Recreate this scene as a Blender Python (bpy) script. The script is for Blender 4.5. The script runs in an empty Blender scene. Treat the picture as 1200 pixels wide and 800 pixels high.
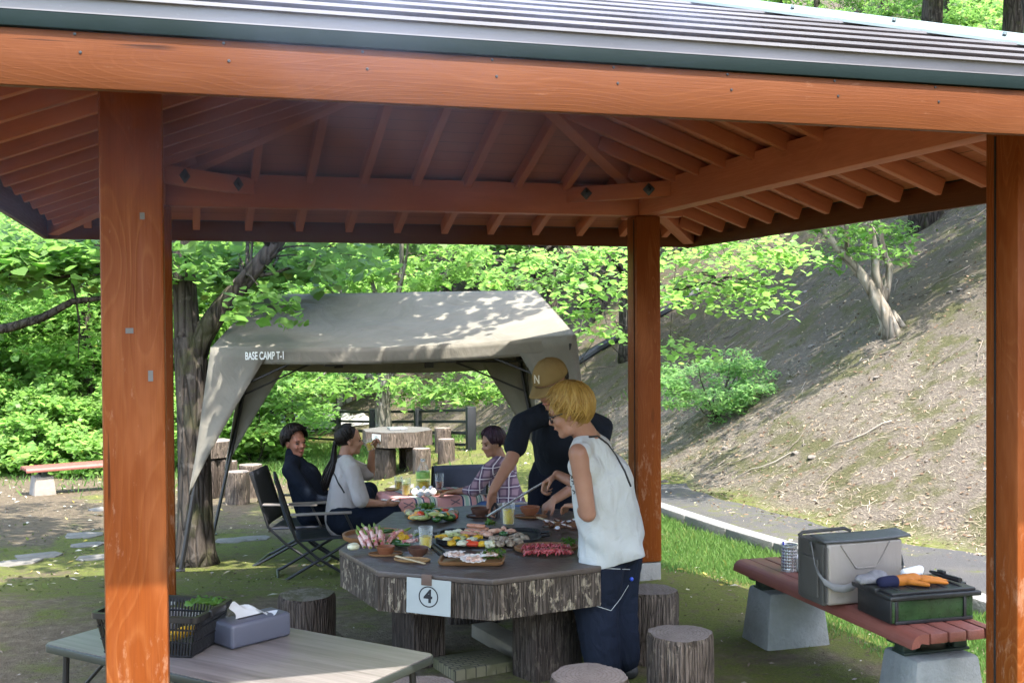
import bpy, bmesh, math, random
import numpy as np
from mathutils import Vector, Matrix, Euler, Quaternion, noise as mnoise

S = bpy.context.scene
COL = S.collection
R = math.radians

# ------------------------------------------------------------------ camera
F = 1311.0
CAM = np.array([.135, -3.594, 1.73])
YAW, PITCH, ROLL = -.288, -.018, -.007
cam_d = bpy.data.cameras.new('camera'); cam = bpy.data.objects.new('camera', cam_d); COL.objects.link(cam)
_c, _s = math.cos(YAW), math.sin(YAW)
FW = np.array([-_s*math.cos(PITCH), _c*math.cos(PITCH), math.sin(PITCH)])
_rt = np.array([_c, _s, 0.]); _up = np.cross(_rt, FW)
RT = _rt*math.cos(ROLL)+_up*math.sin(ROLL); UP = -_rt*math.sin(ROLL)+_up*math.cos(ROLL)
cam.matrix_world = Matrix(((RT[0], UP[0], -FW[0], CAM[0]), (RT[1], UP[1], -FW[1], CAM[1]), (RT[2], UP[2], -FW[2], CAM[2]), (0, 0, 0, 1)))
cam_d.sensor_width = 36.0; cam_d.lens = 36.0*F/1200.0
cam_d.clip_start = .05; cam_d.clip_end = 600
S.camera = cam

# ------------------------------------------------------------------ light
SUN = Vector((.14, -.47, 1.0)).normalized()           # towards the sun
world = bpy.data.worlds.new('World'); S.world = world; world.use_nodes = True
wn = world.node_tree.nodes; wl = world.node_tree.links
bg = wn['Background']; sky = wn.new('ShaderNodeTexSky'); sky.sky_type = 'NISHITA'; sky.sun_disc = False
sky.sun_elevation = math.asin(SUN.z); sky.sun_rotation = math.atan2(SUN.x, SUN.y)
sky.dust_density = 2.4; sky.ozone_density = 1.0; sky.air_density = 1.0
wl.new(sky.outputs[0], bg.inputs[0]); bg.inputs[1].default_value = 0.15
sun_d = bpy.data.lights.new('sun', 'SUN'); sun_d.energy = 2.0; sun_d.angle = R(.53); sun_d.color = (1, .95, .86)
sun = bpy.data.objects.new('sun', sun_d); COL.objects.link(sun); sun.location = (-10, -14, 30)
sun.rotation_euler = SUN.to_track_quat('Z', 'Y').to_euler()
S.view_settings.view_transform = 'Standard'; S.view_settings.look = 'None'
S.view_settings.exposure = 3.0; S.view_settings.gamma = 1.0; S.view_settings.use_curve_mapping = False
S.cycles.use_denoising = True
S.cycles.max_bounces = 8; S.cycles.diffuse_bounces = 5; S.cycles.transmission_bounces = 6; S.cycles.transparent_max_bounces = 8
S.cycles.caustics_reflective = False; S.cycles.caustics_refractive = False; S.cycles.sample_clamp_indirect = 6

# ------------------------------------------------------------------ geometry helpers
def ray(px, py):                                        # photograph pixel (1200 x 800) -> direction with unit depth
    return FW + RT*(px-600)/F - UP*(py-400)/F
def at(px, py, Z): return Vector(CAM + ray(px, py)*Z)
def gz(px, py, z):                                      # pixel -> point at height z
    d = ray(px, py); return Vector(CAM + d*((z-CAM[2])/d[2]))

class MB:
    def __init__(s): s.v = []; s.f = []
    def add(s, vs, fs, M=None):
        n = len(s.v)
        if M is not None: vs = [M @ Vector(v) for v in vs]
        s.v += [tuple(v) for v in vs]; s.f += [tuple(i+n for i in f) for f in fs]; return s
    def bm(s, b, M=None):
        b.verts.ensure_lookup_table(); b.verts.index_update()
        s.add([v.co.copy() for v in b.verts], [[v.index for v in f.verts] for f in b.faces], M); b.free(); return s
    def box(s, c, d, M=None, bev=0.0, seg=2, taper=None):
        b = bmesh.new(); bmesh.ops.create_cube(b, size=1)
        for v in b.verts:
            k = taper if taper and v.co.z > 0 else 1.0
            v.co = Vector((v.co.x*d[0]*k, v.co.y*d[1]*k, v.co.z*d[2]))
        if bev > 0: bmesh.ops.bevel(b, geom=b.edges[:], offset=bev, segments=seg, affect='EDGES', profile=.5)
        for v in b.verts: v.co += Vector(c)
        return s.bm(b, M)
    def tube(s, pts, r, n=8, M=None, cap=True, squash=None):
        pts = [Vector(p) for p in pts]; k = len(pts)
        if not hasattr(r, '__len__'): r = [r]*k
        vs = []; fs = []; ref = None
        for i, p in enumerate(pts):
            t = (pts[min(i+1, k-1)]-pts[max(i-1, 0)])
            t = t.normalized() if t.length > 1e-9 else Vector((0, 0, 1))
            if ref is None:
                ref = Vector((0, 0, 1)) if abs(t.z) < .9 else Vector((1, 0, 0))
            u = (ref - t*ref.dot(t)); u = u.normalized() if u.length > 1e-6 else t.orthogonal().normalized()
            w = t.cross(u); ref = u
            for j in range(n):
                a = 2*math.pi*j/n; sq = squash or 1.0
                vs.append(p + (u*math.cos(a)*sq + w*math.sin(a))*r[i])
        for i in range(k-1):
            for j in range(n):
                a = i*n+j; b2 = i*n+(j+1) % n
                fs.append((a, b2, b2+n, a+n))
        if cap:
            fs.append(tuple(reversed(range(n)))); fs.append(tuple(range((k-1)*n, k*n)))
        return s.add(vs, fs, M)
    def lathe(s, prof, n=24, M=None):                   # profile of (r, z); r = 0 closes
        vs = []; fs = []; rows = []
        for r, z in prof:
            if r < 1e-6: rows.append([len(vs)]); vs.append((0, 0, z))
            else:
                rows.append(list(range(len(vs), len(vs)+n)))
                vs += [(r*math.cos(2*math.pi*j/n), r*math.sin(2*math.pi*j/n), z) for j in range(n)]
        for a, b in zip(rows, rows[1:]):
            for j in range(n):
                k = (j+1) % n
                if len(a) == 1 and len(b) == 1: continue
                if len(a) == 1: fs.append((a[0], b[k], b[j]))
                elif len(b) == 1: fs.append((a[j], a[k], b[0]))
                else: fs.append((a[j], a[k], b[k], b[j]))
        return s.add(vs, fs, M)
    def prism(s, poly, z0, z1, M=None, bev=0.0):        # polygon in xy extruded along z
        n = len(poly); b = bmesh.new()
        lo = [b.verts.new((x, y, z0)) for x, y in poly]; hi = [b.verts.new((x, y, z1)) for x, y in poly]
        b.faces.new(list(reversed(lo))); b.faces.new(hi)
        for i in range(n): b.faces.new((lo[i], lo[(i+1) % n], hi[(i+1) % n], hi[i]))
        bmesh.ops.recalc_face_normals(b, faces=b.faces[:])
        if bev > 0: bmesh.ops.bevel(b, geom=b.edges[:], offset=bev, segments=2, affect='EDGES', profile=.5)
        return s.bm(b, M)
    def ell(s, c, r, M=None, u=16, v=10):
        b = bmesh.new(); bmesh.ops.create_uvsphere(b, u_segments=u, v_segments=v, radius=1)
        for q in b.verts: q.co = Vector((q.co.x*r[0], q.co.y*r[1], q.co.z*r[2])) + Vector(c)
        return s.bm(b, M)
    def quad(s, a, b, c, d): return s.add([a, b, c, d], [(0, 1, 2, 3)])
    def mesh(s, name, smooth=None):
        m = bpy.data.meshes.new(name); m.from_pydata(s.v, [], s.f); m.update()
        if smooth is not None:
            m.shade_smooth()
            if smooth < 180: m.set_sharp_from_angle(angle=R(smooth))
        return m
    def build(s, name, mat, parent=None, loc=None, smooth=35, M=None):
        return link(name, s.mesh(name, smooth), mat, parent, loc, M)

def link(name, me, mat, parent=None, loc=None, M=None):
    o = bpy.data.objects.new(name, me); COL.objects.link(o)
    if mat is not None:
        me.materials.clear()
        for m in (mat if isinstance(mat, (list, tuple)) else [mat]): me.materials.append(m)
    if parent is not None: o.parent = parent
    if M is not None: o.matrix_local = M
    elif loc is not None: o.location = loc
    return o
def np_mesh(name, V, Fc):                               # V (n,3) float, Fc (m,k) int
    m = bpy.data.meshes.new(name); n, k = Fc.shape
    m.vertices.add(len(V)); m.vertices.foreach_set('co', np.ascontiguousarray(V, dtype=np.float32).ravel())
    m.loops.add(n*k); m.loops.foreach_set('vertex_index', np.ascontiguousarray(Fc, dtype=np.int32).ravel())
    m.polygons.add(n); m.polygons.foreach_set('loop_start', np.arange(0, n*k, k, dtype=np.int32))
    m.update(calc_edges=True); m.validate(); return m
def tag(o, label, cat, group=None, kind=None):
    if label: o['label'] = label
    if cat: o['category'] = cat
    if group: o['group'] = group
    if kind: o['kind'] = kind
    return o
def thing(name, label, cat, loc=(0, 0, 0), rotz=0, group=None):
    o = bpy.data.objects.new(name, None); COL.objects.link(o); o.empty_display_size = .1
    o.location = loc; o.rotation_euler = (0, 0, rotz)
    return tag(o, label, cat, group)
def struct(o, label=None):
    o['kind'] = 'structure'
    if label: o['label'] = label
    return o
def dup(root, loc=None, rot=None, label=None, scale=None):
    def rec(o, par):
        c = o.copy(); COL.objects.link(c)
        if par is not None:
            c.parent = par
        for ch in [x for x in KIDS.get(o.name, [])]: rec(ch, c)
        return c
    KIDS = {}
    for x in COL.objects:
        if x.parent: KIDS.setdefault(x.parent.name, []).append(x)
    r = rec(root, None)
    if loc is not None: r.location = loc
    if rot is not None: r.rotation_euler = rot
    if scale is not None: r.scale = scale
    if label: r['label'] = label
    return r
def frame(p, q, up=(0, 0, 1), roll=0):                  # matrix whose X runs from p to q, origin at p
    p = Vector(p); q = Vector(q); x = (q-p).normalized(); u = Vector(up)
    if abs(x.dot(u)) > .99: u = Vector((0, 1, 0))
    y = u.cross(x).normalized(); z = x.cross(y)
    M = Matrix(((x.x, y.x, z.x, p.x), (x.y, y.y, z.y, p.y), (x.z, y.z, z.z, p.z), (0, 0, 0, 1)))
    return M @ Matrix.Rotation(roll, 4, 'X') if roll else M
def beam(name, p, q, w, h, mat, parent, bev=.004, up=(0, 0, 1), z0=None):
    """box part along its own X: w across, h tall; z0 = bottom offset below the line (default centred)"""
    p = Vector(p); q = Vector(q); L = (q-p).length; b = MB()
    zc = 0 if z0 is None else z0 + h/2
    b.box((L/2, 0, zc), (L, w, h), bev=bev)
    M = frame(p, q, up)
    return b.build(name, mat, parent, M=M)
def rel(L, p): return Vector(p)-Vector(L)

# ------------------------------------------------------------------ material helpers
def new_mat(name):
    m = bpy.data.materials.new(name); m.use_nodes = True; nt = m.node_tree
    return m, nt, nt.nodes['Principled BSDF']
class NT:
    """tiny node writer"""
    def __init__(s, nt): s.nt = nt; s.n = nt.nodes; s.l = nt.links
    def put(s, inp, v):
        if hasattr(v, 'is_output') or isinstance(v, bpy.types.NodeSocket): s.l.new(v, inp)
        elif v is not None:
            if hasattr(inp.default_value, '__len__') and not hasattr(v, '__len__'): v = (v, v, v)
            if hasattr(inp.default_value, '__len__') and len(inp.default_value) == 4 and len(v) == 3: v = (*v, 1)
            inp.default_value = v
    def coord(s, k='Object'):
        return s.n.new('ShaderNodeTexCoord').outputs[k]
    def mapp(s, v, scale=(1, 1, 1), loc=(0, 0, 0), rot=(0, 0, 0)):
        n = s.n.new('ShaderNodeMapping'); s.l.new(v, n.inputs[0]); n.inputs[1].default_value = loc; n.inputs[2].default_value = rot
        n.inputs[3].default_value = scale if hasattr(scale, '__len__') else (scale,)*3; return n.outputs[0]
    def noise(s, v, scale, detail=4, rough=.55, dist=0, out=0):
        n = s.n.new('ShaderNodeTexNoise'); s.put(n.inputs['Vector'], v); s.put(n.inputs['Scale'], scale)
        n.inputs['Detail'].default_value = detail; n.inputs['Roughness'].default_value = rough; n.inputs['Distortion'].default_value = dist
        return n.outputs[out]
    def voro(s, v, scale, feat='F1', out='Distance', rand=1.0):
        n = s.n.new('ShaderNodeTexVoronoi'); n.feature = feat; s.put(n.inputs['Vector'], v); s.put(n.inputs['Scale'], scale)
        n.inputs['Randomness'].default_value = rand; return n.outputs[out]
    def math(s, op, a, b=None, c=None, clamp=False):
        n = s.n.new('ShaderNodeMath'); n.operation = op; n.use_clamp = clamp
        for i, v in enumerate((a, b, c)):
            if v is not None: s.put(n.inputs[i], v)
        return n.outputs[0]
    def vmath(s, op, a, b=None):
        n = s.n.new('ShaderNodeVectorMath'); n.operation = op; s.put(n.inputs[0], a)
        if b is not None: s.put(n.inputs[1], b)
        return n.outputs[0]
    def ramp(s, fac, stops, interp='LINEAR'):
        n = s.n.new('ShaderNodeValToRGB'); s.l.new(fac, n.inputs[0]); cr = n.color_ramp; cr.interpolation = interp
        while len(cr.elements) < len(stops): cr.elements.new(.5)
        for e, (p, c) in zip(cr.elements, stops):
            e.position = p; e.color = (*c, 1) if hasattr(c, '__len__') else (c, c, c, 1)
        return n.outputs[0]
    def mix(s, fac, a, b, mode='MIX'):
        n = s.n.new('ShaderNodeMix'); n.data_type = 'RGBA'; n.blend_type = mode
        s.put(n.inputs[0], fac); s.put(n.inputs[6], a); s.put(n.inputs[7], b); return n.outputs[2]
    def sep(s, v):
        n = s.n.new('ShaderNodeSeparateXYZ'); s.l.new(v, n.inputs[0]); return n.outputs
    def comb(s, x, y, z):
        n = s.n.new('ShaderNodeCombineXYZ')
        for i, v in enumerate((x, y, z)): s.put(n.inputs[i], v)
        return n.outputs[0]
    def sm(s, v, a, b):                                 # smoothstep
        n = s.n.new('ShaderNodeMapRange'); n.interpolation_type = 'SMOOTHSTEP'; s.put(n.inputs[0], v)
        n.inputs[1].default_value = a; n.inputs[2].default_value = b; return n.outputs[0]
    def bump(s, h, dist=.01, strength=1.0, normal=None):
        n = s.n.new('ShaderNodeBump'); s.put(n.inputs['Height'], h); n.inputs['Distance'].default_value = dist; n.inputs['Strength'].default_value = strength
        if normal is not None: s.l.new(normal, n.inputs['Normal'])
        return n.outputs[0]
    def rand(s): return s.n.new('ShaderNodeObjectInfo').outputs['Random']
    def island(s): return s.n.new('ShaderNodeNewGeometry').outputs['Random Per Island']
    def pos(s): return s.n.new('ShaderNodeNewGeometry').outputs['Position']

def plain(name, col, rough=.5, metal=0.0, var=.12, nscale=8.0, bump=.0, bscale=60.0, spec=.5, coat=0.0):
    """simple painted / moulded surface with slight blotchy variation"""
    m, nt, b = new_mat(name); t = NT(nt); v = t.coord()
    n = t.noise(v, nscale, 5, .6)
    t.put(b.inputs['Base Color'], t.ramp(n, [(.25, [c*(1-var) for c in col]), (.75, [min(1, c*(1+var)) for c in col])]))
    b.inputs['Metallic'].default_value = metal; b.inputs['Specular IOR Level'].default_value = spec
    t.put(b.inputs['Roughness'], t.ramp(t.noise(v, nscale*3, 3), [(.3, max(0, rough-.07)), (.7, min(1, rough+.07))]))
    if coat: b.inputs['Coat Weight'].default_value = coat; b.inputs['Coat Roughness'].default_value = .1
    if bump: t.put(b.inputs['Normal'], t.bump(t.noise(v, bscale, 4), bump))
    return m
MAT = {}
# ------------------------------------------------------------------ the gazebo's materials
def wood_stain(name, base, light, dark, rough=.45, wear=0.25, boards=None, knots=True):
    """stained softwood, grain along the object's own X with cathedral figure"""
    m, nt, b = new_mat(name); t = NT(nt); v = t.coord(); rnd = t.rand()
    off = t.comb(t.math('MULTIPLY', rnd, 37.0), t.math('MULTIPLY', rnd, 11.0), t.math('MULTIPLY', rnd, 23.0))
    vo = t.vmath('ADD', v, off)
    # wandering heart of the log
    w1 = t.noise(t.mapp(vo, (.9, 3.0, 3.0)), 1.0, 2, .5, out=1)
    warp = t.vmath('MULTIPLY', t.vmath('SUBTRACT', w1, (.5, .5, .5)), (0, .46, .46))
    q = t.vmath('ADD', v, warp); sx, sy, sz = t.sep(q)
    cy = t.math('ADD', sy, t.math('MULTIPLY_ADD', rnd, .10, -.05)); cz = t.math('ADD', sz, t.math('MULTIPLY_ADD', rnd, -.10, .12))
    rr = t.math('SQRT', t.math('ADD', t.math('MULTIPLY', cy, cy), t.math('MULTIPLY', cz, cz)))
    fine = t.noise(t.mapp(vo, (2.5, 30, 30)), 1.0, 3, .6)
    rings = t.math('FRACT', t.math('ADD', t.math('MULTIPLY', rr, 62.0), t.math('MULTIPLY', fine, .5)))
    line = t.ramp(rings, [(0, 0), (.62, .25), (.86, 1), (1, .1)])
    fib = t.noise(t.mapp(vo, (5, 220, 220)), 1.0, 3, .7)
    big = t.noise(t.mapp(vo, (.7, 4, 4)), 1.6, 4, .6)
    c = t.mix(t.math('MULTIPLY', line, t.sm(t.noise(t.mapp(vo, (.8, 3, 3)), 1.3, 3), .3, .7)), base, light)
    c = t.mix(t.ramp(fib, [(.35, 0), (.75, .55)]), c, dark)
    c = t.mix(t.ramp(big, [(.35, 0), (.75, .5)]), c, dark)
    if knots:
        k = t.voro(t.mapp(vo, (1.3, 5.2, 5.2)), 1.0, out='Distance')
        c = t.mix(t.ramp(k, [(.04, .7), (.07, .4), (.12, 0)]), c, [x*.25 for x in dark])
    if wear:
        wr = t.math('ADD', t.noise(t.mapp(vo, (5, 14, 14)), 1.5, 6, .75), t.math('MULTIPLY', t.math('SUBTRACT', 1.0, t.sm(t.sep(v)[0], .60, 1.05)), .09 if wear > .2 else 0))
        c = t.mix(t.math('MULTIPLY', t.ramp(wr, [(.62, 0), (.72, 1)]), wear), c, (.55, .36, .24))
    if boards:
        bx = t.math('FRACT', t.math('MULTIPLY', t.sep(v)[1], 1/boards))
        gap = t.ramp(bx, [(0, 1), (.04, 0), (.96, 0), (1, 1)])
        c = t.mix(gap, c, (.02, .008, .004))
        tone = t.noise(t.comb(0, t.math('FLOOR', t.math('MULTIPLY', t.sep(v)[1], 1/boards)), rnd), 7.3, 0)
        c = t.mix(t.ramp(tone, [(.3, 0), (.7, .45)]), c, dark)
    t.put(b.inputs['Base Color'], c)
    t.put(b.inputs['Roughness'], t.ramp(fib, [(.3, rough-.06), (.7, rough+.15)]))
    b.inputs['Specular IOR Level'].default_value = .13
    hgt = t.math('ADD', t.math('MULTIPLY', line, .15 if wear < .2 else .4), t.math('MULTIPLY', fib, .5))
    crk = t.noise(t.mapp(vo, (1.1, 38, 38)), 1.0, 2, .5); c2 = t.mix(t.math('MULTIPLY', t.math('MULTIPLY', t.sm(crk, .70, .73), t.sm(t.noise(vo, 1.7, 2), .5, .6)), .75), c, [x*.22 for x in dark])
    fade = t.noise(t.mapp(vo, (.5, 2.2, 2.2)), 1.4, 5, .65); c2 = t.mix(t.math('MULTIPLY', t.sm(fade, .48, .72), .30), c2, [min(1, x*1.5+.02) for x in light]); t.put(b.inputs['Base Color'], c2)
    t.put(b.inputs['Normal'], t.bump(hgt, .0016, .7))
    return m
MAT['post'] = wood_stain('stained_cedar_post', (.192, .048, .0085), (.285, .098, .028), (.128, .029, .006), .42, .24)
MAT['beam'] = wood_stain('stained_cedar_beam', (.104, .032, .0080), (.120, .040, .0115), (.074, .020, .005), .5, .10)
MAT['inner'] = wood_stain('stained_cedar_inside', (.400, .125, .060), (.44, .145, .072), (.30, .085, .040), .5, .0)  # cedar coloured paler than outside to lift the shade under the roof
MAT['boards'] = wood_stain('stained_ceiling_boards', (.420, .150, .085), (.47, .175, .105), (.30, .098, .055), .55, .0, boards=.12)  # board colour raised too, brightening the shaded ceiling
MAT['bolt'] = plain('dark_steel_bolt', (.05, .055, .06), .45, .8)
MAT['greentrim'] = plain('dark_green_painted_trim', (.004, .0115, .011), .65, 0, .1, 3, spec=.15)
MAT['metal_roof'] = None
def roof_metal():
    m, nt, b = new_mat('brown_grey_roof_metal'); t = NT(nt); v = t.coord()
    n = t.noise(t.mapp(v, (1.0, 6, 6)), 2.0, 5, .6); sp = t.noise(v, 90, 2)
    c = t.ramp(n, [(.3, (.15, .145, .152)), (.7, (.205, .198, .206))])
    c = t.mix(t.ramp(sp, [(.68, 0), (.74, .14)]), c, (.35, .35, .33))
    t.put(b.inputs['Base Color'], c); b.inputs['Metallic'].default_value = .25
    t.put(b.inputs['Roughness'], t.ramp(n, [(.3, .34), (.7, .5)]))
    t.put(b.inputs['Normal'], t.bump(t.noise(t.mapp(v, (.6, 5, 5)), 2, 2), .004))
    return m
MAT['metal_roof'] = roof_metal()
MAT['cap_metal'] = plain('grey_green_ridge_cap', (.15, .185, .18), .45, .25, .15, 4)
MAT['concrete'] = plain('pale_concrete', (.24, .24, .225), .85, 0, .2, 6, .006, 50)

# ------------------------------------------------------------------ the gazebo
W, D, OV = 3.253, 3.67, .694
HP, HF = 2.456, 2.295                                   # underside of the plates, underside of the fascia
WPOST = .18
TAN = .37
def deck_z(d): return 2.435 + d*TAN                     # underside of the roof boards, d = metres in from the eave
def build_gazebo():
    g = thing('gazebo', 'open timber gazebo with stained orange posts and hipped metal roof', 'gazebo', (0, 0, 0))
    h = WPOST/2
    for x, y in ((0, 0), (W, 0), (0, D), (W, D)):
        p = beam('post', (x, y, .045), (x, y, HP-.002), WPOST, WPOST, MAT['post'], g, bev=.012, up=(0, 1, 0) if (x, y) != (0, 0) else (0, -1, 0))
        f = MB().box((x, y, -.078), (.172, .172, .24), bev=.01).build('post_foot', MAT['concrete'], g)
        if x > 1:                                       # drying slit sawn along the post
            s = MB().box((x-.092, y+.03 if y < 1 else y-.045, 1.28), (.006, .007, 2.3)).build('drying_slit', MAT['dark'], g)
        if (x, y) == (0, 0):
            for qx, qz, w_, h_ in ((-.01, 1.71, .022, .016), (.048, 1.575, .014, .032), (.03, 2.05, .014, .02)):
                MB().box((x+qx, y-.0915, qz), (w_, .004, h_)).build('patch', MAT['slate'], g)
    pb = .057; ph = .205
    # plates: long ones run front to back, short ones butt between them
    for x in (0, W):
        beam('plate_beam', (x, -.28, HP), (x, D+.28, HP), 2*pb, ph, MAT['inner'], g, z0=0)
    for y in (0, D):
        beam('plate_beam', (-.28+.0, y, HP+.001), (-pb-.001, y, HP+.001), 2*pb, ph-.06, MAT['inner'], g, z0=0)
        beam('plate_beam', (pb+.001, y, HP+.001), (W-pb-.001, y, HP+.001), 2*pb, ph, MAT['inner'], g, z0=0)
        beam('plate_beam', (W+pb+.001, y, HP+.001), (W+.28, y, HP+.001), 2*pb, ph-.06, MAT['inner'], g, z0=0)
    # corner braces with square washers
    for cx, cy, sx, sy in ((0, 0, 1, 1), (W, 0, -1, 1), (0, D, 1, -1), (W, D, -1, -1)):
        a = Vector((cx+sx*.56, cy+sy*.03, HP+.13)); b_ = Vector((cx+sx*.03, cy+sy*.56, HP+.13))
        br = beam('corner_brace', a, b_, .085, .10, MAT['inner'], g)
        n = Vector((sx, sy, 0)).normalized()
        for k in (.2, .8):
            c = a.lerp(b_, k) + n*.0445
            Mx = frame(c, c+n) @ Matrix.Rotation(R(45), 4, 'X')
            bb = MB().box((.004, 0, 0), (.008, .06, .06), bev=.001).lathe([(0, .0), (.016, 0), (.016, .022), (0, .024)], 6, Matrix.Rotation(R(90), 4, 'Y'))
            o = bb.build('bolt', MAT['bolt'], br); o.matrix_parent_inverse = frame(a, b_).inverted(); o.matrix_local = Mx
            o.matrix_parent_inverse = Matrix.Identity(4); o.matrix_local = frame(a, b_).inverted() @ Mx
    # roof planes
    x0, x1, y0, y1 = -OV, W+OV, -OV, D+OV
    run = (x1-x0)/2; rz = deck_z(run); yr0, yr1 = y0+run, y1-run; xm = W/2
    def Zd(d): return deck_z(d)
    # hips
    corners = ((x0, y0, xm, yr0), (x1, y0, xm, yr0), (x0, y1, xm, yr1), (x1, y1, xm, yr1))
    for cx, cy, ax, ay in corners:
        k = .012/run
        p = Vector((cx+(ax-cx)*k, cy+(ay-cy)*k, Zd(.012)-.012)); q = Vector((ax, ay, rz-.012))
        beam('hip_rafter', p, q, .09, .115, MAT['inner'], g, z0=-.115)
    beam('ridge_beam', (xm, yr0-.05, rz-.02), (xm, yr1+.05, rz-.02), .09, .12, MAT['inner'], g, z0=-.12)
    # common and jack rafters
    sp = .345; rw, rh = .048, .085
    def raf(p, q): beam('rafter', p, q, rw, rh, MAT['inner'], g, z0=-rh-.004, bev=.003)
    n = int((x1-x0)/sp); u0 = (x1-x0-sp*(n-1))/2
    for sgn, ye, yr in ((1, y0, yr0), (-1, y1, yr1)):
        for i in range(n):
            x = x0+u0+i*sp; d = min(x-x0, x1-x) - .07
            if d < .15: continue
            raf((x, ye+sgn*.03, Zd(.03)), (x, ye+sgn*d, Zd(d)))
    n = int((y1-y0)/sp); u0 = (y1-y0-sp*(n-1))/2
    for sgn, xe in ((1, x0), (-1, x1)):
        for i in range(n):
            y = y0+u0+i*sp; d = min(y-y0, y1-y, run) - .07
            if d < .15: continue
            raf((xe+sgn*.03, y, Zd(.03)), (xe+sgn*d, y, Zd(d)))
    # ceiling boards: one deck per plane, local X along the eave
    def plane(name, mat, e0, e1, t0, t1, z_of, thick, parent=g):
        """slab between eave edge e0-e1 and top edge t0-t1 (points in plan with inset distance)"""
        P = [Vector((x, y, z_of(d))) for x, y, d in (e0, e1, t1, t0)]
        M = frame(P[0], P[1]); nrm = (P[1]-P[0]).cross(P[3]-P[0]).normalized()
        if nrm.z < 0: nrm = -nrm
        y_ = nrm.cross((P[1]-P[0]).normalized()); x_ = (P[1]-P[0]).normalized()
        M = Matrix(((x_.x, y_.x, nrm.x, P[0].x), (x_.y, y_.y, nrm.y, P[0].y), (x_.z, y_.z, nrm.z, P[0].z), (0, 0, 0, 1)))
        I = M.inverted(); loc = [I @ p for p in P]
        return MB().prism([(p.x, p.y) for p in loc], 0, thick).build(name, mat, parent, M=M)
    e = .003
    quads = [((x0, y0+0, 0), (x1, y0, 0), (xm, yr0, run), (xm, yr0, run)),
             ((x1, y0, 0), (x1, y1, 0), (xm, yr0, run), (xm, yr1, run)),
             ((x1, y1, 0), (x0, y1, 0), (xm, yr1, run), (xm, yr1, run)),
             ((x0, y1, 0), (x0, y0, 0), (xm, yr1, run), (xm, yr0, run))]
    for e0, e1, t0, t1 in quads:
        if t0 == t1:
            P = [Vector((x, y, Zd(d))) for x, y, d in (e0, e1, t0)]
            x_ = (P[1]-P[0]).normalized(); nrm = x_.cross((P[2]-P[0])).normalized(); y_ = nrm.cross(x_)
            M = Matrix(((x_.x, y_.x, nrm.x, P[0].x), (x_.y, y_.y, nrm.y, P[0].y), (x_.z, y_.z, nrm.z, P[0].z), (0, 0, 0, 1)))
            I = M.inverted(); loc = [I @ p for p in P]
            MB().prism([(p.x, p.y) for p in loc], 0, .014).build('ceiling_boards', MAT['boards'], g, M=M)
        else: plane('ceiling_boards', MAT['boards'], e0, e1, t0, t1, Zd, .014)
    # fascia boards and green drip trim
    ft = .03
    zt = HF+.135
    for a, b_, nx, ny in (((x0, y0), (x1, y0), 0, -1), ((x1, y0), (x1, y1), 1, 0), ((x1, y1), (x0, y1), 0, 1), ((x0, y1), (x0, y0), -1, 0)):
        ext = Vector((b_[0]-a[0], b_[1]-a[1], 0)).normalized()*(ft if ny else 0)
        off = Vector((nx, ny, 0))*(ft/2)
        p = Vector((*a, HF))+off-ext; q = Vector((*b_, HF))+off+ext
        beam('fascia', p, q, ft, zt-HF, MAT['beam'], g, z0=0, bev=.003)
        off2 = Vector((nx, ny, 0))*(ft/2+.004); ext2 = Vector((b_[0]-a[0], b_[1]-a[1], 0)).normalized()*(ft+.006 if ny else -.004)
        beam('drip_trim', Vector((*a, zt+.002))+off2-ext2, Vector((*b_, zt+.002))+off2+ext2, ft+.012, .052, MAT['greentrim'], g, z0=0, bev=.002)
        if ny == -1:
            for i in range(13):
                for zz in (.085, .128):
                    xx = x0+.25+i*.345+(.012 if zz < .1 else 0)
                    MB().lathe([(0, 0), (.004, 0), (.0035, .002), (0, .0025)], 8, Matrix.Translation((xx, y0-ft, HF+zz)) @ Matrix.Rotation(R(90), 4, 'X')).build('nail', MAT['bolt'], g)
    # stepped metal courses, one mesh per plane
    ez = .05; c0 = .05
    def zs(d): return deck_z(d)+.060
    course = .228
    for e0, e1, t0, t1 in quads:
        m = MB(); N = 15
        A0 = Vector(e0[:2]); A1 = Vector(e1[:2]); T0 = Vector(t0[:2]); T1 = Vector(t1[:2])
        nout = Vector(((A1-A0).y, -(A1-A0).x)).normalized()
        ex = (A1-A0).normalized()
        tot = run+c0; nrow = int(tot/course)+1
        for r_ in range(nrow):
            d0 = -c0+r_*course; d1 = min(d0+course+.004, run)
            if d0 >= run-.01: break
            def at_d(d, lift):
                s_ = d/run
                L_ = A0.lerp(T0, s_); R_ = A1.lerp(T1, s_)
                return Vector((L_.x, L_.y, zs(d)+lift)), Vector((R_.x, R_.y, zs(d)+lift))
            st = .038
            a, b_ = at_d(d0, st); c, d_ = at_d(d1, .001)
            a2, b2 = at_d(d0, .0015) if r_ else at_d(d0, -.006)
            n0 = Vector((nout.x, nout.y, 0))*.006
            m.add([a+n0, b_+n0, d_, c], [(0, 1, 2, 3)]); dn = Vector((0, 0, -.009)); bk = n0*(-5.5 if r_ else -1.5)
            m.add([a+n0+dn, b_+n0+dn, b_+n0, a+n0], [(0, 1, 2, 3)])
            m.add([a+bk+dn, b_+bk+dn, b_+n0+dn, a+n0+dn], [(0, 1, 2, 3)]); m.add([a2+bk, b2+bk, b_+bk+dn, a+bk+dn], [(0, 1, 2, 3)])
            if r_ == 0:
                i0, i1 = at_d(.03, -.006); m.add([i0, i1, b2-n0*1.5, a2-n0*1.5], [(0, 1, 2, 3)])
        o = m.build('metal_roof', MAT['metal_roof'], g, smooth=None)
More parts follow.
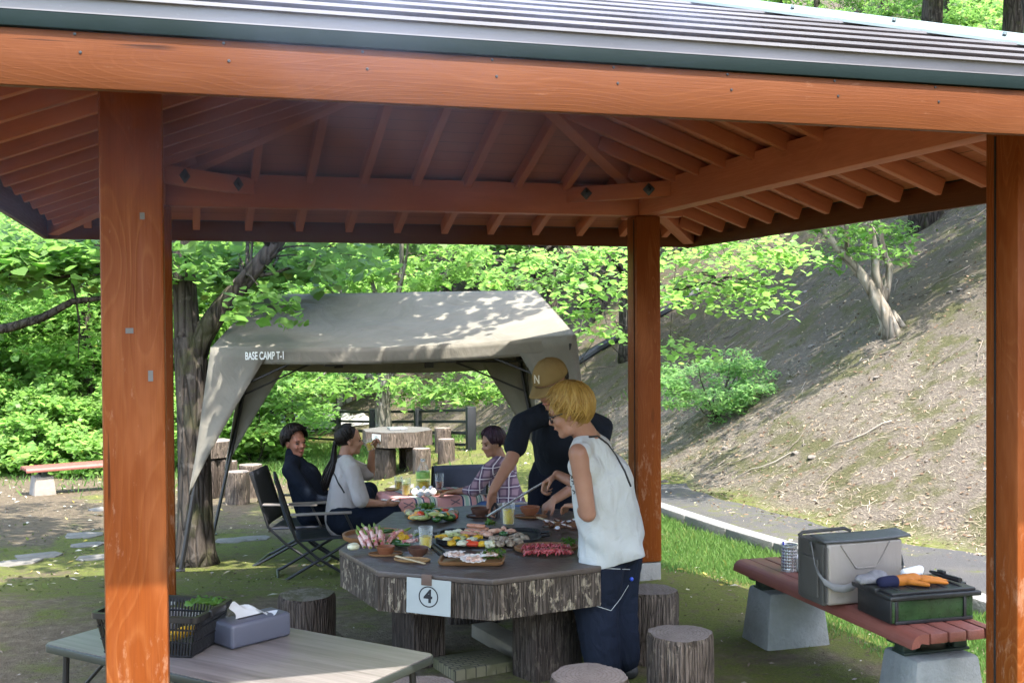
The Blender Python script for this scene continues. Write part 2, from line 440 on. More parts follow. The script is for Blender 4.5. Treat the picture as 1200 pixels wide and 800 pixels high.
    for cx, cy, ax, ay in corners:
        dx = Vector((ax-cx, ay-cy)).normalized()
        p = Vector((cx-dx.x*.07, cy-dx.y*.07, zs(-.05)+.050)); q = Vector((ax, ay, zs(run)+.058))
        m = MB(); L = (q-p).length
        prof = [(-.10, -.042), (-.098, -.03), (-.02, .016), (.02, .016), (.098, -.03), (.10, -.042)]
        vs = [(xx, yy, zz) for xx in (0, L) for yy, zz in prof]; k = len(prof)
        m.add(vs, [(i, i+1, i+1+k, i+k) for i in range(k-1)] + [tuple(range(k))[::-1], tuple(range(k, 2*k))])
        for i in range(8):
            for yy in (-.065, .065): m.lathe([(0, .012), (.008, .01), (.009, 0)], 8, Matrix.Translation((.3+i*.42, yy, -.006)))
        m.build('hip_cap', MAT['cap_metal'], g, M=frame(p, q), smooth=30)
    beam('ridge_cap', (xm, yr0-.08, zs(run)+.03), (xm, yr1+.08, zs(run)+.03), .2, .05, MAT['cap_metal'], g)
    return g
MAT['dark'] = plain('dark_slot', (.012, .008, .006), .9)
MAT['slate'] = plain('grey_filler_patch', (.13, .12, .11), .7)

build_gazebo()
# ------------------------------------------------------------------ terrain
def sst(x, a, b):
    t = np.clip((np.asarray(x, float)-a)/(b-a), 0, 1); return t*t*(3-2*t)
BASE = np.array([(8.6, -8), (7.4, -3), (6.6, 0), (5.98, 3.5), (5.55, 5.5), (5.65, 9), (6.4, 14), (6.9, 19), (5.2, 25), (1.5, 31), (-3, 37), (-12, 46), (-30, 60)])
def hill_d(x, y):
    """signed horizontal distance uphill of the foot of the slope"""
    P = np.stack([np.asarray(x, float).ravel(), np.asarray(y, float).ravel()], 1)
    best = np.full(len(P), 1e9); sg = np.ones(len(P))
    for a, b in zip(BASE[:-1], BASE[1:]):
        d = b-a; t = np.clip(((P-a)@d)/(d@d), 0, 1); q = a+t[:, None]*d; v = P-q; r = np.hypot(v[:, 0], v[:, 1])
        c = d[0]*v[:, 1]-d[1]*v[:, 0]
        u = r < best; best[u] = r[u]; sg[u] = np.where(c[u] < 0, 1, -1)
    return (best*sg).reshape(np.shape(x))
FD = np.array([-20, 6.9, 7.4, 8.8, 10.5, 13.6, 17.5, 22, 30, 45, 120.]); FH = np.array([0, 0, -.05, -.25, -.36, -.50, -.69, -.84, -1.3, -3.0, -6.])
def vn(x, y, s, seed=0):                                # cheap smooth noise
    x = np.asarray(x, float)*s+seed*17.3; y = np.asarray(y, float)*s-seed*9.1
    return (np.sin(x*1.7+np.sin(y*1.3)*1.2)+np.sin(y*1.9+np.sin(x*1.1+2)*1.3)+np.sin((x+y)*1.27+1.1)*.7)/2.7
def height(x, y, micro=True):
    x = np.asarray(x, float); y = np.asarray(y, float)
    d = (x-CAM[0])*FW[0]+(y-CAM[1])*FW[1]
    f = np.interp(d, FD, FH)
    lat = .35+.65*(1-sst(x, 2.4, 4.6))
    lat = np.where(d > 18, np.maximum(lat, sst(d, 16, 24)), lat)
    z = f*lat
    z = z - 2.2*sst(-(x+4.5-.10*(y-8)), 0, 12)*sst(d, 12, 24)      # falls away to the left beyond the far bench
    hd = hill_d(x, y); up = np.maximum(hd, 0)
    z = z + np.where(hd > 0, .70*(np.sqrt(up*up+.16)-.4)*(1-.22*sst(up, 6, 30)), 0)
    if micro:
        z = z + np.where(hd > .2, .09*vn(x, y, .9, 1)*sst(up, .2, 2.5)+.035*vn(x, y, 3.1, 2)*sst(up, .2, 1.2), 0)
        z = z + .02*vn(x, y, .8, 3)*sst(d, 8, 12)*(hd < 0)
    return z
def hz(x, y): return float(height(np.array([x]), np.array([y]))[0])
def on_ground(px, py, z_off=0.0):
    """where the view ray of a photograph pixel meets the terrain"""
    d = ray(px, py); lo = 2.0; Z = np.linspace(2, 70, 3000); P = CAM+Z[:, None]*d
    g = height(P[:, 0], P[:, 1])+z_off; i = np.argmax(P[:, 2] < g)
    if i == 0: i = 1
    a, b = P[i-1], P[i]; ga, gb = P[i-1, 2]-g[i-1], P[i, 2]-g[i]; t = ga/(ga-gb)
    q = a+(b-a)*t; return Vector((q[0], q[1], q[2]-z_off))
def ground_mat():
    m, nt, b = new_mat('earth_moss_and_litter'); t = NT(nt); p = t.pos(); x, y, z = t.sep(p)
    hill = nt.nodes.new('ShaderNodeAttribute'); hill.attribute_name = 'hill'; H = hill.outputs['Fac']
    n1 = t.noise(p, .55, 5, .6); n2 = t.noise(p, 2.3, 6, .65); n3 = t.noise(p, 14, 6, .7); n4 = t.noise(p, 70, 4, .75)
    streak = t.noise(t.mapp(p, (60, 14, 40), rot=(0, 0, .5)), 1.0, 5, .7, 1.5)
    # flat yard: brown earth with moss
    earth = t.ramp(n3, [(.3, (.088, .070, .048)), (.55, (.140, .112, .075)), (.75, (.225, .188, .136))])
    moss = t.ramp(n4, [(.3, (.060, .072, .017)), (.6, (.125, .142, .034)), (.8, (.17, .188, .052))])
    mz = nt.nodes.new('ShaderNodeAttribute'); mz.attribute_name = 'moss'
    mf = t.sm(t.math('ADD', t.math('MULTIPLY_ADD', n1, 1.1, t.math('MULTIPLY', n2, 1.3)), t.math('MULTIPLY_ADD', mz.outputs['Fac'], .75, -.55)), 1.0, 1.35)
    mf = t.math('MULTIPLY', mf, t.sm(n3, .30, .52))
    earth = t.mix(t.math('MULTIPLY', t.sm(y, 4.6, 6.6), .5), earth, t.ramp(n3, [(.3, (.050, .038, .026)), (.55, (.085, .066, .046)), (.75, (.15, .122, .09))]))  # darker yard earth behind; paler colour under the roof lifts its shade
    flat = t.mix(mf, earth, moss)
    # slope: straw coloured litter with mossy soil patches
    straw = t.ramp(streak, [(.28, (.058, .048, .040)), (.45, (.120, .101, .084)), (.58, (.19, .164, .134)), (.75, (.30, .266, .222))])
    straw = t.mix(t.ramp(n4, [(.3, .5), (.6, 0)]), straw, (.06, .045, .034))
    soil = t.ramp(n3, [(.3, (.048, .040, .031)), (.7, (.125, .107, .080))])
    mos2 = t.ramp(n4, [(.3, (.040, .042, .015)), (.75, (.110, .112, .042))])
    hi = t.math('ADD', t.math('MULTIPLY_ADD', y, .16, z), t.math('MULTIPLY_ADD', n1, 3.0, t.math('MULTIPLY_ADD', n3, .9, -3.0)))
    hillc = t.mix(t.math('MULTIPLY', t.sm(hi, 1.0, 2.6), .85), straw, soil)
    hillc = t.mix(t.math('MULTIPLY', t.sm(n2, .45, .62), .8), hillc, mos2)
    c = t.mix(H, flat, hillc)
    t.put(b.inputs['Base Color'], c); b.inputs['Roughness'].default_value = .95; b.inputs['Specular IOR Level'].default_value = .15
    hh = t.math('ADD', t.math('MULTIPLY', n3, 1.0), t.math('ADD', t.math('MULTIPLY', n4, .5), t.math('MULTIPLY', streak, t.math('MULTIPLY', H, .9))))
    t.put(b.inputs['Normal'], t.bump(hh, .05, .8))
    return m
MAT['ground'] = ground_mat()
def build_ground():
    def axis(lo, hi, c0, c1, fine, coarse):
        a = list(np.arange(c0, c1, fine)); s = fine; v = c1
        while v < hi: a.append(v); s = min(s*1.12, coarse); v += s
        s = fine; v = c0-fine
        while v > lo: a.insert(0, v); s = min(s*1.12, coarse); v -= s
        return np.array(a)
    xs = axis(-170, 170, -4, 16, .12, 6); ys = axis(-60, 260, -1, 16, .12, 6)
    X, Y = np.meshgrid(xs, ys); Z = height(X, Y)
    V = np.stack([X.ravel(), Y.ravel(), Z.ravel()], 1); nx = len(xs); ny = len(ys)
    i, j = np.meshgrid(np.arange(nx-1), np.arange(ny-1)); a = (j*nx+i).ravel()
    me = np_mesh('ground', V, np.stack([a, a+1, a+1+nx, a+nx], 1))
    hd = hill_d(X, Y).ravel(); at_ = me.attributes.new('hill', 'FLOAT', 'POINT'); at_.data.foreach_set('value', sst(hd+.25*vn(X, Y, 2.2, 5).ravel(), -.15, .35).astype(np.float32))
    d = ((X-CAM[0])*FW[0]+(Y-CAM[1])*FW[1]).ravel()
    ms = .56+.44*sst(d, 6.2, 8.0)*(1-sst(d, 10.3, 12.0)) + .35*sst(d, 2, 4)*sst(X.ravel(), 1.4, 2.6)
    ms = ms*(1-.5*(X.ravel() < -1.0)*sst(d, 9.0, 11))
    am = me.attributes.new('moss', 'FLOAT', 'POINT'); am.data.foreach_set('value', ms.astype(np.float32))
    me.shade_smooth()
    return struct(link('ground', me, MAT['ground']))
build_ground()
# asphalt path along the foot of the slope, kerb between path and grass
KERB = [(4.75, -6.), (4.66, 0.), (4.60, 1.82), (4.52, 4.), (4.48, 6.), (4.5, 8.2)]
def along(poly, step):
    out = []; P = [Vector((*p, 0)) for p in poly]
    for a, b in zip(P, P[1:]):
        n = max(1, int((b-a).length/step))
        out += [a.lerp(b, i/n) for i in range(n)]
    return out+[P[-1]]
def asphalt_mat():
    m, nt, b = new_mat('worn_asphalt'); t = NT(nt); p = t.pos()
    n = t.noise(p, 1.1, 5, .6); g = t.noise(p, 160, 3, .8); n3 = t.noise(p, 9, 5, .7)
    c = t.ramp(g, [(.3, (.040, .040, .043)), (.6, (.068, .067, .068)), (.8, (.135, .130, .127))])
    c = t.mix(t.ramp(n, [(.45, 0), (.7, .55)]), c, (.10, .092, .082))
    c = t.mix(t.math('MULTIPLY', t.sm(n3, .50, .62), t.sm(n, .46, .60)), c, (.075, .082, .028))
    t.put(b.inputs['Base Color'], c); b.inputs['Roughness'].default_value = .9; b.inputs['Specular IOR Level'].default_value = .2
    t.put(b.inputs['Normal'], t.bump(g, .008)); return m
MAT['asphalt'] = asphalt_mat()
def build_path():
    pts = along(KERB, .25); m = MB(); rows = []
    for p in pts:
        ts = [(hd_x(p.y)) for _ in (0,)]
        xe = ts[0]-.02; N = 10; row = []
        for i in range(N+1):
            x = p.x+.08+(xe-p.x-.08)*i/N; x += .07*math.sin(p.y*2.3+1)*(i == N)+.05*math.sin(p.y*7.1)*(i == N)
            row.append((x, p.y, hz(x, p.y)+.006+(.006 if i < N else -.004)))
        rows.append(row)
    k = len(rows[0]); vs = [v for r in rows for v in r]
    m.add(vs, [(i*k+j, i*k+j+1, (i+1)*k+j+1, (i+1)*k+j) for i in range(len(rows)-1) for j in range(k-1)])
    struct(m.build('path', MAT['asphalt'], smooth=180))
    kb = MB()
    for i in range(len(pts)-1):
        if i % 3 == 0:
            a = pts[i]; b = pts[min(i+3, len(pts)-1)]
            za = hz(a.x, a.y); zb = hz(b.x, b.y)
            if (b-a).length < .05: continue
            M = frame((a.x, a.y, za), (b.x, b.y, zb)); L = (b-a).length
            kb.box((L/2, 0, .0), (L-.006, .15, .22), M, bev=.015)
    struct(kb.build('kerb', MAT['kerb']))
def hd_x(y):
    return float(np.interp(y, BASE[:, 1], BASE[:, 0]))
MAT['kerb'] = plain('weathered_kerb_concrete', (.165, .165, .157), .9, 0, .2, 5, .006, 60)
build_path()
# ------------------------------------------------------------------ vegetation
def leaf_mat(name, lo, hi, trans, rough=.45, tw=.45):
    m, nt, b = new_mat(name); t = NT(nt); isl = t.island(); p = t.pos()
    n = t.noise(p, 1.3, 3)
    k = t.math('ADD', t.math('MULTIPLY', isl, .6), t.math('MULTIPLY', n, .5))
    c = t.ramp(k, [(.2, lo), (.85, hi)])
    c = t.mix(t.ramp(isl, [(.965, 0), (.985, .7)]), c, (.20, .17, .03))
    t.put(b.inputs['Base Color'], c); b.inputs['Roughness'].default_value = rough; b.inputs['Specular IOR Level'].default_value = .3
    tr = nt.nodes.new('ShaderNodeBsdfTranslucent'); t.put(tr.inputs[0], t.mix(isl, trans, [x*.72 for x in trans]))
    mx = nt.nodes.new('ShaderNodeMixShader'); mx.inputs[0].default_value = tw
    nt.links.new(b.outputs[0], mx.inputs[1]); nt.links.new(tr.outputs[0], mx.inputs[2])
    nt.links.new(mx.outputs[0], nt.nodes['Material Output'].inputs[0]); return m
MAT['leaf_bright'] = leaf_mat('bright_broad_leaves', (.085, .170, .040), (.150, .245, .070), (.40, .70, .16), tw=.5)
MAT['leaf_mid'] = leaf_mat('mid_green_leaves', (.066, .145, .036), (.120, .210, .060), (.32, .60, .13), tw=.5)
MAT['leaf_deep'] = leaf_mat('deep_green_leaves', (.045, .105, .030), (.085, .160, .048), (.20, .42, .10))
MAT['leaf_blue'] = leaf_mat('soft_green_shrub_leaves', (.085, .170, .055), (.145, .240, .085), (.36, .66, .20), tw=.5)
def bark_mat(name, dark, light, scale=1.0, moss=0.0, vert=3.0):
    m, nt, b = new_mat(name); t = NT(nt); v = t.coord()
    q = t.mapp(v, (22*scale, 22*scale, vert*scale))
    n = t.noise(q, 1.0, 6, .7, .6); r = t.voro(t.mapp(v, (14*scale, 14*scale, 2.2*scale)), 1.0, 'DISTANCE_TO_EDGE')
    c = t.ramp(n, [(.3, dark), (.72, light)])
    c = t.mix(t.ramp(r, [(0, .75), (.12, 0)]), c, [x*.35 for x in dark])
    if moss: c = t.mix(t.math('MULTIPLY', t.sm(t.noise(v, 3.5, 5, .7), .5, .62), moss), c, (.075, .085, .025))
    c = t.mix(t.ramp(t.noise(v, 11, 3), [(.62, 0), (.7, .45)]), c, [min(.3, x*1.5+.02) for x in light])
    t.put(b.inputs['Base Color'], c); b.inputs['Roughness'].default_value = .95; b.inputs['Specular IOR Level'].default_value = .15
    t.put(b.inputs['Normal'], t.bump(t.math('ADD', n, t.math('MINIMUM', t.math('MULTIPLY', r, 4), .8)), .03, .8)); return m
MAT['bark'] = bark_mat('furrowed_dark_bark', (.034, .027, .022), (.105, .088, .075), 1, .3)
MAT['bark_grey'] = bark_mat('grey_bark', (.10, .09, .076), (.23, .212, .184), 1, .2)
MAT['bark_pale'] = bark_mat('smooth_pale_bark', (.17, .142, .107), (.34, .30, .245), .5, .1, 1.0)
LEAF4 = (np.array([(0, 0, 0), (.52, .42, .05), (1, 0, -.08), (.52, -.42, .05)]), np.array([(0, 1, 2, 3)]))
LEAF6 = (np.array([(0, 0, 0), (.22, .40, .05), (.62, .42, .03), (1, 0, -.10), (.62, -.42, .03), (.22, -.40, .05)]), np.array([(0, 1, 2, 3), (0, 3, 4, 5)]))
MAPLE = (np.array([(0, 0, 0), (.05, .55, -.04), (.40, .20, .03), (1, 0, -.10), (.40, -.20, .03), (.05, -.55, -.04)]), np.array([(0, 1, 2, 3), (0, 3, 4, 5)]))
def leaves(P, size, rng, tpl=LEAF4, tilt=.55, updir=None):
    """one little blade per point, mostly facing up, random heading"""
    n = len(P); yaw = rng.uniform(0, 2*np.pi, n); sz = size*np.clip(rng.lognormal(-.10, .34, n), .35, 1.7)
    N = np.stack([rng.normal(0, tilt, n), rng.normal(0, tilt, n), np.ones(n)], 1)
    if updir is not None: N += updir
    N /= np.linalg.norm(N, axis=1)[:, None]
    X = np.stack([np.cos(yaw), np.sin(yaw), np.zeros(n)], 1); X -= N*(X*N).sum(1)[:, None]; X /= np.linalg.norm(X, axis=1)[:, None]
    Y = np.cross(N, X); T, Fc = tpl
    V = P[:, None, :] + sz[:, None, None]*(T[None, :, 0, None]*X[:, None] + T[None, :, 1, None]*Y[:, None] + T[None, :, 2, None]*N[:, None])
    k = len(T); f = (np.arange(n)[:, None, None]*k + Fc[None]).reshape(-1, 4)
    return V.reshape(-1, 3), f
def sprays(centers, radii, per, rng, flat=.28, droop=.25):
    """points of flattened, slightly drooping foliage sprays"""
    out = []
    for c, r in zip(centers, radii):
        n = max(4, int(per*rng.uniform(.7, 1.3)))
        a = rng.uniform(0, 2*np.pi, n); q = np.sqrt(rng.uniform(0, 1, n))*r
        st = rng.uniform(.55, 1.0); h = rng.uniform(0, np.pi)
        x = q*np.cos(a); y = q*np.sin(a)*st
        z = rng.normal(0, flat*r*.5, n) - droop*q*q/r
        out.append(np.stack([c[0]+x*np.cos(h)-y*np.sin(h), c[1]+x*np.sin(h)+y*np.cos(h), c[2]+z], 1))
    return np.concatenate(out)
def limb(m, p, q, r0, r1, rng, n=7, sag=.0, wob=.08, seg=7):
    p = np.array(p, float); q = np.array(q, float); L = np.linalg.norm(q-p); pts = []
    off = rng.normal(0, wob*L, 3); off2 = rng.normal(0, wob*L*.4, 3)
    for i in range(n+1):
        t = i/n; s = math.sin(math.pi*t); pts.append(p+(q-p)*t+off*s+off2*math.sin(2*math.pi*t)+np.array([0, 0, sag*L*s]))
    m.tube(pts, [r0+(r1-r0)*(i/n)**.8 for i in range(n+1)], seg); return pts
def tree(name, label, base, fork, r0, clusters, cr, per, lsize, leafm, barkm, seed, group=None, nl=9, tpl=LEAF4, flat=.28, tilt=.55, extra=None, lean=(0, 0), cat='tree', twig=.35, seg=9):
    """trunk (with limbs) and crown; clusters = centres of foliage sprays in world space"""
    rng = np.random.default_rng(seed); base = Vector(base); L = base
    root = thing(name, label, cat, base, 0, group)
    m = MB(); top = np.array(fork) - np.array(base)
    pts = []; N = 9
    for i in range(N+1):
        t = i/N; w = .05*top[2]*math.sin(3.1*t*1.3+seed)*t*(1-t)*2
        pts.append(top*t+np.array([w, w*.6, 0]))
    pts[0] = pts[0]+np.array([0, 0, -.25])
    rad = [r0*(1.55 if i == 0 else 1.16 if i == 1 else 1.0)*(1-.38*i/N) for i in range(N+1)]
    m.tube(pts, rad, seg+3)
    C = np.array(clusters)-np.array(base)
    # limbs go to spread-out clusters, each feeds its neighbours with twigs
    idx = rng.permutation(len(C))[:nl]; ends = []
    for k in idx:
        s = pts[rng.integers(N-3, N+1)]
        lp = limb(m, s, C[k], r0*rng.uniform(.28, .5), .012, rng, 7, .08, .07, 7); ends.append(lp)
    allp = np.concatenate([np.array(e[2:]) for e in ends]) if ends else np.array([top])
    for c in C[rng.permutation(len(C))[:int(len(C)*twig)]]:
        j = np.argmin(((allp-c)**2).sum(1)); limb(m, allp[j], c, .02, .005, rng, 4, .03, .08, 4)
    if extra: extra(m, root, rng)
    m.build('trunk', barkm, root, smooth=180)
    P = sprays(C, np.array(cr)*rng.uniform(.7, 1.25, len(C)) if np.ndim(cr) == 0 else cr, per, rng, flat)
    V, f = leaves(P, lsize, rng, tpl, tilt)
    link('crown', np_mesh('crown', V, f), leafm, root)
    return root
def blob(rng, c, r, n, hollow=.35, low=-1):
    """n cluster centres in an ellipsoid, biased to its outside"""
    out = []
    while len(out) < n:
        v = rng.normal(0, 1, 3); v /= np.linalg.norm(v); q = rng.uniform(hollow, 1)**.5
        p = v*q
        if p[2] < low: continue
        out.append((c[0]+p[0]*r[0], c[1]+p[1]*r[1], c[2]+p[2]*r[2]))
    return out
def far_tree(px, Z, h, cr, label, seed, leafm='leaf_bright', crown_low=.25, n=70, per=110, ls=.16, r0=.14, group='trees behind the picnic ground', spray=.8, base=None, barkm='bark'):
    rng = np.random.default_rng(seed+1000)
    q = at(px, 500, Z); b = (q.x, q.y, hz(q.x, q.y)) if base is None else base
    lo = b[2]+h*crown_low; hi = b[2]+h
    cl = blob(rng, (b[0], b[1], (lo+hi)/2), (cr, cr, (hi-lo)/2), int(n*1.25)); ls = ls*.84; per = int(per*1.3)
    return tree('broadleaf_tree', label, b, (b[0]+rng.normal(0, .3), b[1]+rng.normal(0, .3), lo+(hi-lo)*.4), r0, cl, spray, per, ls, MAT[leafm], MAT[barkm], seed, group, nl=8, twig=.15, seg=6)

GT = 'trees behind the picnic ground'
# (pixel column, distance, height, crown radius, crown start, clusters, leaves each, leaf size, leaf material, label)
for i, (px, Z, h, cr, low, n, per, ls, lm, lb) in enumerate((
    (-70, 20.5, 4.8, 2.6, .02, 70, 150, .12, 'leaf_bright', 'leafy tree at the left edge with boughs down to the ground behind the far bench'),
    (98, 21, 6.0, 2.8, .36, 70, 150, .12, 'leaf_bright', 'tree with a dark trunk standing in the bright greenery beyond the far red bench'),
    (30, 29, 8.0, 3.8, .0, 100, 150, .16, 'leaf_bright', 'tall bright tree filling the gap left of the front post, behind the dark trunked one'),
    (178, 27, 7.2, 3.2, .02, 90, 150, .15, 'leaf_mid', 'bushy tree mostly hidden behind the front left post'),
    (275, 24, 6.2, 2.6, .06, 80, 150, .13, 'leaf_bright', 'bright tree right behind the forked dark trunk'),
    (345, 31, 7.6, 3.2, .22, 90, 140, .16, 'leaf_bright', 'light green tree whose top shows over the left half of the canopy'),
    (420, 38, 9.5, 4.2, .36, 100, 140, .2, 'leaf_mid', 'mid green tree far behind the middle of the canopy roof'),
    (525, 37, 9.0, 4.0, .18, 90, 140, .18, 'leaf_bright', 'pale green tree showing above the canopy right of the small sky gap'),
    (-20, 42, 12, 5.5, .0, 110, 140, .22, 'leaf_mid', 'tallest tree in the far left wood, seen past the front post'),
    (120, 44, 12, 5.5, .0, 110, 140, .22, 'leaf_mid', 'far wood tree left of the front post, darker and behind the rest'),
    (250, 46, 13, 5.5, .0, 110, 140, .22, 'leaf_deep', 'deep green far tree above the forked trunk'),
    (600, 33, 9.5, 3.4, .2, 90, 140, .16, 'leaf_bright', 'bright tree low on the far slope above the right half of the canopy'),
    (690, 30, 9, 3.2, .22, 90, 140, .15, 'leaf_mid', 'tree on the far slope just left of the far post'),
    (470, 44, 12, 4.8, .36, 100, 140, .2, 'leaf_mid', 'far tree on the slope behind the sky gap'),
    (-50, 24, 6.0, 3.2, .0, 90, 160, .13, 'leaf_mid', 'dense tree at the left edge, second row behind the bench'),
    (60, 24.5, 6.4, 3.0, .02, 90, 160, .13, 'leaf_bright', 'dense bright tree behind the dark trunked one'),
    (150, 23.5, 5.6, 2.8, .02, 90, 160, .13, 'leaf_bright', 'dense bright tree just left of the front post'),
    (240, 28, 7.0, 3.0, .02, 90, 150, .14, 'leaf_bright', 'dense bright tree seen beside the forked trunk'),
    (400, 34, 8.2, 3.4, .34, 90, 150, .13, 'leaf_bright', 'bright tree over the left half of the canopy roof, nearer than the rest'),
    (555, 35, 8.6, 3.4, .34, 90, 150, .13, 'leaf_bright', 'bright tree over the right half of the canopy roof, nearer than the rest'),
    (350, 52, 14, 5.5, .0, 110, 140, .24, 'leaf_mid', 'hazy green tree far beyond the fence'),
    )):
    far_tree(px, Z, h, cr, lb, 11+i, lm, low, n, per, ls, r0=.17 if px == 98 else .13)
# low bright bushes that close the view under the trees
def shrub(name, label, px, Z, r, h, seed, leafm, n=26, per=130, ls=.10, group=None, base=None, tpl=LEAF4, spray=.42):
    rng = np.random.default_rng(seed+500); q = at(px, 500, Z); b = (q.x, q.y, hz(q.x, q.y)) if base is None else base
    cl = blob(rng, (b[0], b[1], b[2]+h*.5), (r, r, h*.5), n, .2)
    root = thing(name, label, 'shrub', b, 0, group); m = MB(); C = np.array(cl)-np.array(b)
    for c in C[:14]: limb(m, (rng.normal(0, .05), rng.normal(0, .05), -.05), c, .016, .004, rng, 5, .05, .07, 5)
    m.build('stems', MAT['bark'], root, smooth=180)
    V, f = leaves(sprays(C, spray*rng.uniform(.7, 1.2, n), per, rng, .3), ls, rng, tpl)
    link('foliage', np_mesh('foliage', V, f), MAT[leafm], root); return root
for i, (px, Z, r, h, lm, lb) in enumerate((
    (-10, 18.5, 1.6, 1.5, 'leaf_bright', 'bright bush at the left edge behind the far bench'),
    (70, 18.8, 1.5, 1.2, 'leaf_bright', 'low bright bush straight behind the far red bench'),
    (150, 19, 1.7, 1.5, 'leaf_bright', 'bright bush at the far end of the red bench, partly behind the front post'),
    (298, 19.5, .8, 1.6, 'leaf_bright', 'bright leafy bush behind the man in the dark jumper'),
    (285, 21, 1.8, 1.7, 'leaf_mid', 'bush behind the left log stools'),
    (215, 22, 2.0, 2.2, 'leaf_mid', 'bush behind the forked dark trunk'),
    (20, 24, 2.6, 2.6, 'leaf_mid', 'large bush in the second row behind the far bench'),
    (45, 19.8, 1.3, 2.7, 'leaf_bright', 'tall bright bush behind the middle of the far bench'),
    (-25, 20, 1.3, 2.9, 'leaf_bright', 'tall bright bush at the left frame edge, above the far bench'),
    (118, 20.2, 1.2, 2.5, 'leaf_bright', 'tall bright bush just left of the front post, above the bench end'),
    (110, 25, 2.6, 2.8, 'leaf_bright', 'large bush left of the front post in the second row'),
    )):
    shrub('bush', lb, px, Z, r, h, 40+i, lm, 34, 150, .105, 'bushes at the edge of the picnic ground')

# the forked dark tree beside the canopy
def forked_tree():
    b = on_ground(229, 652); rng = np.random.default_rng(5)
    Zb = 9.35
    P = lambda x, y, Z=Zb: tuple(at(x, y, Z))
    cl = []
    # crown over the canopy and the yard, its lowest sprays seen under the eaves
    for x, y, Z, in ((215, 300, 9.0), (240, 292, 10.0), (275, 296, 9.9), (309, 346, 9.0), (288, 312, 10.2), (255, 325, 10.0), (330, 296, 10.0), (360, 300, 9.6), (395, 290, 9.4), (345, 312, 10), (425, 300, 10.4), (60, 300, 9), (100, 310, 9.2), (30, 290, 8.8), (80, 285, 9.4), (10, 315, 9.6)):
        cl.append(P(x, y, Z))
    c = np.array(P(250, 100, 9.6))
    cl += blob(rng, (c[0]-.3, c[1]+.2, c[2]+1.3), (2.8, 2.5, 1.5), 38, .2)+blob(rng, (2.15, 5.0, 5.1), (1.9, 1.5, .7), 46, .1)
    root = thing('forked_tree', 'dark forked tree whose trunk rises beside the canopy, behind the front left post', 'tree', b)
    m = MB(); bb = np.array(b); T = lambda *p: np.array(p)-bb
    fk = P(222, 395)
    pts = [T(*P(229, 664)), T(*P(229, 645)), T(*P(229, 610)), T(*P(228, 550)), T(*P(226, 480)), T(*P(224, 425)), T(*fk)]
    m.tube(pts, [.21, .165, .145, .135, .13, .135, .13], 14)
    a = [T(*P(224, 425)), T(*P(236, 395)), T(*P(258, 362)), T(*P(290, 325)), T(*P(318, 292)), T(*P(345, 255)), T(*P(370, 200, 9.6)), T(*P(390, 120, 9.8))]
    m.tube(a, [.12, .095, .082, .072, .066, .058, .045, .03], 10)
    l = [T(*P(224, 430)), T(*P(219, 380)), T(*P(216, 330)), T(*P(212, 280)), T(*P(215, 220)), T(*P(205, 140, 9.6)), T(*P(200, 60, 9.8))]
    m.tube(l, [.125, .105, .095, .085, .075, .06, .04], 10)
    src = [a[4], a[5], a[6], a[7], l[4], l[5], l[6]]
    for k in range(20, len(cl), 3): limb(m, src[k % 7], T(*cl[k]), .03, .006, rng, 6, .04, .07, 5)
    for k in range(19):
        s = (a[3] if cl[k][0] > fk[0]+.2 else l[2]); limb(m, s, T(*cl[k]), .02, .005, rng, 5, .05, .08, 5)
    m.tube([T(*P(296, 318)), T(*P(294, 300)), T(*P(296, 280))], [.012, .012, .01], 5)
    m.build('trunk', MAT['bark'], root, smooth=180)
    C = np.array(cl)-bb; rr = np.where(np.arange(len(C)) < 19, .34, .62)
    V1, f1 = leaves(sprays(C[:19], rr[:19], 150, rng, .35, .5), .086, rng, LEAF6, .5)
    V2, f2 = leaves(sprays(C[19:], rr[19:], 95, rng, .25), .12, rng, LEAF6, .5)
    link('crown', np_mesh('crown', np.concatenate([V1, V2]), np.concatenate([f1, f2+len(V1)])), MAT['leaf_mid'], root)
forked_tree()
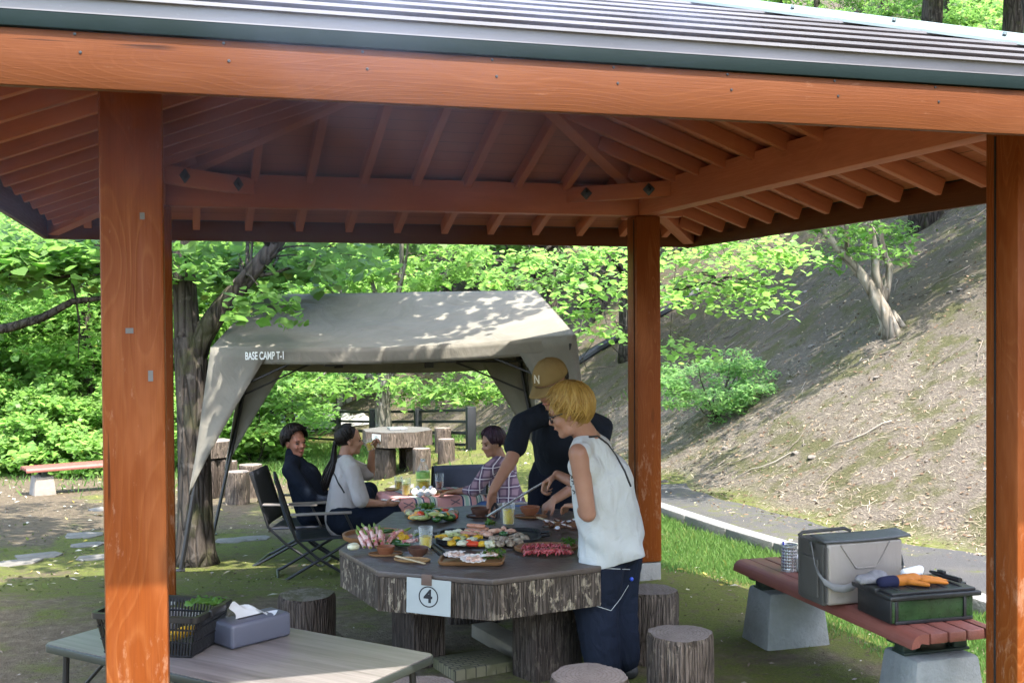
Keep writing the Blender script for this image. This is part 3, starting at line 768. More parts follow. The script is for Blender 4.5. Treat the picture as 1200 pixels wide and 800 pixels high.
# bough reaching in from a tree just outside the left edge
def bough_tree():
    b = at(-330, 600, 9.0); b = Vector((b.x, b.y, hz(b.x, b.y))); bb = np.array(b); rng = np.random.default_rng(9)
    root = thing('overhanging_tree', 'tree outside the left edge sending two bare dark boughs in under the eaves', 'tree', b)
    P = lambda x, y, Z=9.0: np.array(at(x, y, Z))-bb
    m = MB(); m.tube([P(-330, 640), P(-325, 560), P(-320, 450), P(-310, 330), P(-300, 200), P(-290, 60)], [.22, .18, .16, .14, .11, .06], 12)
    m.tube([P(-320, 450), P(-150, 410), P(-40, 390), P(10, 384), P(50, 372), P(85, 353), P(112, 350), P(150, 345)], [.08, .06, .045, .038, .034, .028, .02, .012], 8)
    m.tube([P(-312, 350), P(-120, 335), P(0, 323), P(40, 325), P(95, 323), P(120, 322)], [.06, .04, .024, .02, .014, .008], 7)
    m.tube([P(82, 324), P(88, 345), P(93, 380), P(92, 420)], [.01, .009, .007, .004], 5)
    cl = [P(*q) for q in ((20, 300, 9), (60, 290, 8.8), (95, 297, 9.1), (0, 280, 8.8), (110, 280, 9.0), (-40, 300, 9), (-90, 330, 9), (-60, 380, 9.3), (30, 312, 9.3), (75, 312, 8.9))]
    up = [np.array(v)-bb for v in blob(rng, tuple(np.array(at(-180, 60, 9.2))), (2.2, 2.2, 1.4), 24, .2)]
    for c in cl: limb(m, P(0, 323) if c[2] < 1e9 else P(0, 323), c, .014, .004, rng, 4, .05, .08, 4)
    for c in up[::3]: limb(m, P(-300, 200), c, .04, .006, rng, 6, .05, .07, 5)
    m.build('trunk', MAT['bark'], root, smooth=180)
    V1, f1 = leaves(sprays(cl, [.36]*len(cl), 110, rng, .3, .4), .095, rng, LEAF6, .45)
    V2, f2 = leaves(sprays(up, [.6]*len(up), 90, rng), .13, rng, LEAF6, .5)
    link('crown', np_mesh('crown', np.concatenate([V1, V2]), np.concatenate([f1, f2+len(V1)])), MAT['leaf_mid'], root)
bough_tree()
# grey trunk behind the far stone table
def grey_tree():
    b = on_ground(452, 532); Zb = (np.array(b)-CAM)@FW; rng = np.random.default_rng(21)
    cl = [tuple(at(x, y, Zb+dz)) for x, y, dz in ((345, 440, 0), (370, 446, -1), (395, 440, 1), (410, 450, -.5), (425, 442, 0), (330, 452, .5), (480, 448, 0), (505, 455, -.6), (530, 450, .4), (555, 452, 0), (575, 445, .8), (595, 452, 0), (620, 440, 1), (490, 458, .5), (520, 460, 1), (560, 460, .6), (455, 446, -.8), (345, 425, 0), (540, 430, 0), (585, 430, 0), (440, 430, .5), (360, 310, 0), (400, 302, .5), (440, 318, 0), (480, 306, .6), (505, 326, 0), (380, 330, .4), (430, 296, 0), (345, 325, .5), (465, 330, .3), (415, 322, 0), (535, 312, .4))]
    c = np.array(at(470, 300, Zb)); cl += blob(rng, (c[0], c[1], c[2]+1.2), (3.2, 2.4, 1.4), 44, .25)
    fk = tuple(at(450, 415, Zb))
    def ex(m, root, r_):
        P = lambda x, y: np.array(at(x, y, Zb))-np.array(b)
        m.tube([P(450, 470), P(443, 452), P(432, 440), P(410, 428), P(380, 405)], [.09, .075, .065, .055, .03], 8)
    tree('grey_trunk_tree', 'tree with a straight grey trunk right behind the far octagonal table', b, fk, .16, cl, .6, 110, .12, MAT['leaf_bright'], MAT['bark_grey'], 22, GT, nl=9, tpl=MAPLE, extra=ex)
grey_tree()
# trees at the foot of the slope, right of the canopy
def slope_trees():
    rng = np.random.default_rng(31)
    b = on_ground(652, 445); Zb = (np.array(b)-CAM)@FW
    cl = [tuple(at(x, y, Zb-dz)) for x, y, dz in ((560, 300, 2), (590, 315, 2.5), (612, 300, 2), (640, 330, 3), (575, 325, 3), (600, 330, 3.5), (690, 300, 3), (625, 312, 3), (660, 300, 2), (520, 310, 3), (545, 322, 2), (500, 325, 3), (480, 335, 2.5), (450, 325, 2), (420, 320, 3), (555, 290, 1))]
    c = np.array(at(640, 180, Zb)); cl += blob(rng, (c[0], c[1], c[2]+.8), (2.2, 2.0, 1.2), 24, .25)
    tree('slope_tree', 'dark trunked tree rising behind the right end of the canopy roof', b, tuple(at(646, 290, Zb)), .2, cl, .55, 110, .12, MAT['leaf_bright'], MAT['bark'], 33, GT, nl=14, tpl=LEAF6)
    b2 = on_ground(735, 418); Z2 = (np.array(b2)-CAM)@FW; Zs = 11.5
    # limbs of this one arch forward past the far post and carry the round-leaved sprays
    root = thing('arching_tree', 'tree behind the far post with arching mossy limbs and round leaved sprays', 'tree', b2)
    bb = np.array(b2); P = lambda x, y, Z=Z2: np.array(at(x, y, Z))-bb; m = MB()
    m.tube([P(737, 425), P(735, 400), P(734, 360), P(738, 320), P(745, 260), P(750, 180)], [.26, .2, .17, .15, .12, .08], 12)
    m.tube([P(736, 312), P(718, 340, Z2-2), P(705, 362, Z2-3), P(690, 380, Z2-4), P(678, 390, Z2-4.5), P(665, 398, Z2-5)], [.07, .07, .06, .055, .045, .03], 8)
    m.tube([P(738, 330), P(715, 300, Z2-2), P(700, 318, Z2-3), P(688, 345, Z2-3), P(672, 368, Z2-3)], [.06, .05, .045, .04, .03], 8)
    m.tube([P(745, 262), P(770, 300, Z2-3), P(800, 292, Z2-5), P(840, 268, Zs), P(870, 256, Zs)], [.06, .05, .04, .03, .015], 7)
    m.tube([P(742, 300), P(765, 330, Z2-4), P(790, 340, Zs+1), P(830, 330, Zs), P(880, 345, Zs)], [.05, .035, .025, .015, .007], 6)
    sp = [(800, 300), (825, 290), (850, 300), (875, 290), (900, 296), (925, 288), (845, 275), (880, 272), (905, 276), (860, 315), (885, 325), (905, 335), (918, 300), (800, 275), (785, 295), (830, 262), (875, 345), (895, 352), (940, 290), (780, 325), (800, 330), (822, 320), (840, 332), (818, 345), (785, 345), (868, 330)]
    cl = [P(x, y, Zs+rng.uniform(-.6, .9)) for x, y in sp]
    cl2 = [P(x, y, Z) for x, y, Z in ((700, 300, 13), (725, 290, 12.5), (690, 330, 12.5), (715, 345, 12.8), (730, 325, 12.2), (660, 345, 12.5), (655, 360, 12.6), (690, 365, 12.6), (705, 385, 12.4), (672, 320, 13), (785, 398, 11.6), (800, 402, 11.4), (645, 305, 13), (620, 290, 13.5), (670, 290, 13), (700, 282, 12.7))]
    up = [np.array(v)-bb for v in blob(rng, tuple(np.array(at(790, 120, Z2-3))), (3.4, 3.2, 1.8), 56, .2)]
    for c in cl: limb(m, P(840, 268+60*(c[2] < P(840, 310, Zs)[2]), Zs), c, .010, .003, rng, 4, .04, .06, 4)
    for c in cl2: limb(m, P(705, 350, Z2-3), c, .012, .003, rng, 4, .04, .06, 4)
    for c in up[::3]: limb(m, P(745, 262), c, .04, .006, rng, 6, .05, .07, 5)
    m.build('trunk', MAT['bark'], root, smooth=180)
    Q = [leaves(sprays(cl, [.34]*len(cl), 62, rng, .22, .45), .072, rng, LEAF6, .4), leaves(sprays(cl2, [.42]*len(cl2), 74, rng, .25, .4), .076, rng, LEAF6, .45), leaves(sprays(up, [.6]*len(up), 80, rng), .11, rng, LEAF6, .5)]
    off = 0; VV = []; FF = []
    for V, f in Q: VV.append(V); FF.append(f+off); off += len(V)
    link('crown', np_mesh('crown', np.concatenate(VV), np.concatenate(FF)), MAT['leaf_bright'], root)
slope_trees()
# pale many-stemmed tree on the slope
def pale_tree():
    b = on_ground(1044, 390); bb = np.array(b); Zb = (bb-CAM)@FW; rng = np.random.default_rng(41)
    root = thing('pale_tree', 'small pale barked tree with three stems leaning on the slope', 'tree', b)
    P = lambda x, y, Z=Zb: np.array(at(x, y, Z))-bb; m = MB()
    m.tube([P(1046, 398), P(1043, 384), P(1036, 366), P(1028, 350), P(1024, 340)], [.15, .105, .092, .084, .078], 12)
    m.tube([P(1072, 388, Zb-.1), P(1058, 382), P(1044, 366)], [.012, .035, .055], 8)
    m.tube([P(1030, 392, Zb+.1), P(1036, 382), P(1038, 368)], [.02, .045, .06], 8)
    m.tube([P(1038, 370), P(1016, 330), P(1002, 313), P(990, 300), P(978, 286), P(968, 274), P(955, 250), P(945, 215)], [.075, .068, .060, .054, .046, .04, .03, .02], 9)
    m.tube([P(1036, 366), P(1026, 320), P(1026, 295), P(1021, 275), P(1017, 255), P(1013, 225)], [.07, .055, .05, .047, .04, .028], 9)
    m.tube([P(1034, 358), P(1040, 335), P(1043, 312), P(1037, 300), P(1034, 285), P(1030, 255)], [.06, .046, .042, .038, .03, .02], 8)
    m.tube([P(990, 300), P(993, 282), P(991, 262), P(988, 240)], [.035, .03, .026, .02], 7)
    cl = [P(x, y, Zb+rng.uniform(-.8, .6)) for x, y in ((1040, 270), (1052, 285), (1035, 292), (1050, 262), (985, 285), (1000, 272), (1005, 292), (970, 265), (1020, 262), (1045, 300), (1060, 272), (985, 305))]
    up = [np.array(v)-bb for v in blob(rng, tuple(np.array(at(1010, 150, Zb))), (2.2, 2.0, 1.0), 40, .2)]
    for c in up[::2]: limb(m, P(1013, 225), c, .03, .005, rng, 5, .05, .07, 5)
    for c in cl: limb(m, P(1020, 262), c, .01, .003, rng, 4, .03, .06, 4)
    m.build('trunk', MAT['bark_pale'], root, smooth=180)
    V1, f1 = leaves(sprays(cl, [.3]*len(cl), 60, rng, .3, .3), .085, rng, MAPLE, .5); V2, f2 = leaves(sprays(up, [.5]*len(up), 70, rng), .1, rng, MAPLE, .5)
    link('crown', np_mesh('crown', np.concatenate([V1, V2]), np.concatenate([f1, f2+len(V1)])), MAT['leaf_mid'], root)
pale_tree()
shrub('slope_shrub', 'fresh green shrub growing on the lower slope right of the far post', 0, 0, .80, .95, 71, 'leaf_blue', 46, 120, .055, None, tuple(on_ground(838, 490)), MAPLE, .26)
# trees on the slope above the roof
for i, (px, py, h, cr, low, lm, lb) in enumerate((
    (1085, 262, 11, 3.2, .35, 'leaf_mid', 'dark trunked tree high on the slope, just under the right eaves'),
    (905, 225, 12, 3.4, .35, 'leaf_bright', 'tree on the slope whose bright crown shows over the roof hip'),
    (1180, 170, 12, 3.4, .25, 'leaf_mid', 'tree at the upper right corner beyond the roof'),
    (1240, 235, 11, 3.2, .3, 'leaf_mid', 'tree outside the right edge, high on the slope'),
    (800, 200, 13, 3.6, .35, 'leaf_bright', 'tree on the slope behind the roof peak'),
    (1110, 62, 12, 4.0, .0, 'leaf_mid', 'dark crowned tree in the back row above the right eaves'),
    (960, 45, 12, 4.0, .0, 'leaf_bright', 'bright crowned tree in the back row above the roof hip'),
    (1035, 25, 13, 4.2, .0, 'leaf_mid', 'tree in the back row between the bright and the dark crowned ones'),
    (1195, 55, 12, 4.0, .0, 'leaf_bright', 'bright tree in the back row at the upper right corner'),
    (875, 30, 12, 4.0, .0, 'leaf_mid', 'leafy tree in the back row where the roof hip meets the top edge'),
    )):
    b = on_ground(px, py); Z = (np.array(b)-CAM)@FW
    far_tree(px, Z, h, cr, lb, 80+i, lm, low, 80, 120, .15, .2, 'trees up the slope', .75, tuple(b))

for i, (px, py, r, h, lm) in enumerate(((850, 60, 2.0, 2.6, 'leaf_mid'), (905, 62, 1.9, 2.4, 'leaf_bright'), (960, 64, 2.0, 2.6, 'leaf_mid'), (1015, 66, 2.0, 2.4, 'leaf_bright'), (1070, 70, 2.0, 2.8, 'leaf_mid'), (1125, 74, 2.0, 2.5, 'leaf_bright'), (1180, 78, 2.0, 2.6, 'leaf_mid'), (1240, 82, 2.0, 2.5, 'leaf_bright'), (880, 20, 2.6, 4, 'leaf_deep'), (985, 20, 2.6, 4, 'leaf_mid'), (1090, 22, 2.6, 4, 'leaf_deep'), (1195, 26, 2.6, 4, 'leaf_mid'))):
    shrub('bush', 'leafy undergrowth bush on the upper slope, glimpsed above the roof hip', px, 0, r, h, 140+i, lm, 40, 130, .12, 'bushes on the upper slope', tuple(on_ground(px, py)), LEAF4, .6)
# ------------------------------------------------------------------ log-textured concrete furniture
def logside_mat(name, dark, mid, chips, chip=.5, patt=1.0):
    m, nt, b = new_mat(name); t = NT(nt); v = t.coord(); rnd = t.rand()
    vo = t.vmath('ADD', v, t.comb(t.math('MULTIPLY', rnd, 9), t.math('MULTIPLY', rnd, 5), t.math('MULTIPLY', rnd, 13)))
    n = t.noise(t.mapp(vo, (40, 40, 4.2)), 1.0, 6, .72, .8); r = t.voro(t.mapp(vo, (64, 64, 4.0)), 1.0, 'DISTANCE_TO_EDGE')
    c = t.ramp(n, [(.3, dark), (.68, mid)])
    c = t.mix(t.ramp(r, [(0, .65), (.09, 0)]), c, [x*.4 for x in dark])
    ch = t.noise(t.mapp(vo, (34, 34, 15)), 1.0, 5, .68, .5)
    lg = t.noise(vo, 2.6, 3)
    f = t.math('MULTIPLY', t.sm(ch, .54, .59), t.sm(lg, .38, .56))
    c = t.mix(t.math('MULTIPLY', f, chip), c, chips)
    c = t.mix(t.sm(t.noise(vo, 4, 4), .55, .75), c, [x*.7 for x in mid])
    t.put(b.inputs['Base Color'], c); b.inputs['Roughness'].default_value = .85; b.inputs['Specular IOR Level'].default_value = .2
    t.put(b.inputs['Normal'], t.bump(t.math('ADD', n, t.math('MINIMUM', t.math('MULTIPLY', r, 5), .8)), .02*patt, .9)); return m
def logtop_mat(name, a, c2, moss=0):
    m, nt, b = new_mat(name); t = NT(nt); v = t.coord(); sx, sy, sz = t.sep(v)
    n = t.noise(v, 9, 6, .7); n2 = t.noise(v, 60, 4, .7)
    rr = t.math('SQRT', t.math('ADD', t.math('MULTIPLY', sx, sx), t.math('MULTIPLY', sy, sy)))
    ring = t.math('FRACT', t.math('ADD', t.math('MULTIPLY', rr, 60), t.math('MULTIPLY', n, 3)))
    c = t.ramp(t.math('ADD', t.math('MULTIPLY', n, .75), t.math('MULTIPLY', n2, .3)), [(.3, a), (.75, c2)])
    crk = t.math('FRACT', t.math('ADD', t.math('MULTIPLY', t.math('ARCTAN2', sy, sx), 1.6), t.math('MULTIPLY', n, .55))); c = t.mix(t.math('MULTIPLY', t.ramp(crk, [(0, 1), (.035, 0), (1, 0)]), .6), c, [x*.25 for x in a])
    c = t.mix(t.ramp(ring, [(.6, 0), (.9, .38)]), c, [x*.4 for x in a])
    c = t.mix(t.sm(n, .60, .72), c, (.075, .06, .05))
    if moss: c = t.mix(t.math('MULTIPLY', t.sm(n, .40, .56), moss), c, (.06, .062, .022))
    t.put(b.inputs['Base Color'], c); b.inputs['Roughness'].default_value = .9; b.inputs['Specular IOR Level'].default_value = .2
    t.put(b.inputs['Normal'], t.bump(t.math('ADD', n, n2), .012, .7)); return m
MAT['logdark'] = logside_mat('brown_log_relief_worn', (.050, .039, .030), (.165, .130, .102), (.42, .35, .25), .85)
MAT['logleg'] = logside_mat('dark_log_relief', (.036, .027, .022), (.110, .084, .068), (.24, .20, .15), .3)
MAT['logstool'] = logside_mat('brown_bark_relief', (.070, .052, .040), (.22, .17, .135), (.34, .27, .20), .5, 1.6)
MAT['logdim'] = logside_mat('weathered_log_relief', (.085, .064, .050), (.19, .15, .122), (.30, .24, .18), .4)
MAT['logtop'] = logtop_mat('worn_log_end', (.135, .11, .095), (.24, .205, .18))
MAT['logtopmoss'] = logtop_mat('mossy_log_end', (.13, .115, .085), (.22, .19, .145), .8)
MAT['tabletop'] = plain('dark_stained_table_top', (.070, .054, .045), .42, 0, .35, 7, .004, 40)
MAT['steel_black'] = plain('black_steel', (.022, .022, .024), .42, .4)
MAT['iron'] = plain('black_cast_iron', (.018, .018, .019), .48, .5, .25, 12, .003, 90)
MAT['paper'] = plain('laminated_white_sheet', (.38, .41, .395), .35, 0, .05)
MAT['ink'] = plain('black_ink', (.012, .012, .014), .6)
MAT['clip'] = plain('brown_tape', (.12, .075, .055), .6)

def rough_cyl(name, r, h, mside, mtop, parent, seed, n=56, amp=.010, loc=(0, 0, 0), taper=1.0):
    """cast log: bark body and cut top as two parts"""
    rng = np.random.default_rng(seed); m = MB(); rows = 26; ph = rng.uniform(0, 6.28, 8)
    vs = []; fs = []
    for i in range(rows+1):
        z = h*i/rows
        for j in range(n):
            a = 2*math.pi*j/n
            d = amp*(.6*math.sin(3*a+ph[0])+.3*math.sin(7*a+ph[1]+z*4)+.5*mnoise.noise(Vector((math.cos(a)*9, math.sin(a)*9, z*2.5+seed)))+.7*mnoise.noise(Vector((math.cos(a)*26, math.sin(a)*26, z*5+seed*3))))
            q = (r+d)*(taper+(1-taper)*i/rows)
            if i == rows: q -= .006
            vs.append((q*math.cos(a), q*math.sin(a), z - (.006 if i == rows-1 else 0)))
    for i in range(rows):
        for j in range(n): fs.append((i*n+j, i*n+(j+1) % n, (i+1)*n+(j+1) % n, (i+1)*n+j))
    m.add(vs, fs); m.build(name, mside, parent, loc, smooth=60)
    t = MB(); top = vs[-n:]; k = [(0, 0, h+.001)]
    t.add(k+[(x*.6, y*.6, h+.0015+.002*math.sin(9*j)) for j, (x, y, z) in enumerate(top)]+[(x, y, z) for x, y, z in top],
          [(0, 1+j, 1+(j+1) % n) for j in range(n)]+[(1+j, 1+n+j, 1+n+(j+1) % n, 1+(j+1) % n) for j in range(n)])
    t.build('seat', mtop, parent, loc, smooth=60)
def log_stool(x, y, r, h, label, seed, group, ms='logstool', mt='logtop', n=56, z=None):
    g = hz(x, y) if z is None else z
    s = thing('log_stool', label, 'stool', (x, y, g), seed*.7, group)
    rough_cyl('stool_body', r, h+.06, MAT[ms], MAT[mt], s, seed, n, loc=(0, 0, -.06)); return s
GS = 'log stools round the barbecue table'
def at_z(px, py, z): p = gz(px, py, z); return p.x, p.y
for px, py, r, lb, sd, ms, mt in (
    (797, 741, .142, 'log stool right of the blonde woman, its worn top fully in view', 1, 'logstool', 'logtop'),
    (690, 790, .150, 'front log stool cut off by the bottom edge, in front of the woman\'s jeans', 2, 'logstool', 'logtop'),
    (359, 696, .140, 'dark mossy topped log stool behind the tissue box', 3, 'logleg', 'logtopmoss'),
    (764, 690, .128, 'log stool by the foot of the far right post, half behind the jeans', 4, 'logstool', 'logtop'),
    (492, 803, .135, 'log stool under the corner of the folding table', 5, 'logstool', 'logtop'),
    (372, 744, .125, 'low log stool peeping out just behind the folding table edge', 6, 'logleg', 'logtopmoss'),
    ):
    x, y = at_z(px, py, .36 if sd not in (5, 6) else (.33 if sd == 5 else .12)); log_stool(x, y, r, .36 if sd not in (5, 6) else (.33 if sd == 5 else .12), lb, sd, GS, ms, mt, 64)

def octagon(R_, a0=0): return [(R_*math.cos(a0+math.pi/4*i), R_*math.sin(a0+math.pi/4*i)) for i in range(8)]
def text_obj(s, size, mat, parent, M, name='lettering', depth=.0008, xs=1.0, shear=0, off=0.0):
    cu = bpy.data.curves.new(name, 'FONT'); cu.body = s; cu.size = size; cu.align_x = 'CENTER'; cu.align_y = 'CENTER'; cu.extrude = depth; cu.shear = shear; cu.offset = off
    o = bpy.data.objects.new(name, cu); COL.objects.link(o)
    me = bpy.data.meshes.new_from_object(o.evaluated_get(bpy.context.evaluated_depsgraph_get()))
    bpy.data.objects.remove(o); bpy.data.curves.remove(cu)
    for v in me.vertices: v.co.x *= xs
    return link(name, me, mat, parent, M=M)
def stone_table(loc, Rr, top, th, a0, label, mtop, mside, mleg, legs, number, sign_edge, sign_k, sign_w, simple=False, poly=None):
    t = thing('barbecue_table', label, 'table', loc)
    m = MB(); N = 14; seg = []
    P = poly or octagon(Rr, a0)
    for i in range(8):                                  # apron with relief, subdivided so that it reads as log bark
        a = Vector((*P[i], 0)); b = Vector((*P[(i+1) % 8], 0))
        for k in range(N): seg.append(a.lerp(b, k/N))
    n = len(seg); rows = 7; vs = []; fs = []
    for i in range(rows+1):
        z = top-th-.002-(0 if simple else 0)+th*i/rows-(.028 if not simple else 0)
        for p in seg:
            q = 1+.006*mnoise.noise(Vector((p.x*30, p.y*30, z*9)))/Rr*1.0
            vs.append((p.x*q, p.y*q, z))
    for i in range(rows):
        for j in range(n): fs.append((i*n+j, i*n+(j+1) % n, (i+1)*n+(j+1) % n, (i+1)*n+j))
    fs.append(tuple(reversed(range(n)))); fs.append(tuple(range(rows*n, (rows+1)*n)))
    m.add(vs, fs); m.build('apron', mside, t, smooth=40)
    if not simple: MB().prism([(x*1.006, y*1.006) for x, y in P], top-.0285, top, bev=.006).build('table_top', mtop, t)
    else: MB().prism(octagon(Rr-.006, a0), top-.0015, top+.002).build('table_top', mtop, t)
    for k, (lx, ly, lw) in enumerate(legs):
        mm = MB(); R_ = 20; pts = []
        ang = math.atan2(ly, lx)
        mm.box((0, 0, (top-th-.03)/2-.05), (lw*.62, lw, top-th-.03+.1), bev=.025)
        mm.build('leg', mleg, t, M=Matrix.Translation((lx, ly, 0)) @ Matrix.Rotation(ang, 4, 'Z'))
    # the numbered sheet hung on one side
    a = Vector((*P[sign_edge], 0)); b = Vector((*P[(sign_edge+1) % 8], 0)); c = a.lerp(b, sign_k)
    x_ = (b-a).normalized(); n_ = Vector((x_.y, -x_.x, 0))
    zc = top-.098 if not simple else top-.085
    M = Matrix(((x_.x, 0, n_.x, c.x+n_.x*.014), (x_.y, 0, n_.y, c.y+n_.y*.014), (0, 1, 0, zc), (0, 0, 0, 1)))
    sh = MB().box((0, 0, 0), (sign_w, sign_w*.74, .002)).build('number_sheet', MAT['paper'], t, M=M @ Matrix.Rotation(R(-1.5), 4, 'Z'))
    z = sign_w
    ring = MB(); K = 48
    for r0, r1 in ((.196*z, .222*z),):
        vs = [(r*math.cos(2*math.pi*j/K), r*math.sin(2*math.pi*j/K), .0016) for r in (r0, r1) for j in range(K)]
        ring.add(vs, [(j, (j+1) % K, K+(j+1) % K, K+j) for j in range(K)])
    ring.build('number_ring', MAT['ink'], sh, smooth=None)
    text_obj(number, .38*z, MAT['ink'], sh, Matrix.Translation((-.002, 0, .0014)), 'number', .0003, off=.0115*z)
    if not simple: MB().box((-.01, sign_w*.74/2-.004, .003), (.05, .05, .004), bev=.001).build('clip', MAT['clip'], sh)
    return t, (c, x_, n_)
TX, TY, TR, TZ = 1.66, 2.10, .72, .60
POLY = [(x-TX, y-TY) for x, y in ((.986, 1.453), (1.436, 1.127), (1.98, 1.225), (2.436, 2.209), (2.334, 2.747), (1.884, 3.073), (1.34, 2.975), (.884, 1.991))]
legs4 = [(x-TX, y-TY, w) for x, y, w in ((1.285, 2.02, .30), (1.85, 1.62, .31), (2.12, 2.15, .3), (1.75, 2.68, .3))]
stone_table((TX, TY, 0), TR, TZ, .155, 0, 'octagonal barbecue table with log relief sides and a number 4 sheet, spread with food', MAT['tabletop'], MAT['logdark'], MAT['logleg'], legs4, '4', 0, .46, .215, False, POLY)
def block(px, py, sx, sy, h, a, label, mat):
    p = gz(px, py, 0); tag(MB().box((0, 0, h/2-.03), (sx, sy, h+.06), bev=.006).build('paving_block', mat, M=Matrix.Translation(p) @ Matrix.Rotation(R(a), 4, 'Z')), label, 'block')
def brick_mat():
    m, nt, b = new_mat('mossy_brick_slab'); t = NT(nt); v = t.coord(); n = nt.nodes.new('ShaderNodeTexBrick'); t.put(n.inputs['Vector'], v); n.inputs['Scale'].default_value = 9; n.inputs['Mortar Size'].default_value = .03
    n.inputs['Color1'].default_value = (.13, .115, .06, 1); n.inputs['Color2'].default_value = (.16, .14, .085, 1); n.inputs['Mortar'].default_value = (.04, .035, .022, 1); t.put(b.inputs['Base Color'], t.mix(t.sm(t.noise(v, 8, 5), .45, .6), n.outputs[0], (.09, .085, .04))); b.inputs['Roughness'].default_value = .9; return m
block(556, 783, .34, .26, .05, 12, 'low mossy brick block on the ground under the table', brick_mat())
block(588, 757, .13, .5, .07, 10, 'pale plank shaped kerb stone on the ground behind the brick block', plain('pale_earthy_stone', (.20, .175, .13), .9, 0, .2, 7))

# hearth blocks under the table
# far table with number 6
b6 = on_ground(466, 553); b6 = Vector((b6.x, b6.y, hz(b6.x, b6.y)))
Z6 = (np.array(b6)-CAM)@FW; k6 = Z6/F
T6R = 42*k6; T6H = 50*k6
stone_table(b6, T6R, T6H, 17*k6, R(20), 'far octagonal stone table with a number 6 sheet, below the grey trunked tree', logtop_mat('pale_stone_top', (.07, .068, .062), (.12, .115, .108)), MAT['logdim'], MAT['logleg'], [(T6R*.62*math.cos(R(a)), T6R*.62*math.sin(R(a)), .3) for a in (225, 315, 45, 135)], '6', 4, .5, 12.5*k6, True)
hb = MB().box((0, 0, 0), (T6R*.5, T6R*.5, .03), bev=.004).build('griddle', plain('aluminium_lid', (.42, .44, .46), .3, .7), bpy.data.objects['barbecue_table.001'] if 'barbecue_table.001' in bpy.data.objects else None, loc=(0, 0, T6H+.018))
for px, py, w, lb, sd in ((443, 555, 21, 'log stool left of the number 6 table, in front of its leg', 11), (494, 552, 21, 'log stool in front of the number 6 table at its right leg', 12), (519, 528, 19, 'hindmost log stool right of the number 6 table', 13), (523, 541, 20, 'log stool right of the number 6 table, before the hindmost one', 14)):
    p = on_ground(px, py); k = ((np.array(p)-CAM)@FW)/F
    log_stool(p.x, p.y, w*k/2, 27*k, lb, sd, 'log stools at the far table', 'logdim', 'logtop', 28)
# table and stools at the left, half behind the canopy leg
p = on_ground(246, 582); kk = ((np.array(p)-CAM)@FW)/F; pc = p
stone_table(Vector((pc.x, pc.y, hz(pc.x, pc.y))), 27*kk, 66*kk, 18*kk, R(5), 'stone table half hidden behind the forked trunk and the canopy leg', MAT['logtop'], MAT['logdim'], MAT['logleg'], [(15*kk*math.cos(R(a)), 15*kk*math.sin(R(a)), .3) for a in (250, 340, 70, 160)], '5', 2, .5, 10*kk, True)
for px, py, w, h, lb, sd in ((279, 590, 28, 38, 'front log stool of the two right of the half hidden stone table', 21), (294, 582, 27, 38, 'log stool right behind the front one by the canopy leg', 22), (268, 572, 20, 32, 'log stool between the half hidden stone table and the canopy leg', 23)):
    p = on_ground(px, py); k = ((np.array(p)-CAM)@FW)/F
    log_stool(p.x, p.y, w*k/2, h*k, lb, sd, 'log stools at the left table', 'logdim', 'logtop', 32)

# ------------------------------------------------------------------ benches
def redslat_mat():
    m, nt, b = new_mat('red_brown_moulded_slat'); t = NT(nt); v = t.coord()
    g = t.noise(t.mapp(v, (4, 120, 120)), 1, 4, .7); n = t.noise(v, 5, 5, .65)
    c = t.ramp(g, [(.3, (.150, .046, .032)), (.7, (.195, .062, .046))]); c = t.mix(t.ramp(n, [(.5, 0), (.8, .4)]), c, (.26, .125, .10))
    t.put(b.inputs['Base Color'], c); b.inputs['Roughness'].default_value = .55; t.put(b.inputs['Normal'], t.bump(g, .0015)); return m
MAT['redslat'] = redslat_mat()
MAT['greeniron'] = plain('dark_green_cast_bracket', (.022, .035, .028), .5, .3)
MAT['block'] = plain('pale_concrete_block', (.195, .205, .20), .85, 0, .22, 7, .006, 50)
MAT['block2'] = plain('brown_concrete_block', (.25, .215, .18), .9, 0, .2, 7, .006, 50)
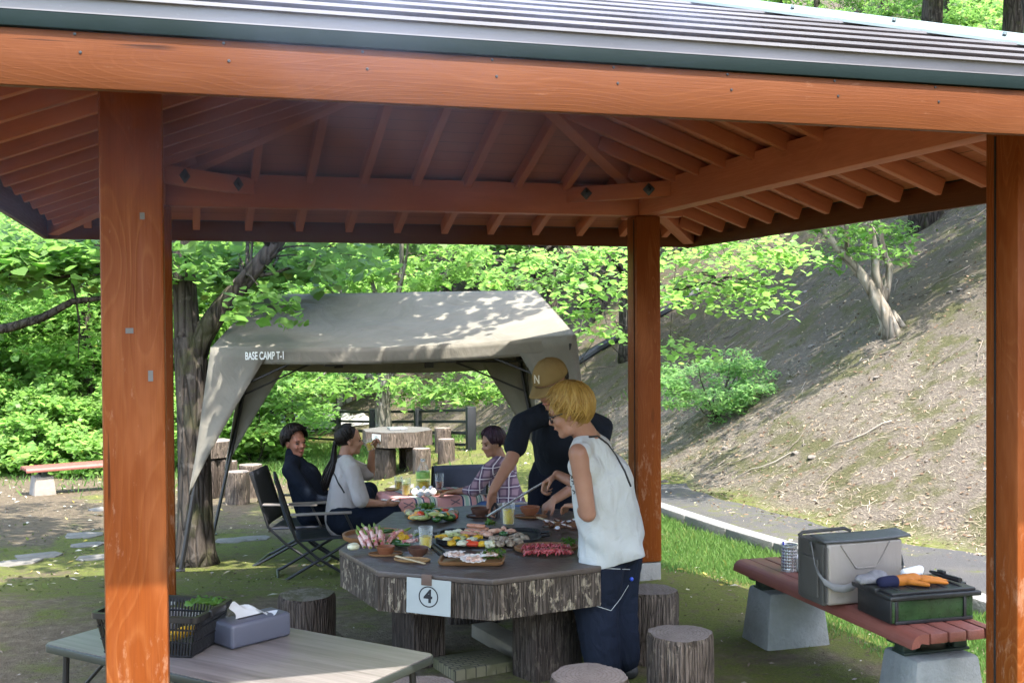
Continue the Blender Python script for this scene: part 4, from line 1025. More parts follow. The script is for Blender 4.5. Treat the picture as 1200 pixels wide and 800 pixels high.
def bench(label, loc, rz, L, Wd, Hs, mblock, blocks, tilt=0):
    b = thing('bench', label, 'bench', loc, rz)
    n = 5; sw = Wd/n
    for i in range(n):
        yy = -Wd/2+sw*(i+.5); m = MB(); th = .045
        if i in (0, n-1):                                # rolled edge slat
            s = -1 if i == 0 else 1
            prof = [(-sw/2+.004, 0), (-sw/2+.004, -th)] if s > 0 else [(sw/2-.004, 0), (sw/2-.004, -th)]
            arc = [(s*(sw/2-.004-.05+.05*math.sin(a)), -.05+.05*math.cos(a)) for a in np.linspace(0, 1.75, 9)]
            inn = [(s*(sw/2-.004-.05+.012*math.sin(a)), -.05+.012*math.cos(a)) for a in np.linspace(1.75, 0, 5)]
            poly = [prof[0]]+arc+inn+[prof[1]]
            k = len(poly); vs = [(x, yy+p[0], Hs+p[1]) for x in (-L/2, L/2) for p in poly]
            f = [(j, (j+1) % k, k+(j+1) % k, k+j) for j in range(k)]+[tuple(range(k))[::-1], tuple(range(k, 2*k))]
            m.add(vs, f); bm = bmesh.new(); me = m.mesh('slat'); bm.from_mesh(me); bmesh.ops.recalc_face_normals(bm, faces=bm.faces[:]); bm.to_mesh(me); bm.free()
            me.shade_smooth(); me.set_sharp_from_angle(angle=R(40)); link('slat', me, MAT['redslat'], b)
        else:
            m.box((0, yy, Hs-th/2), (L, sw-.008, th), bev=.007).build('slat', MAT['redslat'], b)
    for x in blocks:
        m = MB(); m.box((x, 0, Hs-.045-.018), (.06, Wd*.9, .03), bev=.006)
        for s in (-1, 1): m.box((x, s*Wd*.28, Hs-.045-.05), (.07, .07, .06), bev=.01)
        m.box((x, 0, Hs-.045-.078), (.09, Wd*.72, .012), bev=.003); m.build('bracket', MAT['greeniron'], b)
        hB = Hs-.13
        MB().box((x, 0, hB/2-.03), (.30, Wd*.86, hB+.06), bev=.022, taper=.80).build('block', mblock, b)
    return b
bench('red slatted bench on pale concrete blocks carrying a cooler bag and a green crate', (3.245, 1.13, 0), R(90), 1.56, .46, .42, MAT['block'], (-.60, .62))
pb = on_ground(47, 578); pe = on_ground(170, 571)
v_ = (pe-pb); ang = math.atan2(v_.y, v_.x)
bench('far red slatted bench at the left, alone before the bright bushes', (pb.x+math.cos(ang)*.75, pb.y+math.sin(ang)*.75, hz(pb.x, pb.y)), ang+R(8), 1.95, .42, .39, MAT['block2'], (-.73, .73))

# ------------------------------------------------------------------ folding table in front
def laminate():
    m, nt, b = new_mat('grey_woodgrain_laminate'); t = NT(nt); v = t.coord()
    g = t.noise(t.mapp(v, (1.3, 26, 1)), 1, 6, .7, .6); f = t.noise(t.mapp(v, (5, 160, 1)), 1, 3, .7)
    c = t.ramp(t.math('ADD', t.math('MULTIPLY', g, .7), t.math('MULTIPLY', f, .3)), [(.32, (.075, .065, .062)), (.48, (.14, .124, .118)), (.66, (.215, .195, .188))])
    t.put(b.inputs['Base Color'], c); b.inputs['Roughness'].default_value = .3; b.inputs['Specular IOR Level'].default_value = .45; return m
MAT['laminate'] = laminate()
MAT['aluedge'] = plain('greenish_grey_table_edge', (.035, .042, .038), .4, .3)
FT = .58
fl, fr_, ff, fn = (gz(50, 757, FT), gz(518, 770, FT), gz(202, 707, FT), gz(368, 821, FT))
fc = (fl+fr_+ff+fn)/4; fx = ((fr_-ff)+(fn-fl)).normalized(); flen = ((fr_-ff).length+(fn-fl).length)/2; fwid = ((fl-ff).length+(fr_-fn).length)/2
def folding_table():
    ft = thing('folding_table', 'folding camp table with a grey wood grain top in the foreground, half in sun', 'table', (fc.x, fc.y, 0), math.atan2(fx.y, fx.x))
    L, Wd = flen, fwid; r = .03
    def rr(l, w, rad): 
        o = []
        for sx, sy, a0 in ((1, 1, 0), (-1, 1, 90), (-1, -1, 180), (1, -1, 270)):
            for k in range(6):
                a = R(a0+90*k/5); o.append((sx*(l/2-rad)+rad*math.cos(a), sy*(w/2-rad)+rad*math.sin(a)))
        return o
    MB().prism(rr(L, Wd, r), FT-.030, FT-.003, bev=.003).build('edge_frame', MAT['aluedge'], ft)
    MB().prism(rr(L-.012, Wd-.012, r-.006), FT-.0035, FT).build('table_top', MAT['laminate'], ft)
    for sx in (-1, 1):
        for sy in (-1, 1):
            MB().tube([(sx*(L/2-.07), sy*(Wd/2-.05), FT-.03), (sx*(L/2-.05), sy*(Wd/2-.04), .0)], .012, 10).build('leg', MAT['steel_black'], ft)
        MB().tube([(sx*(L/2-.06), -Wd/2+.05, .2), (sx*(L/2-.06), Wd/2-.05, .2)], .009, 8).build('cross_bar', MAT['steel_black'], ft)
        for sy in (-1, 1): MB().tube([(sx*(L/2-.058), sy*(Wd/2-.045), .34), (sx*(L/2-.28), sy*(Wd/2-.06), FT-.03)], .007, 8).build('brace', MAT['steel_black'], ft)
    return ft
folding_table()

# ------------------------------------------------------------------ fence by the far path
MAT['fence'] = plain('dark_painted_fence', (.010, .011, .013), .55, .2, .2)
def fence():
    tops = [(552, 476, 528), (490, 478, 525), (437, 479, 523), (396, 479, 520.5), (356, 479, 518), (318, 479, 516)]
    p0 = on_ground(552, 527); Z0 = (np.array(p0)-CAM)@FW; Hh = 52*Z0/F
    root = thing('rail_fence', 'dark four rail fence running behind the far stone table', 'fence', p0); base = Vector(p0)
    prev = None; pts = []
    for px, yt, yb in tops:
        Z = Hh*F/(yb-yt) if px < 552 else Z0
        a = at(px, yb, Z); t_ = at(px, yt, Z); pts.append((a, t_))
    for i, (a, t_) in enumerate(pts):
        w = .14 if i == 0 else .12
        MB().box((a.x-base.x, a.y-base.y, (a.z+t_.z)/2-base.z-.1), (w, w, (t_-a).length+.2), bev=.01).build('post', MAT['fence'], root)
    for (a, t_), (a2, t2) in zip(pts, pts[1:]):
        for f in (.08, .34, .60, .87):
            p_ = a.lerp(t_, 1-f)-base; q_ = a2.lerp(t2, 1-f)-base; d = (q_-p_).normalized()*.062
            beam('rail', p_+d, q_-d, .03, .045, MAT['fence'], root)
fence()
# pale road surface beyond the fence and the wooden screen far behind it
def far_bits():
    pts = [(330, 512), (375, 505), (440, 497), (425, 484), (395, 481), (345, 486), (310, 494)]
    P = [on_ground(*q) for q in pts]; m = MB(); c = sum(P, Vector())/len(P); n = 7
    fan = [Vector((p.x, p.y, hz(p.x, p.y)+.03)) for p in P]; m.add([Vector((c.x, c.y, hz(c.x, c.y)+.05))]+fan, [(0, 1+i, 1+(i+1) % n) for i in range(n)])
    struct(m.build('road', plain('pale_gravel_road', (.38, .37, .35), .95)))
    b = on_ground(395, 478); Z = (np.array(b)-CAM)@FW; k = Z/F
    w = thing('plank_screen', 'weathered grey plank screen with a few reddish boards, far beyond the fence', 'fence', b, YAW)
    mats = [plain('grey_weathered_plank', (.30, .28, .27), .9), plain('reddish_plank', (.26, .16, .14), .9), plain('dark_plank', (.10, .09, .085), .9)]
    rng = random.Random(3)
    for i in range(22):
        x = (-38+i*3.6)*k; h = (22+rng.uniform(-4, 6)-(6 if i > 15 else 0))*k
        MB().box((x, 0, h/2-.2), (3.1*k, .05, h+.4), bev=.01).build('plank', mats[rng.choice((0, 0, 0, 1, 2))], w)
    beam('rail', (-40*k, .05, 9*k), (40*k, .05, 9*k), .04, .12, mats[2], w)
far_bits()
# flat stepping stones in the yard
MAT['flag'] = plain('grey_flagstone', (.125, .115, .10), .9, 0, .3, 9, .01, 30)
for i, (px, py, sx, sy, a, lb) in enumerate(((48, 652, .36, .16, 10, 'long flat stone nearest the front left post'), (98, 628, .34, .18, -10, 'flat stone left of the front post, second row'), (104, 639, .28, .14, 15, 'flat stone left of the front post, just below the second row one'), (112, 654, .30, .16, 0, 'flat stone touching the left side of the front post'), (20, 660, .35, .18, 20, 'flat stone nearest the left edge'), (292, 632, .45, .16, 5, 'flat stone right of the canopy leg'), (120, 597, .3, .16, 30, 'far flat stone in the sunny earth left of the post'), (270, 634, .3, .16, -12, 'flat stone at the canopy leg foot'), (480, 570, .5, .2, 0, 'flat stone below the far stone table'))):
    p = on_ground(px, py); rng = np.random.default_rng(60+i); 
    poly = [(sx*.58*x*rng.uniform(.8, 1.12), sy*.85*y*rng.uniform(.8, 1.12)) for x, y in ((1, .2), (.75, 1), (-.1, 1.1), (-.9, .85), (-1, -.3), (-.6, -1), (.5, -.95))]
    tag(MB().prism(poly, -.06, .012, bev=.006).build('flagstone', MAT['flag'], loc=(p.x, p.y, hz(p.x, p.y)), M=Matrix.Translation((p.x, p.y, hz(p.x, p.y))) @ Matrix.Rotation(R(a), 4, 'Z')), lb, 'stone', 'flagstones in the yard')
# corrugated drain pipe on the slope
def drain_pipe():
    px = [(660, 438), (684, 423), (700, 412), (722, 400), (738, 392), (765, 375), (790, 362), (808, 352), (818, 344), (826, 336)]
    pts = [on_ground(x, y)+Vector((0, 0, .06)) for x, y in px]; b = pts[0].copy()
    fine = []
    for a, c in zip(pts, pts[1:]):
        n = max(2, int((c-a).length/.035))
        fine += [a.lerp(c, i/n) for i in range(n)]
    z = (np.array(pts[3])-CAM)@FW; r = 5.2*z/F
    tag(MB().tube([p-b for p in fine], [r*(1.0+.05*(i % 2)) for i in range(len(fine))], 10).build('drain_pipe', plain('black_plastic_pipe', (.02, .022, .026), .4), loc=b, smooth=20), 'black corrugated drain pipe lying down the slope behind the far right post', 'pipe')
drain_pipe()
# ------------------------------------------------------------------ pop-up canopy
def fabric(name, col, tr=.0, rough=.8, weave=900, wr=.0, wscale=6):
    m, nt, b = new_mat(name); t = NT(nt); v = t.coord()
    n = t.noise(v, 5, 4); c = t.ramp(n, [(.3, [x*.9 for x in col]), (.7, [x*1.08 for x in col])])
    t.put(b.inputs['Base Color'], c); b.inputs['Roughness'].default_value = rough; b.inputs['Specular IOR Level'].default_value = .08
    h = t.noise(v, weave, 2)
    nrm = t.bump(h, .0006)
    if wr: nrm = t.bump(t.noise(t.mapp(v, (1, 1, .55)), wscale, 4, .5, 1.2), wr, 1, nrm)
    t.put(b.inputs['Normal'], nrm)
    if tr:
        q = nt.nodes.new('ShaderNodeBsdfTranslucent'); t.put(q.inputs[0], c); mx = nt.nodes.new('ShaderNodeMixShader'); mx.inputs[0].default_value = tr
        nt.links.new(b.outputs[0], mx.inputs[1]); nt.links.new(q.outputs[0], mx.inputs[2]); nt.links.new(mx.outputs[0], nt.nodes['Material Output'].inputs[0])
    return m
MAT['canopy'] = fabric('olive_grey_canopy_fabric', (.225, .21, .178), .25, .7, 500, .05, 2.2)
MAT['white'] = plain('white_print', (.75, .75, .73), .6)
MAT['redtab'] = plain('red_tab', (.45, .03, .03), .5)
def canopy():
    e = {'FL': at(247, 407, 9.15), 'FR': at(675, 393, 8.75), 'BL': at(292, 410, 11.5), 'BR': at(612, 409, 11.2)}
    r = {'L': at(305, 345, 10.4), 'R': at(628, 340, 10.0)}
    base = (e['FL']+e['FR']+e['BL']+e['BR'])/4; base.z = hz(base.x, base.y)
    root = thing('pop_up_canopy', 'olive grey pop-up canopy with slanting legs shading the seated group', 'canopy', base)
    for k in e: e[k] = e[k]-base
    for k in r: r[k] = r[k]-base
    def panel(a, b, c, d, nu, nv, sag, ph):
        m = MB(); vs = []
        nrm = (b-a).cross(d-a).normalized(); nrm = -nrm if nrm.z < 0 else nrm
        for j in range(nv+1):
            v = j/nv
            for i in range(nu+1):
                u = i/nu; p = a.lerp(b, u).lerp(d.lerp(c, u), v)
                w = math.sin(math.pi*u)*math.sin(math.pi*min(v*1.0, 1))
                wr = .014*mnoise.noise(Vector((u*3+v*5+ph, v*3-u*4, ph)))+.008*mnoise.noise(Vector((u*13-v*12, v*7+u*7, ph+4)))
                vs.append(p-nrm*(sag*w)+nrm*wr*min(1, 8*u*(1-u)+.15)*min(1, 6*v*(1-v)+.2)-Vector((0, 0, .05*(4*u*(1-u))*(1-v)**3)))
        m.add(vs, [(j*(nu+1)+i, j*(nu+1)+i+1, (j+1)*(nu+1)+i+1, (j+1)*(nu+1)+i) for j in range(nv) for i in range(nu)])
        return m
    roof = MB()
    for a, b, c, d, ph in (('FL', 'FR', 'R', 'L', 0), ('FR', 'BR', 'R', 'R', 3), ('BR', 'BL', 'L', 'R', 6), ('BL', 'FL', 'L', 'L', 9)):
        q = panel(e[a], e[b], r[c], r[d], 44, 22, .07, ph); roof.add(q.v, q.f)
    ro = roof.build('roof', MAT['canopy'], root, smooth=60)
    sd = ro.modifiers.new('thickness', 'SOLIDIFY'); sd.thickness = .004
    # valances and corner skirts
    feet = {'FL': at(210, 655, 9.0), 'FR': at(705, 650, 8.6), 'BL': at(249, 626, 11.3), 'BR': at(646, 610, 11.0)}
    for k in feet:
        f = feet[k]; f.z = hz(f.x, f.y); feet[k] = f-base
    for a, b, hv in (('FL', 'FR', .125), ('FR', 'BR', .16), ('BR', 'BL', .19), ('BL', 'FL', .16)):
        m = MB(); n = 50; vs = []
        for j in range(5):
            for i in range(n+1):
                u = i/n; p = e[a].lerp(e[b], u); s = 4*u*(1-u)
                o = .012*mnoise.noise(Vector((u*9, j*.5, hv*50)))*(j/4)
                vs.append(p-Vector((0, 0, .05*s+hv*j/4))+Vector((o*.5, o, 0)))
        m.add(vs, [(j*(n+1)+i, j*(n+1)+i+1, (j+1)*(n+1)+i+1, (j+1)*(n+1)+i) for j in range(4) for i in range(n)])
        o = m.build('valance', MAT['canopy'], root, smooth=60); s = o.modifiers.new('thickness', 'SOLIDIFY'); s.thickness = .003
    nb = {'FL': ('FR', 'BL'), 'FR': ('FL', 'BR'), 'BL': ('FL', 'BR'), 'BR': ('FR', 'BL')}
    ins = {}
    for k, (a, b) in nb.items():
        c0 = e[k]; ft = feet[k]; out = (c0-(e['FL']+e['FR']+e['BL']+e['BR'])/4); out.z = 0
        for o_, hv in ((a, .15), (b, .15)):
            w = .165 if o_ in ('FL', 'FR') and k in ('FL', 'FR') or o_ in ('BL', 'BR') and k in ('BL', 'BR') else .2
            m = MB(); n = 16; vs = []
            tip = c0.lerp(ft, .66)
            for j in range(n+1):
                v = j/n; pl = c0.lerp(tip, v); pw = w*(1-v)**1.15
                for i in range(7):
                    u = i/6; q = pl+(e[o_]-c0)*pw*u - Vector((0, 0, .0))
                    q += out.normalized()*(.014*math.sin(u*5+v*6)+.01*mnoise.noise(Vector((u*4, v*6, ord(k[0])))))*(u*(1-u)*4)
                    q.z -= (hv*.35)*u*(1-v)
                    vs.append(q)
            m.add(vs, [(j*7+i, j*7+i+1, (j+1)*7+i+1, (j+1)*7+i) for j in range(n) for i in range(6)])
            o = m.build('corner_skirt', MAT['canopy'], root, smooth=70); s = o.modifiers.new('thickness', 'SOLIDIFY'); s.thickness = .003
        top = c0+Vector((0, 0, -.06))-out.normalized()*.05; ins[k] = top
        MB().tube([top, ft-out.normalized()*.01], .017, 8).build('leg', MAT['steel_black'], root)
        MB().box(ft+Vector((0, 0, .006)), (.09, .09, .014), bev=.003).build('foot_plate', MAT['steel_black'], root)
        MB().box(top.lerp(ft, .02), (.06, .06, .07), bev=.008).build('corner_bracket', MAT['steel_black'], root)
    for a, b in (('FL', 'FR'), ('FR', 'BR'), ('BR', 'BL'), ('BL', 'FL')):
        p, q = ins[a], ins[b]; dz = Vector((0, 0, .06))
        MB().tube([p-dz, q-dz], .011, 6).build('eave_bar', MAT['steel_black'], root)
        for s, t_ in ((p, q), (q, p)):
            l = s.lerp(feet[a] if s is p else feet[b], .22)
            MB().tube([l, s.lerp(t_, .24)-dz], .009, 6).build('strut', MAT['steel_black'], root)
        for f in (.33, .67):
            c = p.lerp(q, f)-dz; MB().box(c+Vector((0, 0, -.01)), (.09, .02, .11), bev=.004).build('strap', MAT['steel_black'], root)
            if a == 'FL' or a == 'BR': MB().box(c+Vector((.07, -.012, .0)), (.05, .012, .02), bev=.002).build('tab', MAT['redtab'], root)
    for a in e: MB().tube([ins[a], r['L' if 'L' in a[1] else 'R']-Vector((0, 0, .07))], .009, 6).build('roof_rod', MAT['steel_black'], root)
    # print on the front valance
    u0 = .155; p = e['FL'].lerp(e['FR'], u0); s = 4*u0*(1-u0); x_ = (e['FR']-e['FL']).normalized(); n_ = Vector((x_.y, -x_.x, 0)).normalized()
    z_ = Vector((0, 0, 1)); c = p+n_*.014-Vector((0, 0, .05*s+.058))
    M = Matrix(((x_.x, 0, n_.x, c.x), (x_.y, 0, n_.y, c.y), (x_.z, 1, 0, c.z), (0, 0, 0, 1)))
    text_obj('BASE CAMP T-1', .088, MAT['white'], root, M, 'lettering', .0006, .56, 0, .0016)
canopy()
# ------------------------------------------------------------------ ground cover
def scatter_mat(name, stops, rough=.9):
    m, nt, b = new_mat(name); t = NT(nt); t.put(b.inputs['Base Color'], t.ramp(t.island(), stops)); b.inputs['Roughness'].default_value = rough; b.inputs['Specular IOR Level'].default_value = .2; return m
def normals_at(x, y, e=.05):
    hx = (height(x+e, y)-height(x-e, y))/(2*e); hy = (height(x, y+e)-height(x, y-e))/(2*e)
    n = np.stack([-hx, -hy, np.ones_like(hx)], 1); return n/np.linalg.norm(n, axis=1)[:, None]
def flat_bits(x, y, ln, wd, rng, lift, curl=0.0, tilt=.12, tpl=None):
    n = len(x); N = normals_at(x, y)+rng.normal(0, tilt, (n, 3)); N /= np.linalg.norm(N, axis=1)[:, None]
    a = rng.uniform(0, 2*np.pi, n); X = np.stack([np.cos(a), np.sin(a), np.zeros(n)], 1); X -= N*(X*N).sum(1)[:, None]; X /= np.linalg.norm(X, axis=1)[:, None]
    Y = np.cross(N, X); P = np.stack([x, y, height(x, y)+lift], 1)
    T = tpl if tpl is not None else np.array([(-.5, -.5, 0), (.5, -.5, 0), (.5, .5, 0), (-.5, .5, 0)])
    V = P[:, None]+X[:, None]*(T[None, :, 0, None]*ln[:, None, None])+Y[:, None]*(T[None, :, 1, None]*wd[:, None, None])+N[:, None]*(T[None, :, 2, None]*ln[:, None, None])
    k = len(T); return V.reshape(-1, 3), np.arange(n*k).reshape(n, k)
def ground_cover():
    rng = np.random.default_rng(77)
    # grass strip between the shelter and the kerb
    n = 90000; x = rng.uniform(3.2, 4.62, n); y = rng.uniform(-.6, 8.0, n)
    edge = 3.56+.16*vn(x, y, 1.7, 7)+.10*vn(x, y, 5.1, 8); dens = sst(x, edge-.12, edge+.3)*(.45+.55*sst(vn(x, y, 2.1, 9), -.6, .3))
    kx = np.interp(y, [p[1] for p in KERB], [p[0] for p in KERB])-.085
    k = (rng.uniform(0, 1, n) < dens) & (x < kx)
    # a few blades round the bench blocks and posts
    x, y = x[k], y[k]; n = len(x); h = rng.uniform(.03, .085, n)*(.6+.5*sst(x, 3.7, 4.4)); w = rng.uniform(.0025, .005, n)
    a = rng.uniform(0, 2*np.pi, n); lean = rng.uniform(.1, .7, n)*h; b = rng.uniform(0, 2*np.pi, n)
    z = height(x, y)-.004; c, s = np.cos(a)*w, np.sin(a)*w; lx, ly = np.cos(b)*lean, np.sin(b)*lean
    V = np.stack([np.stack([x-c, y-s, z], 1), np.stack([x+c, y+s, z], 1), np.stack([x+c*.7+lx*.45, y+s*.7+ly*.45, z+h*.62], 1), np.stack([x+lx, y+ly, z+h], 1)], 1)
    tag(link('grass', np_mesh('grass', V.reshape(-1, 3), np.arange(n*4).reshape(n, 4)), leaf_mat('short_lawn_grass', (.060, .130, .028), (.125, .200, .055), (.24, .46, .10), .5, .4)), 'short bright green grass along the kerb', 'grass', None, 'stuff')
    # straw and twigs on the slope
    n = 90000; y = rng.uniform(-1, 17, n); d = 9*rng.uniform(0, 1, n)**1.4-.5; x = np.interp(y, BASE[:, 1], BASE[:, 0])+d*1.1
    clump = sst(vn(x, y, 1.3, 11)+.6*vn(x, y, 4.3, 12), -.7, .5); hv = height(x, y)+.16*y+vn(x, y, .8, 33)*.8; k = rng.uniform(0, 1, n) < (.25+.75*clump)*(.15+.85*sst(d, -.2, .5))*(1-.75*sst(hv, 1.4, 3.0)); x, y = x[k], y[k]; n = len(x)
    V, f = flat_bits(x, y, rng.uniform(.02, .10, n)*rng.uniform(.5, 1.2, n), rng.uniform(.002, .005, n), rng, .01, tilt=.2)
    tag(link('straw_litter', np_mesh('straw_litter', V, f), scatter_mat('dry_straw', [(0, (.11, .083, .06)), (.4, (.22, .176, .125)), (.8, (.34, .29, .215)), (1, (.45, .40, .32))])), 'dry straw and cut grass lying on the slope', 'litter', None, 'stuff')
    L = np.array([(-.5, -.12, .02), (0, -.42, .10), (.5, .1, 0), (0, .40, .06)])
    n = 26000; y = rng.uniform(-1, 30, n); d = 12*rng.uniform(0, 1, n)**1.3-.4; x = np.interp(y, BASE[:, 1], BASE[:, 0])+d*1.1
    V, f = flat_bits(x, y, rng.uniform(.02, .06, n), rng.uniform(.015, .045, n), rng, .008, tilt=.35, tpl=L)
    tag(link('dead_leaves', np_mesh('dead_leaves', V, f), scatter_mat('brown_dead_leaves', [(0, (.07, .045, .03)), (.5, (.14, .095, .062)), (.85, (.21, .15, .10)), (1, (.32, .26, .18))])), 'brown dead leaves and bark chips over the slope', 'litter', None, 'stuff')
    # leaves dropped on the yard: pale, yellow and brown
    n = 1500; x = rng.uniform(-7, 5.2, n); y = rng.uniform(-1, 15, n); dd = (x-CAM[0])*FW[0]+(y-CAM[1])*FW[1]
    k = (hill_d(x, y) < -.1) & (rng.uniform(0, 1, n) < .03+.97*sst(dd, 6.4, 8.0)); x, y = x[k], y[k]; n = len(x)
    V, f = flat_bits(x, y, rng.uniform(.03, .075, n), rng.uniform(.022, .05, n), rng, .012, tilt=.25, tpl=L)
    tag(link('fallen_leaves', np_mesh('fallen_leaves', V, f), scatter_mat('pale_fallen_leaves', [(0, (.32, .31, .25)), (.45, (.42, .40, .34)), (.7, (.33, .28, .045)), (.85, (.17, .11, .05)), (1, (.36, .32, .24))])), 'pale and yellow fallen leaves dotted over the yard', 'leaves', None, 'stuff')
    # crumbs of bark, gravel and soil
    n = 26000; x = rng.uniform(-7, 6, n); y = rng.uniform(-2, 16, n); k = (hill_d(x, y) < .2); x, y = x[k], y[k]
    cl = sst(vn(x, y, 1.1, 15)+.5*vn(x, y, 4.7, 16), -.3, .7); k = rng.uniform(0, 1, len(x)) < .12+.88*cl; x, y = x[k], y[k]; n = len(x)
    V, f = flat_bits(x, y, rng.uniform(.008, .035, n), rng.uniform(.006, .018, n), rng, .008, tilt=.35, tpl=L)
    tag(link('ground_debris', np_mesh('ground_debris', V, f), scatter_mat('soil_crumbs', [(0, (.05, .04, .03)), (.5, (.13, .10, .075)), (.85, (.25, .21, .17)), (1, (.40, .37, .32))])), 'bits of bark, twig and grit on the bare earth', 'debris', None, 'stuff')
    # moss / weed tufts on yard and slope
    n = 42000; x = rng.uniform(-6, 12, n); y = rng.uniform(-.5, 16, n); dd = (x-CAM[0])*FW[0]+(y-CAM[1])*FW[1]; hd = hill_d(x, y)
    pr = np.where(hd < 0, sst(dd, 6.4, 7.8)*(1-sst(dd, 10, 13))*sst(vn(x, y, 1.3, 17)+.5*vn(x, y, 3.9, 18), -.5, .6)*.8, .55*sst(vn(x, y, .8, 19)+.5*vn(x, y, 2.9, 20), .25, .8))
    pr = np.where((hd < 0) & (x > 2.4), pr*.5, pr); k = rng.uniform(0, 1, n) < pr; x, y = x[k], y[k]; n = len(x)
    P = np.stack([x, y, height(x, y)], 1); V, f = leaves(P, rng.uniform(.012, .034, n), rng, LEAF4, 1.0)
    tag(link('moss_tufts', np_mesh('moss_tufts', V, f), leaf_mat('moss_and_weeds', (.060, .080, .018), (.12, .145, .040), (.16, .22, .05), .8, .25)), 'moss and small weeds in the shade', 'moss', None, 'stuff')
    # far lawn glimpsed under the canopy, left
    n = 16000; u = rng.uniform(0, 1, (n, 2)); c = on_ground(330, 540); a0 = np.array(c)
    x = a0[0]+rng.normal(0, 1.9, n); y = a0[1]+rng.normal(0, 1.8, n)
    h = rng.uniform(.06, .16, n); w = rng.uniform(.006, .012, n); a = rng.uniform(0, 6.28, n); lean = rng.uniform(.2, .8, n)*h; b = rng.uniform(0, 6.28, n); z = height(x, y)-.01
    c_, s_ = np.cos(a)*w, np.sin(a)*w; lx, ly = np.cos(b)*lean, np.sin(b)*lean
    V = np.stack([np.stack([x-c_, y-s_, z], 1), np.stack([x+c_, y+s_, z], 1), np.stack([x+c_*.7+lx*.45, y+s_*.7+ly*.45, z+h*.62], 1), np.stack([x+lx, y+ly, z+h], 1)], 1)
    tag(link('far_grass', np_mesh('far_grass', V.reshape(-1, 3), np.arange(n*4).reshape(n, 4)), bpy.data.materials['short_lawn_grass']), 'patch of bright grass behind the seated man', 'grass', None, 'stuff')
    m = MB(); rr = random.Random(5)
    for i in range(150):
        y = rr.uniform(0, 16); d = rr.uniform(.1, 8); x = float(np.interp(y, BASE[:, 1], BASE[:, 0]))+d; a = rr.uniform(0, 6.28); L_ = rr.uniform(.15, .75); r_ = rr.uniform(.003, .010); pts = []
        for k in range(6): q = (k/5-.5)*L_; xx = x+q*math.cos(a)+.04*math.sin(k*2.1+i); yy = y+q*math.sin(a)+.04*math.cos(k*1.7+i); pts.append((xx, yy, hz(xx, yy)+.012+.02*rr.random()))
        m.tube(pts, [r_*(1-.12*k) for k in range(6)], 5)
    tag(m.build('twigs', scatter_mat('dead_twigs', [(0, (.06, .05, .04)), (.6, (.16, .135, .11)), (1, (.30, .27, .23))]), smooth=180), 'fallen twigs and thin branches scattered on the slope', 'twigs', None, 'stuff')
    m = MB()
    for i in range(60):
        y = rr.uniform(0, 15); d = 7*rr.random()**1.6-.15; x = float(np.interp(y, BASE[:, 1], BASE[:, 0]))+d; b = bmesh.new(); bmesh.ops.create_icosphere(b, subdivisions=2, radius=1); s_ = rr.uniform(.012, .05)
        for v in b.verts: k = 1+.35*mnoise.noise(v.co*1.4+Vector((i, 0, 0))); v.co = Vector((v.co.x*s_*k*1.3, v.co.y*s_*k, v.co.z*s_*k*.6))+Vector((x, y, hz(x, y)))
        m.bm(b)
    tag(m.build('stones', scatter_mat('slope_stones', [(0, (.06, .052, .045)), (1, (.14, .125, .11))]), smooth=40), 'small half buried stones on the slope', 'stones', None, 'stuff')
ground_cover()
# ------------------------------------------------------------------ barbecue smoke hanging under the roof
def smoke():
    m = bpy.data.materials.new('barbecue_smoke'); m.use_nodes = True; nt = m.node_tree; nt.nodes.clear(); t = NT(nt)
    out = nt.nodes.new('ShaderNodeOutputMaterial'); v = nt.nodes.new('ShaderNodeVolumePrincipled')
    p = t.pos(); n = t.noise(p, 1.1, 4, .55, .6); x, y, z = t.sep(p)
    # thins out towards the edges of the cloud
    dx = t.math('POWER', t.math('DIVIDE', t.math('SUBTRACT', x, .55), 1.9), 2); dy = t.math('POWER', t.math('DIVIDE', t.math('SUBTRACT', y, .75), 2.1), 2); dz = t.math('POWER', t.math('DIVIDE', t.math('SUBTRACT', z, 2.55), .70), 2)
    r = t.math('ADD', t.math('ADD', dx, dy), dz); fall = t.math('SUBTRACT', 1.0, t.sm(r, .15, 1.0))
    t.put(v.inputs['Density'], t.math('MULTIPLY', t.math('MULTIPLY', fall, t.sm(n, .34, .72)), .62)); v.inputs['Color'].default_value = (.62, .72, 1.0, 1); v.inputs['Anisotropy'].default_value = .2
    nt.links.new(v.outputs[0], out.inputs[1])
    o = MB().ell((0, 0, 0), (1.92, 2.12, .71), None, 32, 16).build('smoke', m, loc=(.55, .75, 2.55)); tag(o, 'thin bluish barbecue smoke gathered under the roof', 'smoke', None, 'stuff')
smoke()
# ------------------------------------------------------------------ food and tableware
def glass_mat(name, col=(1, 1, 1)):
    m, nt, b = new_mat(name); t = NT(nt); tr = nt.nodes.new('ShaderNodeBsdfTransparent'); tr.inputs[0].default_value = (*col, 1)
    b.inputs['Base Color'].default_value = (.8, .82, .82, 1); b.inputs['Roughness'].default_value = .06
    lw = nt.nodes.new('ShaderNodeLayerWeight'); lw.inputs[0].default_value = .35; mx = nt.nodes.new('ShaderNodeMixShader')
    t.put(mx.inputs[0], t.math('MULTIPLY_ADD', lw.outputs['Facing'], .45, .05)); nt.links.new(tr.outputs[0], mx.inputs[1]); nt.links.new(b.outputs[0], mx.inputs[2])
    nt.links.new(mx.outputs[0], nt.nodes['Material Output'].inputs[0]); return m
MAT['glass'] = glass_mat('clear_plastic', (.95, .97, .97))
def liquid(name, col):
    m, nt, b = new_mat(name); b.inputs['Base Color'].default_value = (*col, 1); b.inputs['Roughness'].default_value = .08
    b.inputs['Subsurface Weight'].default_value = .4; b.inputs['Subsurface Radius'].default_value = (.03, .02, .004); return m
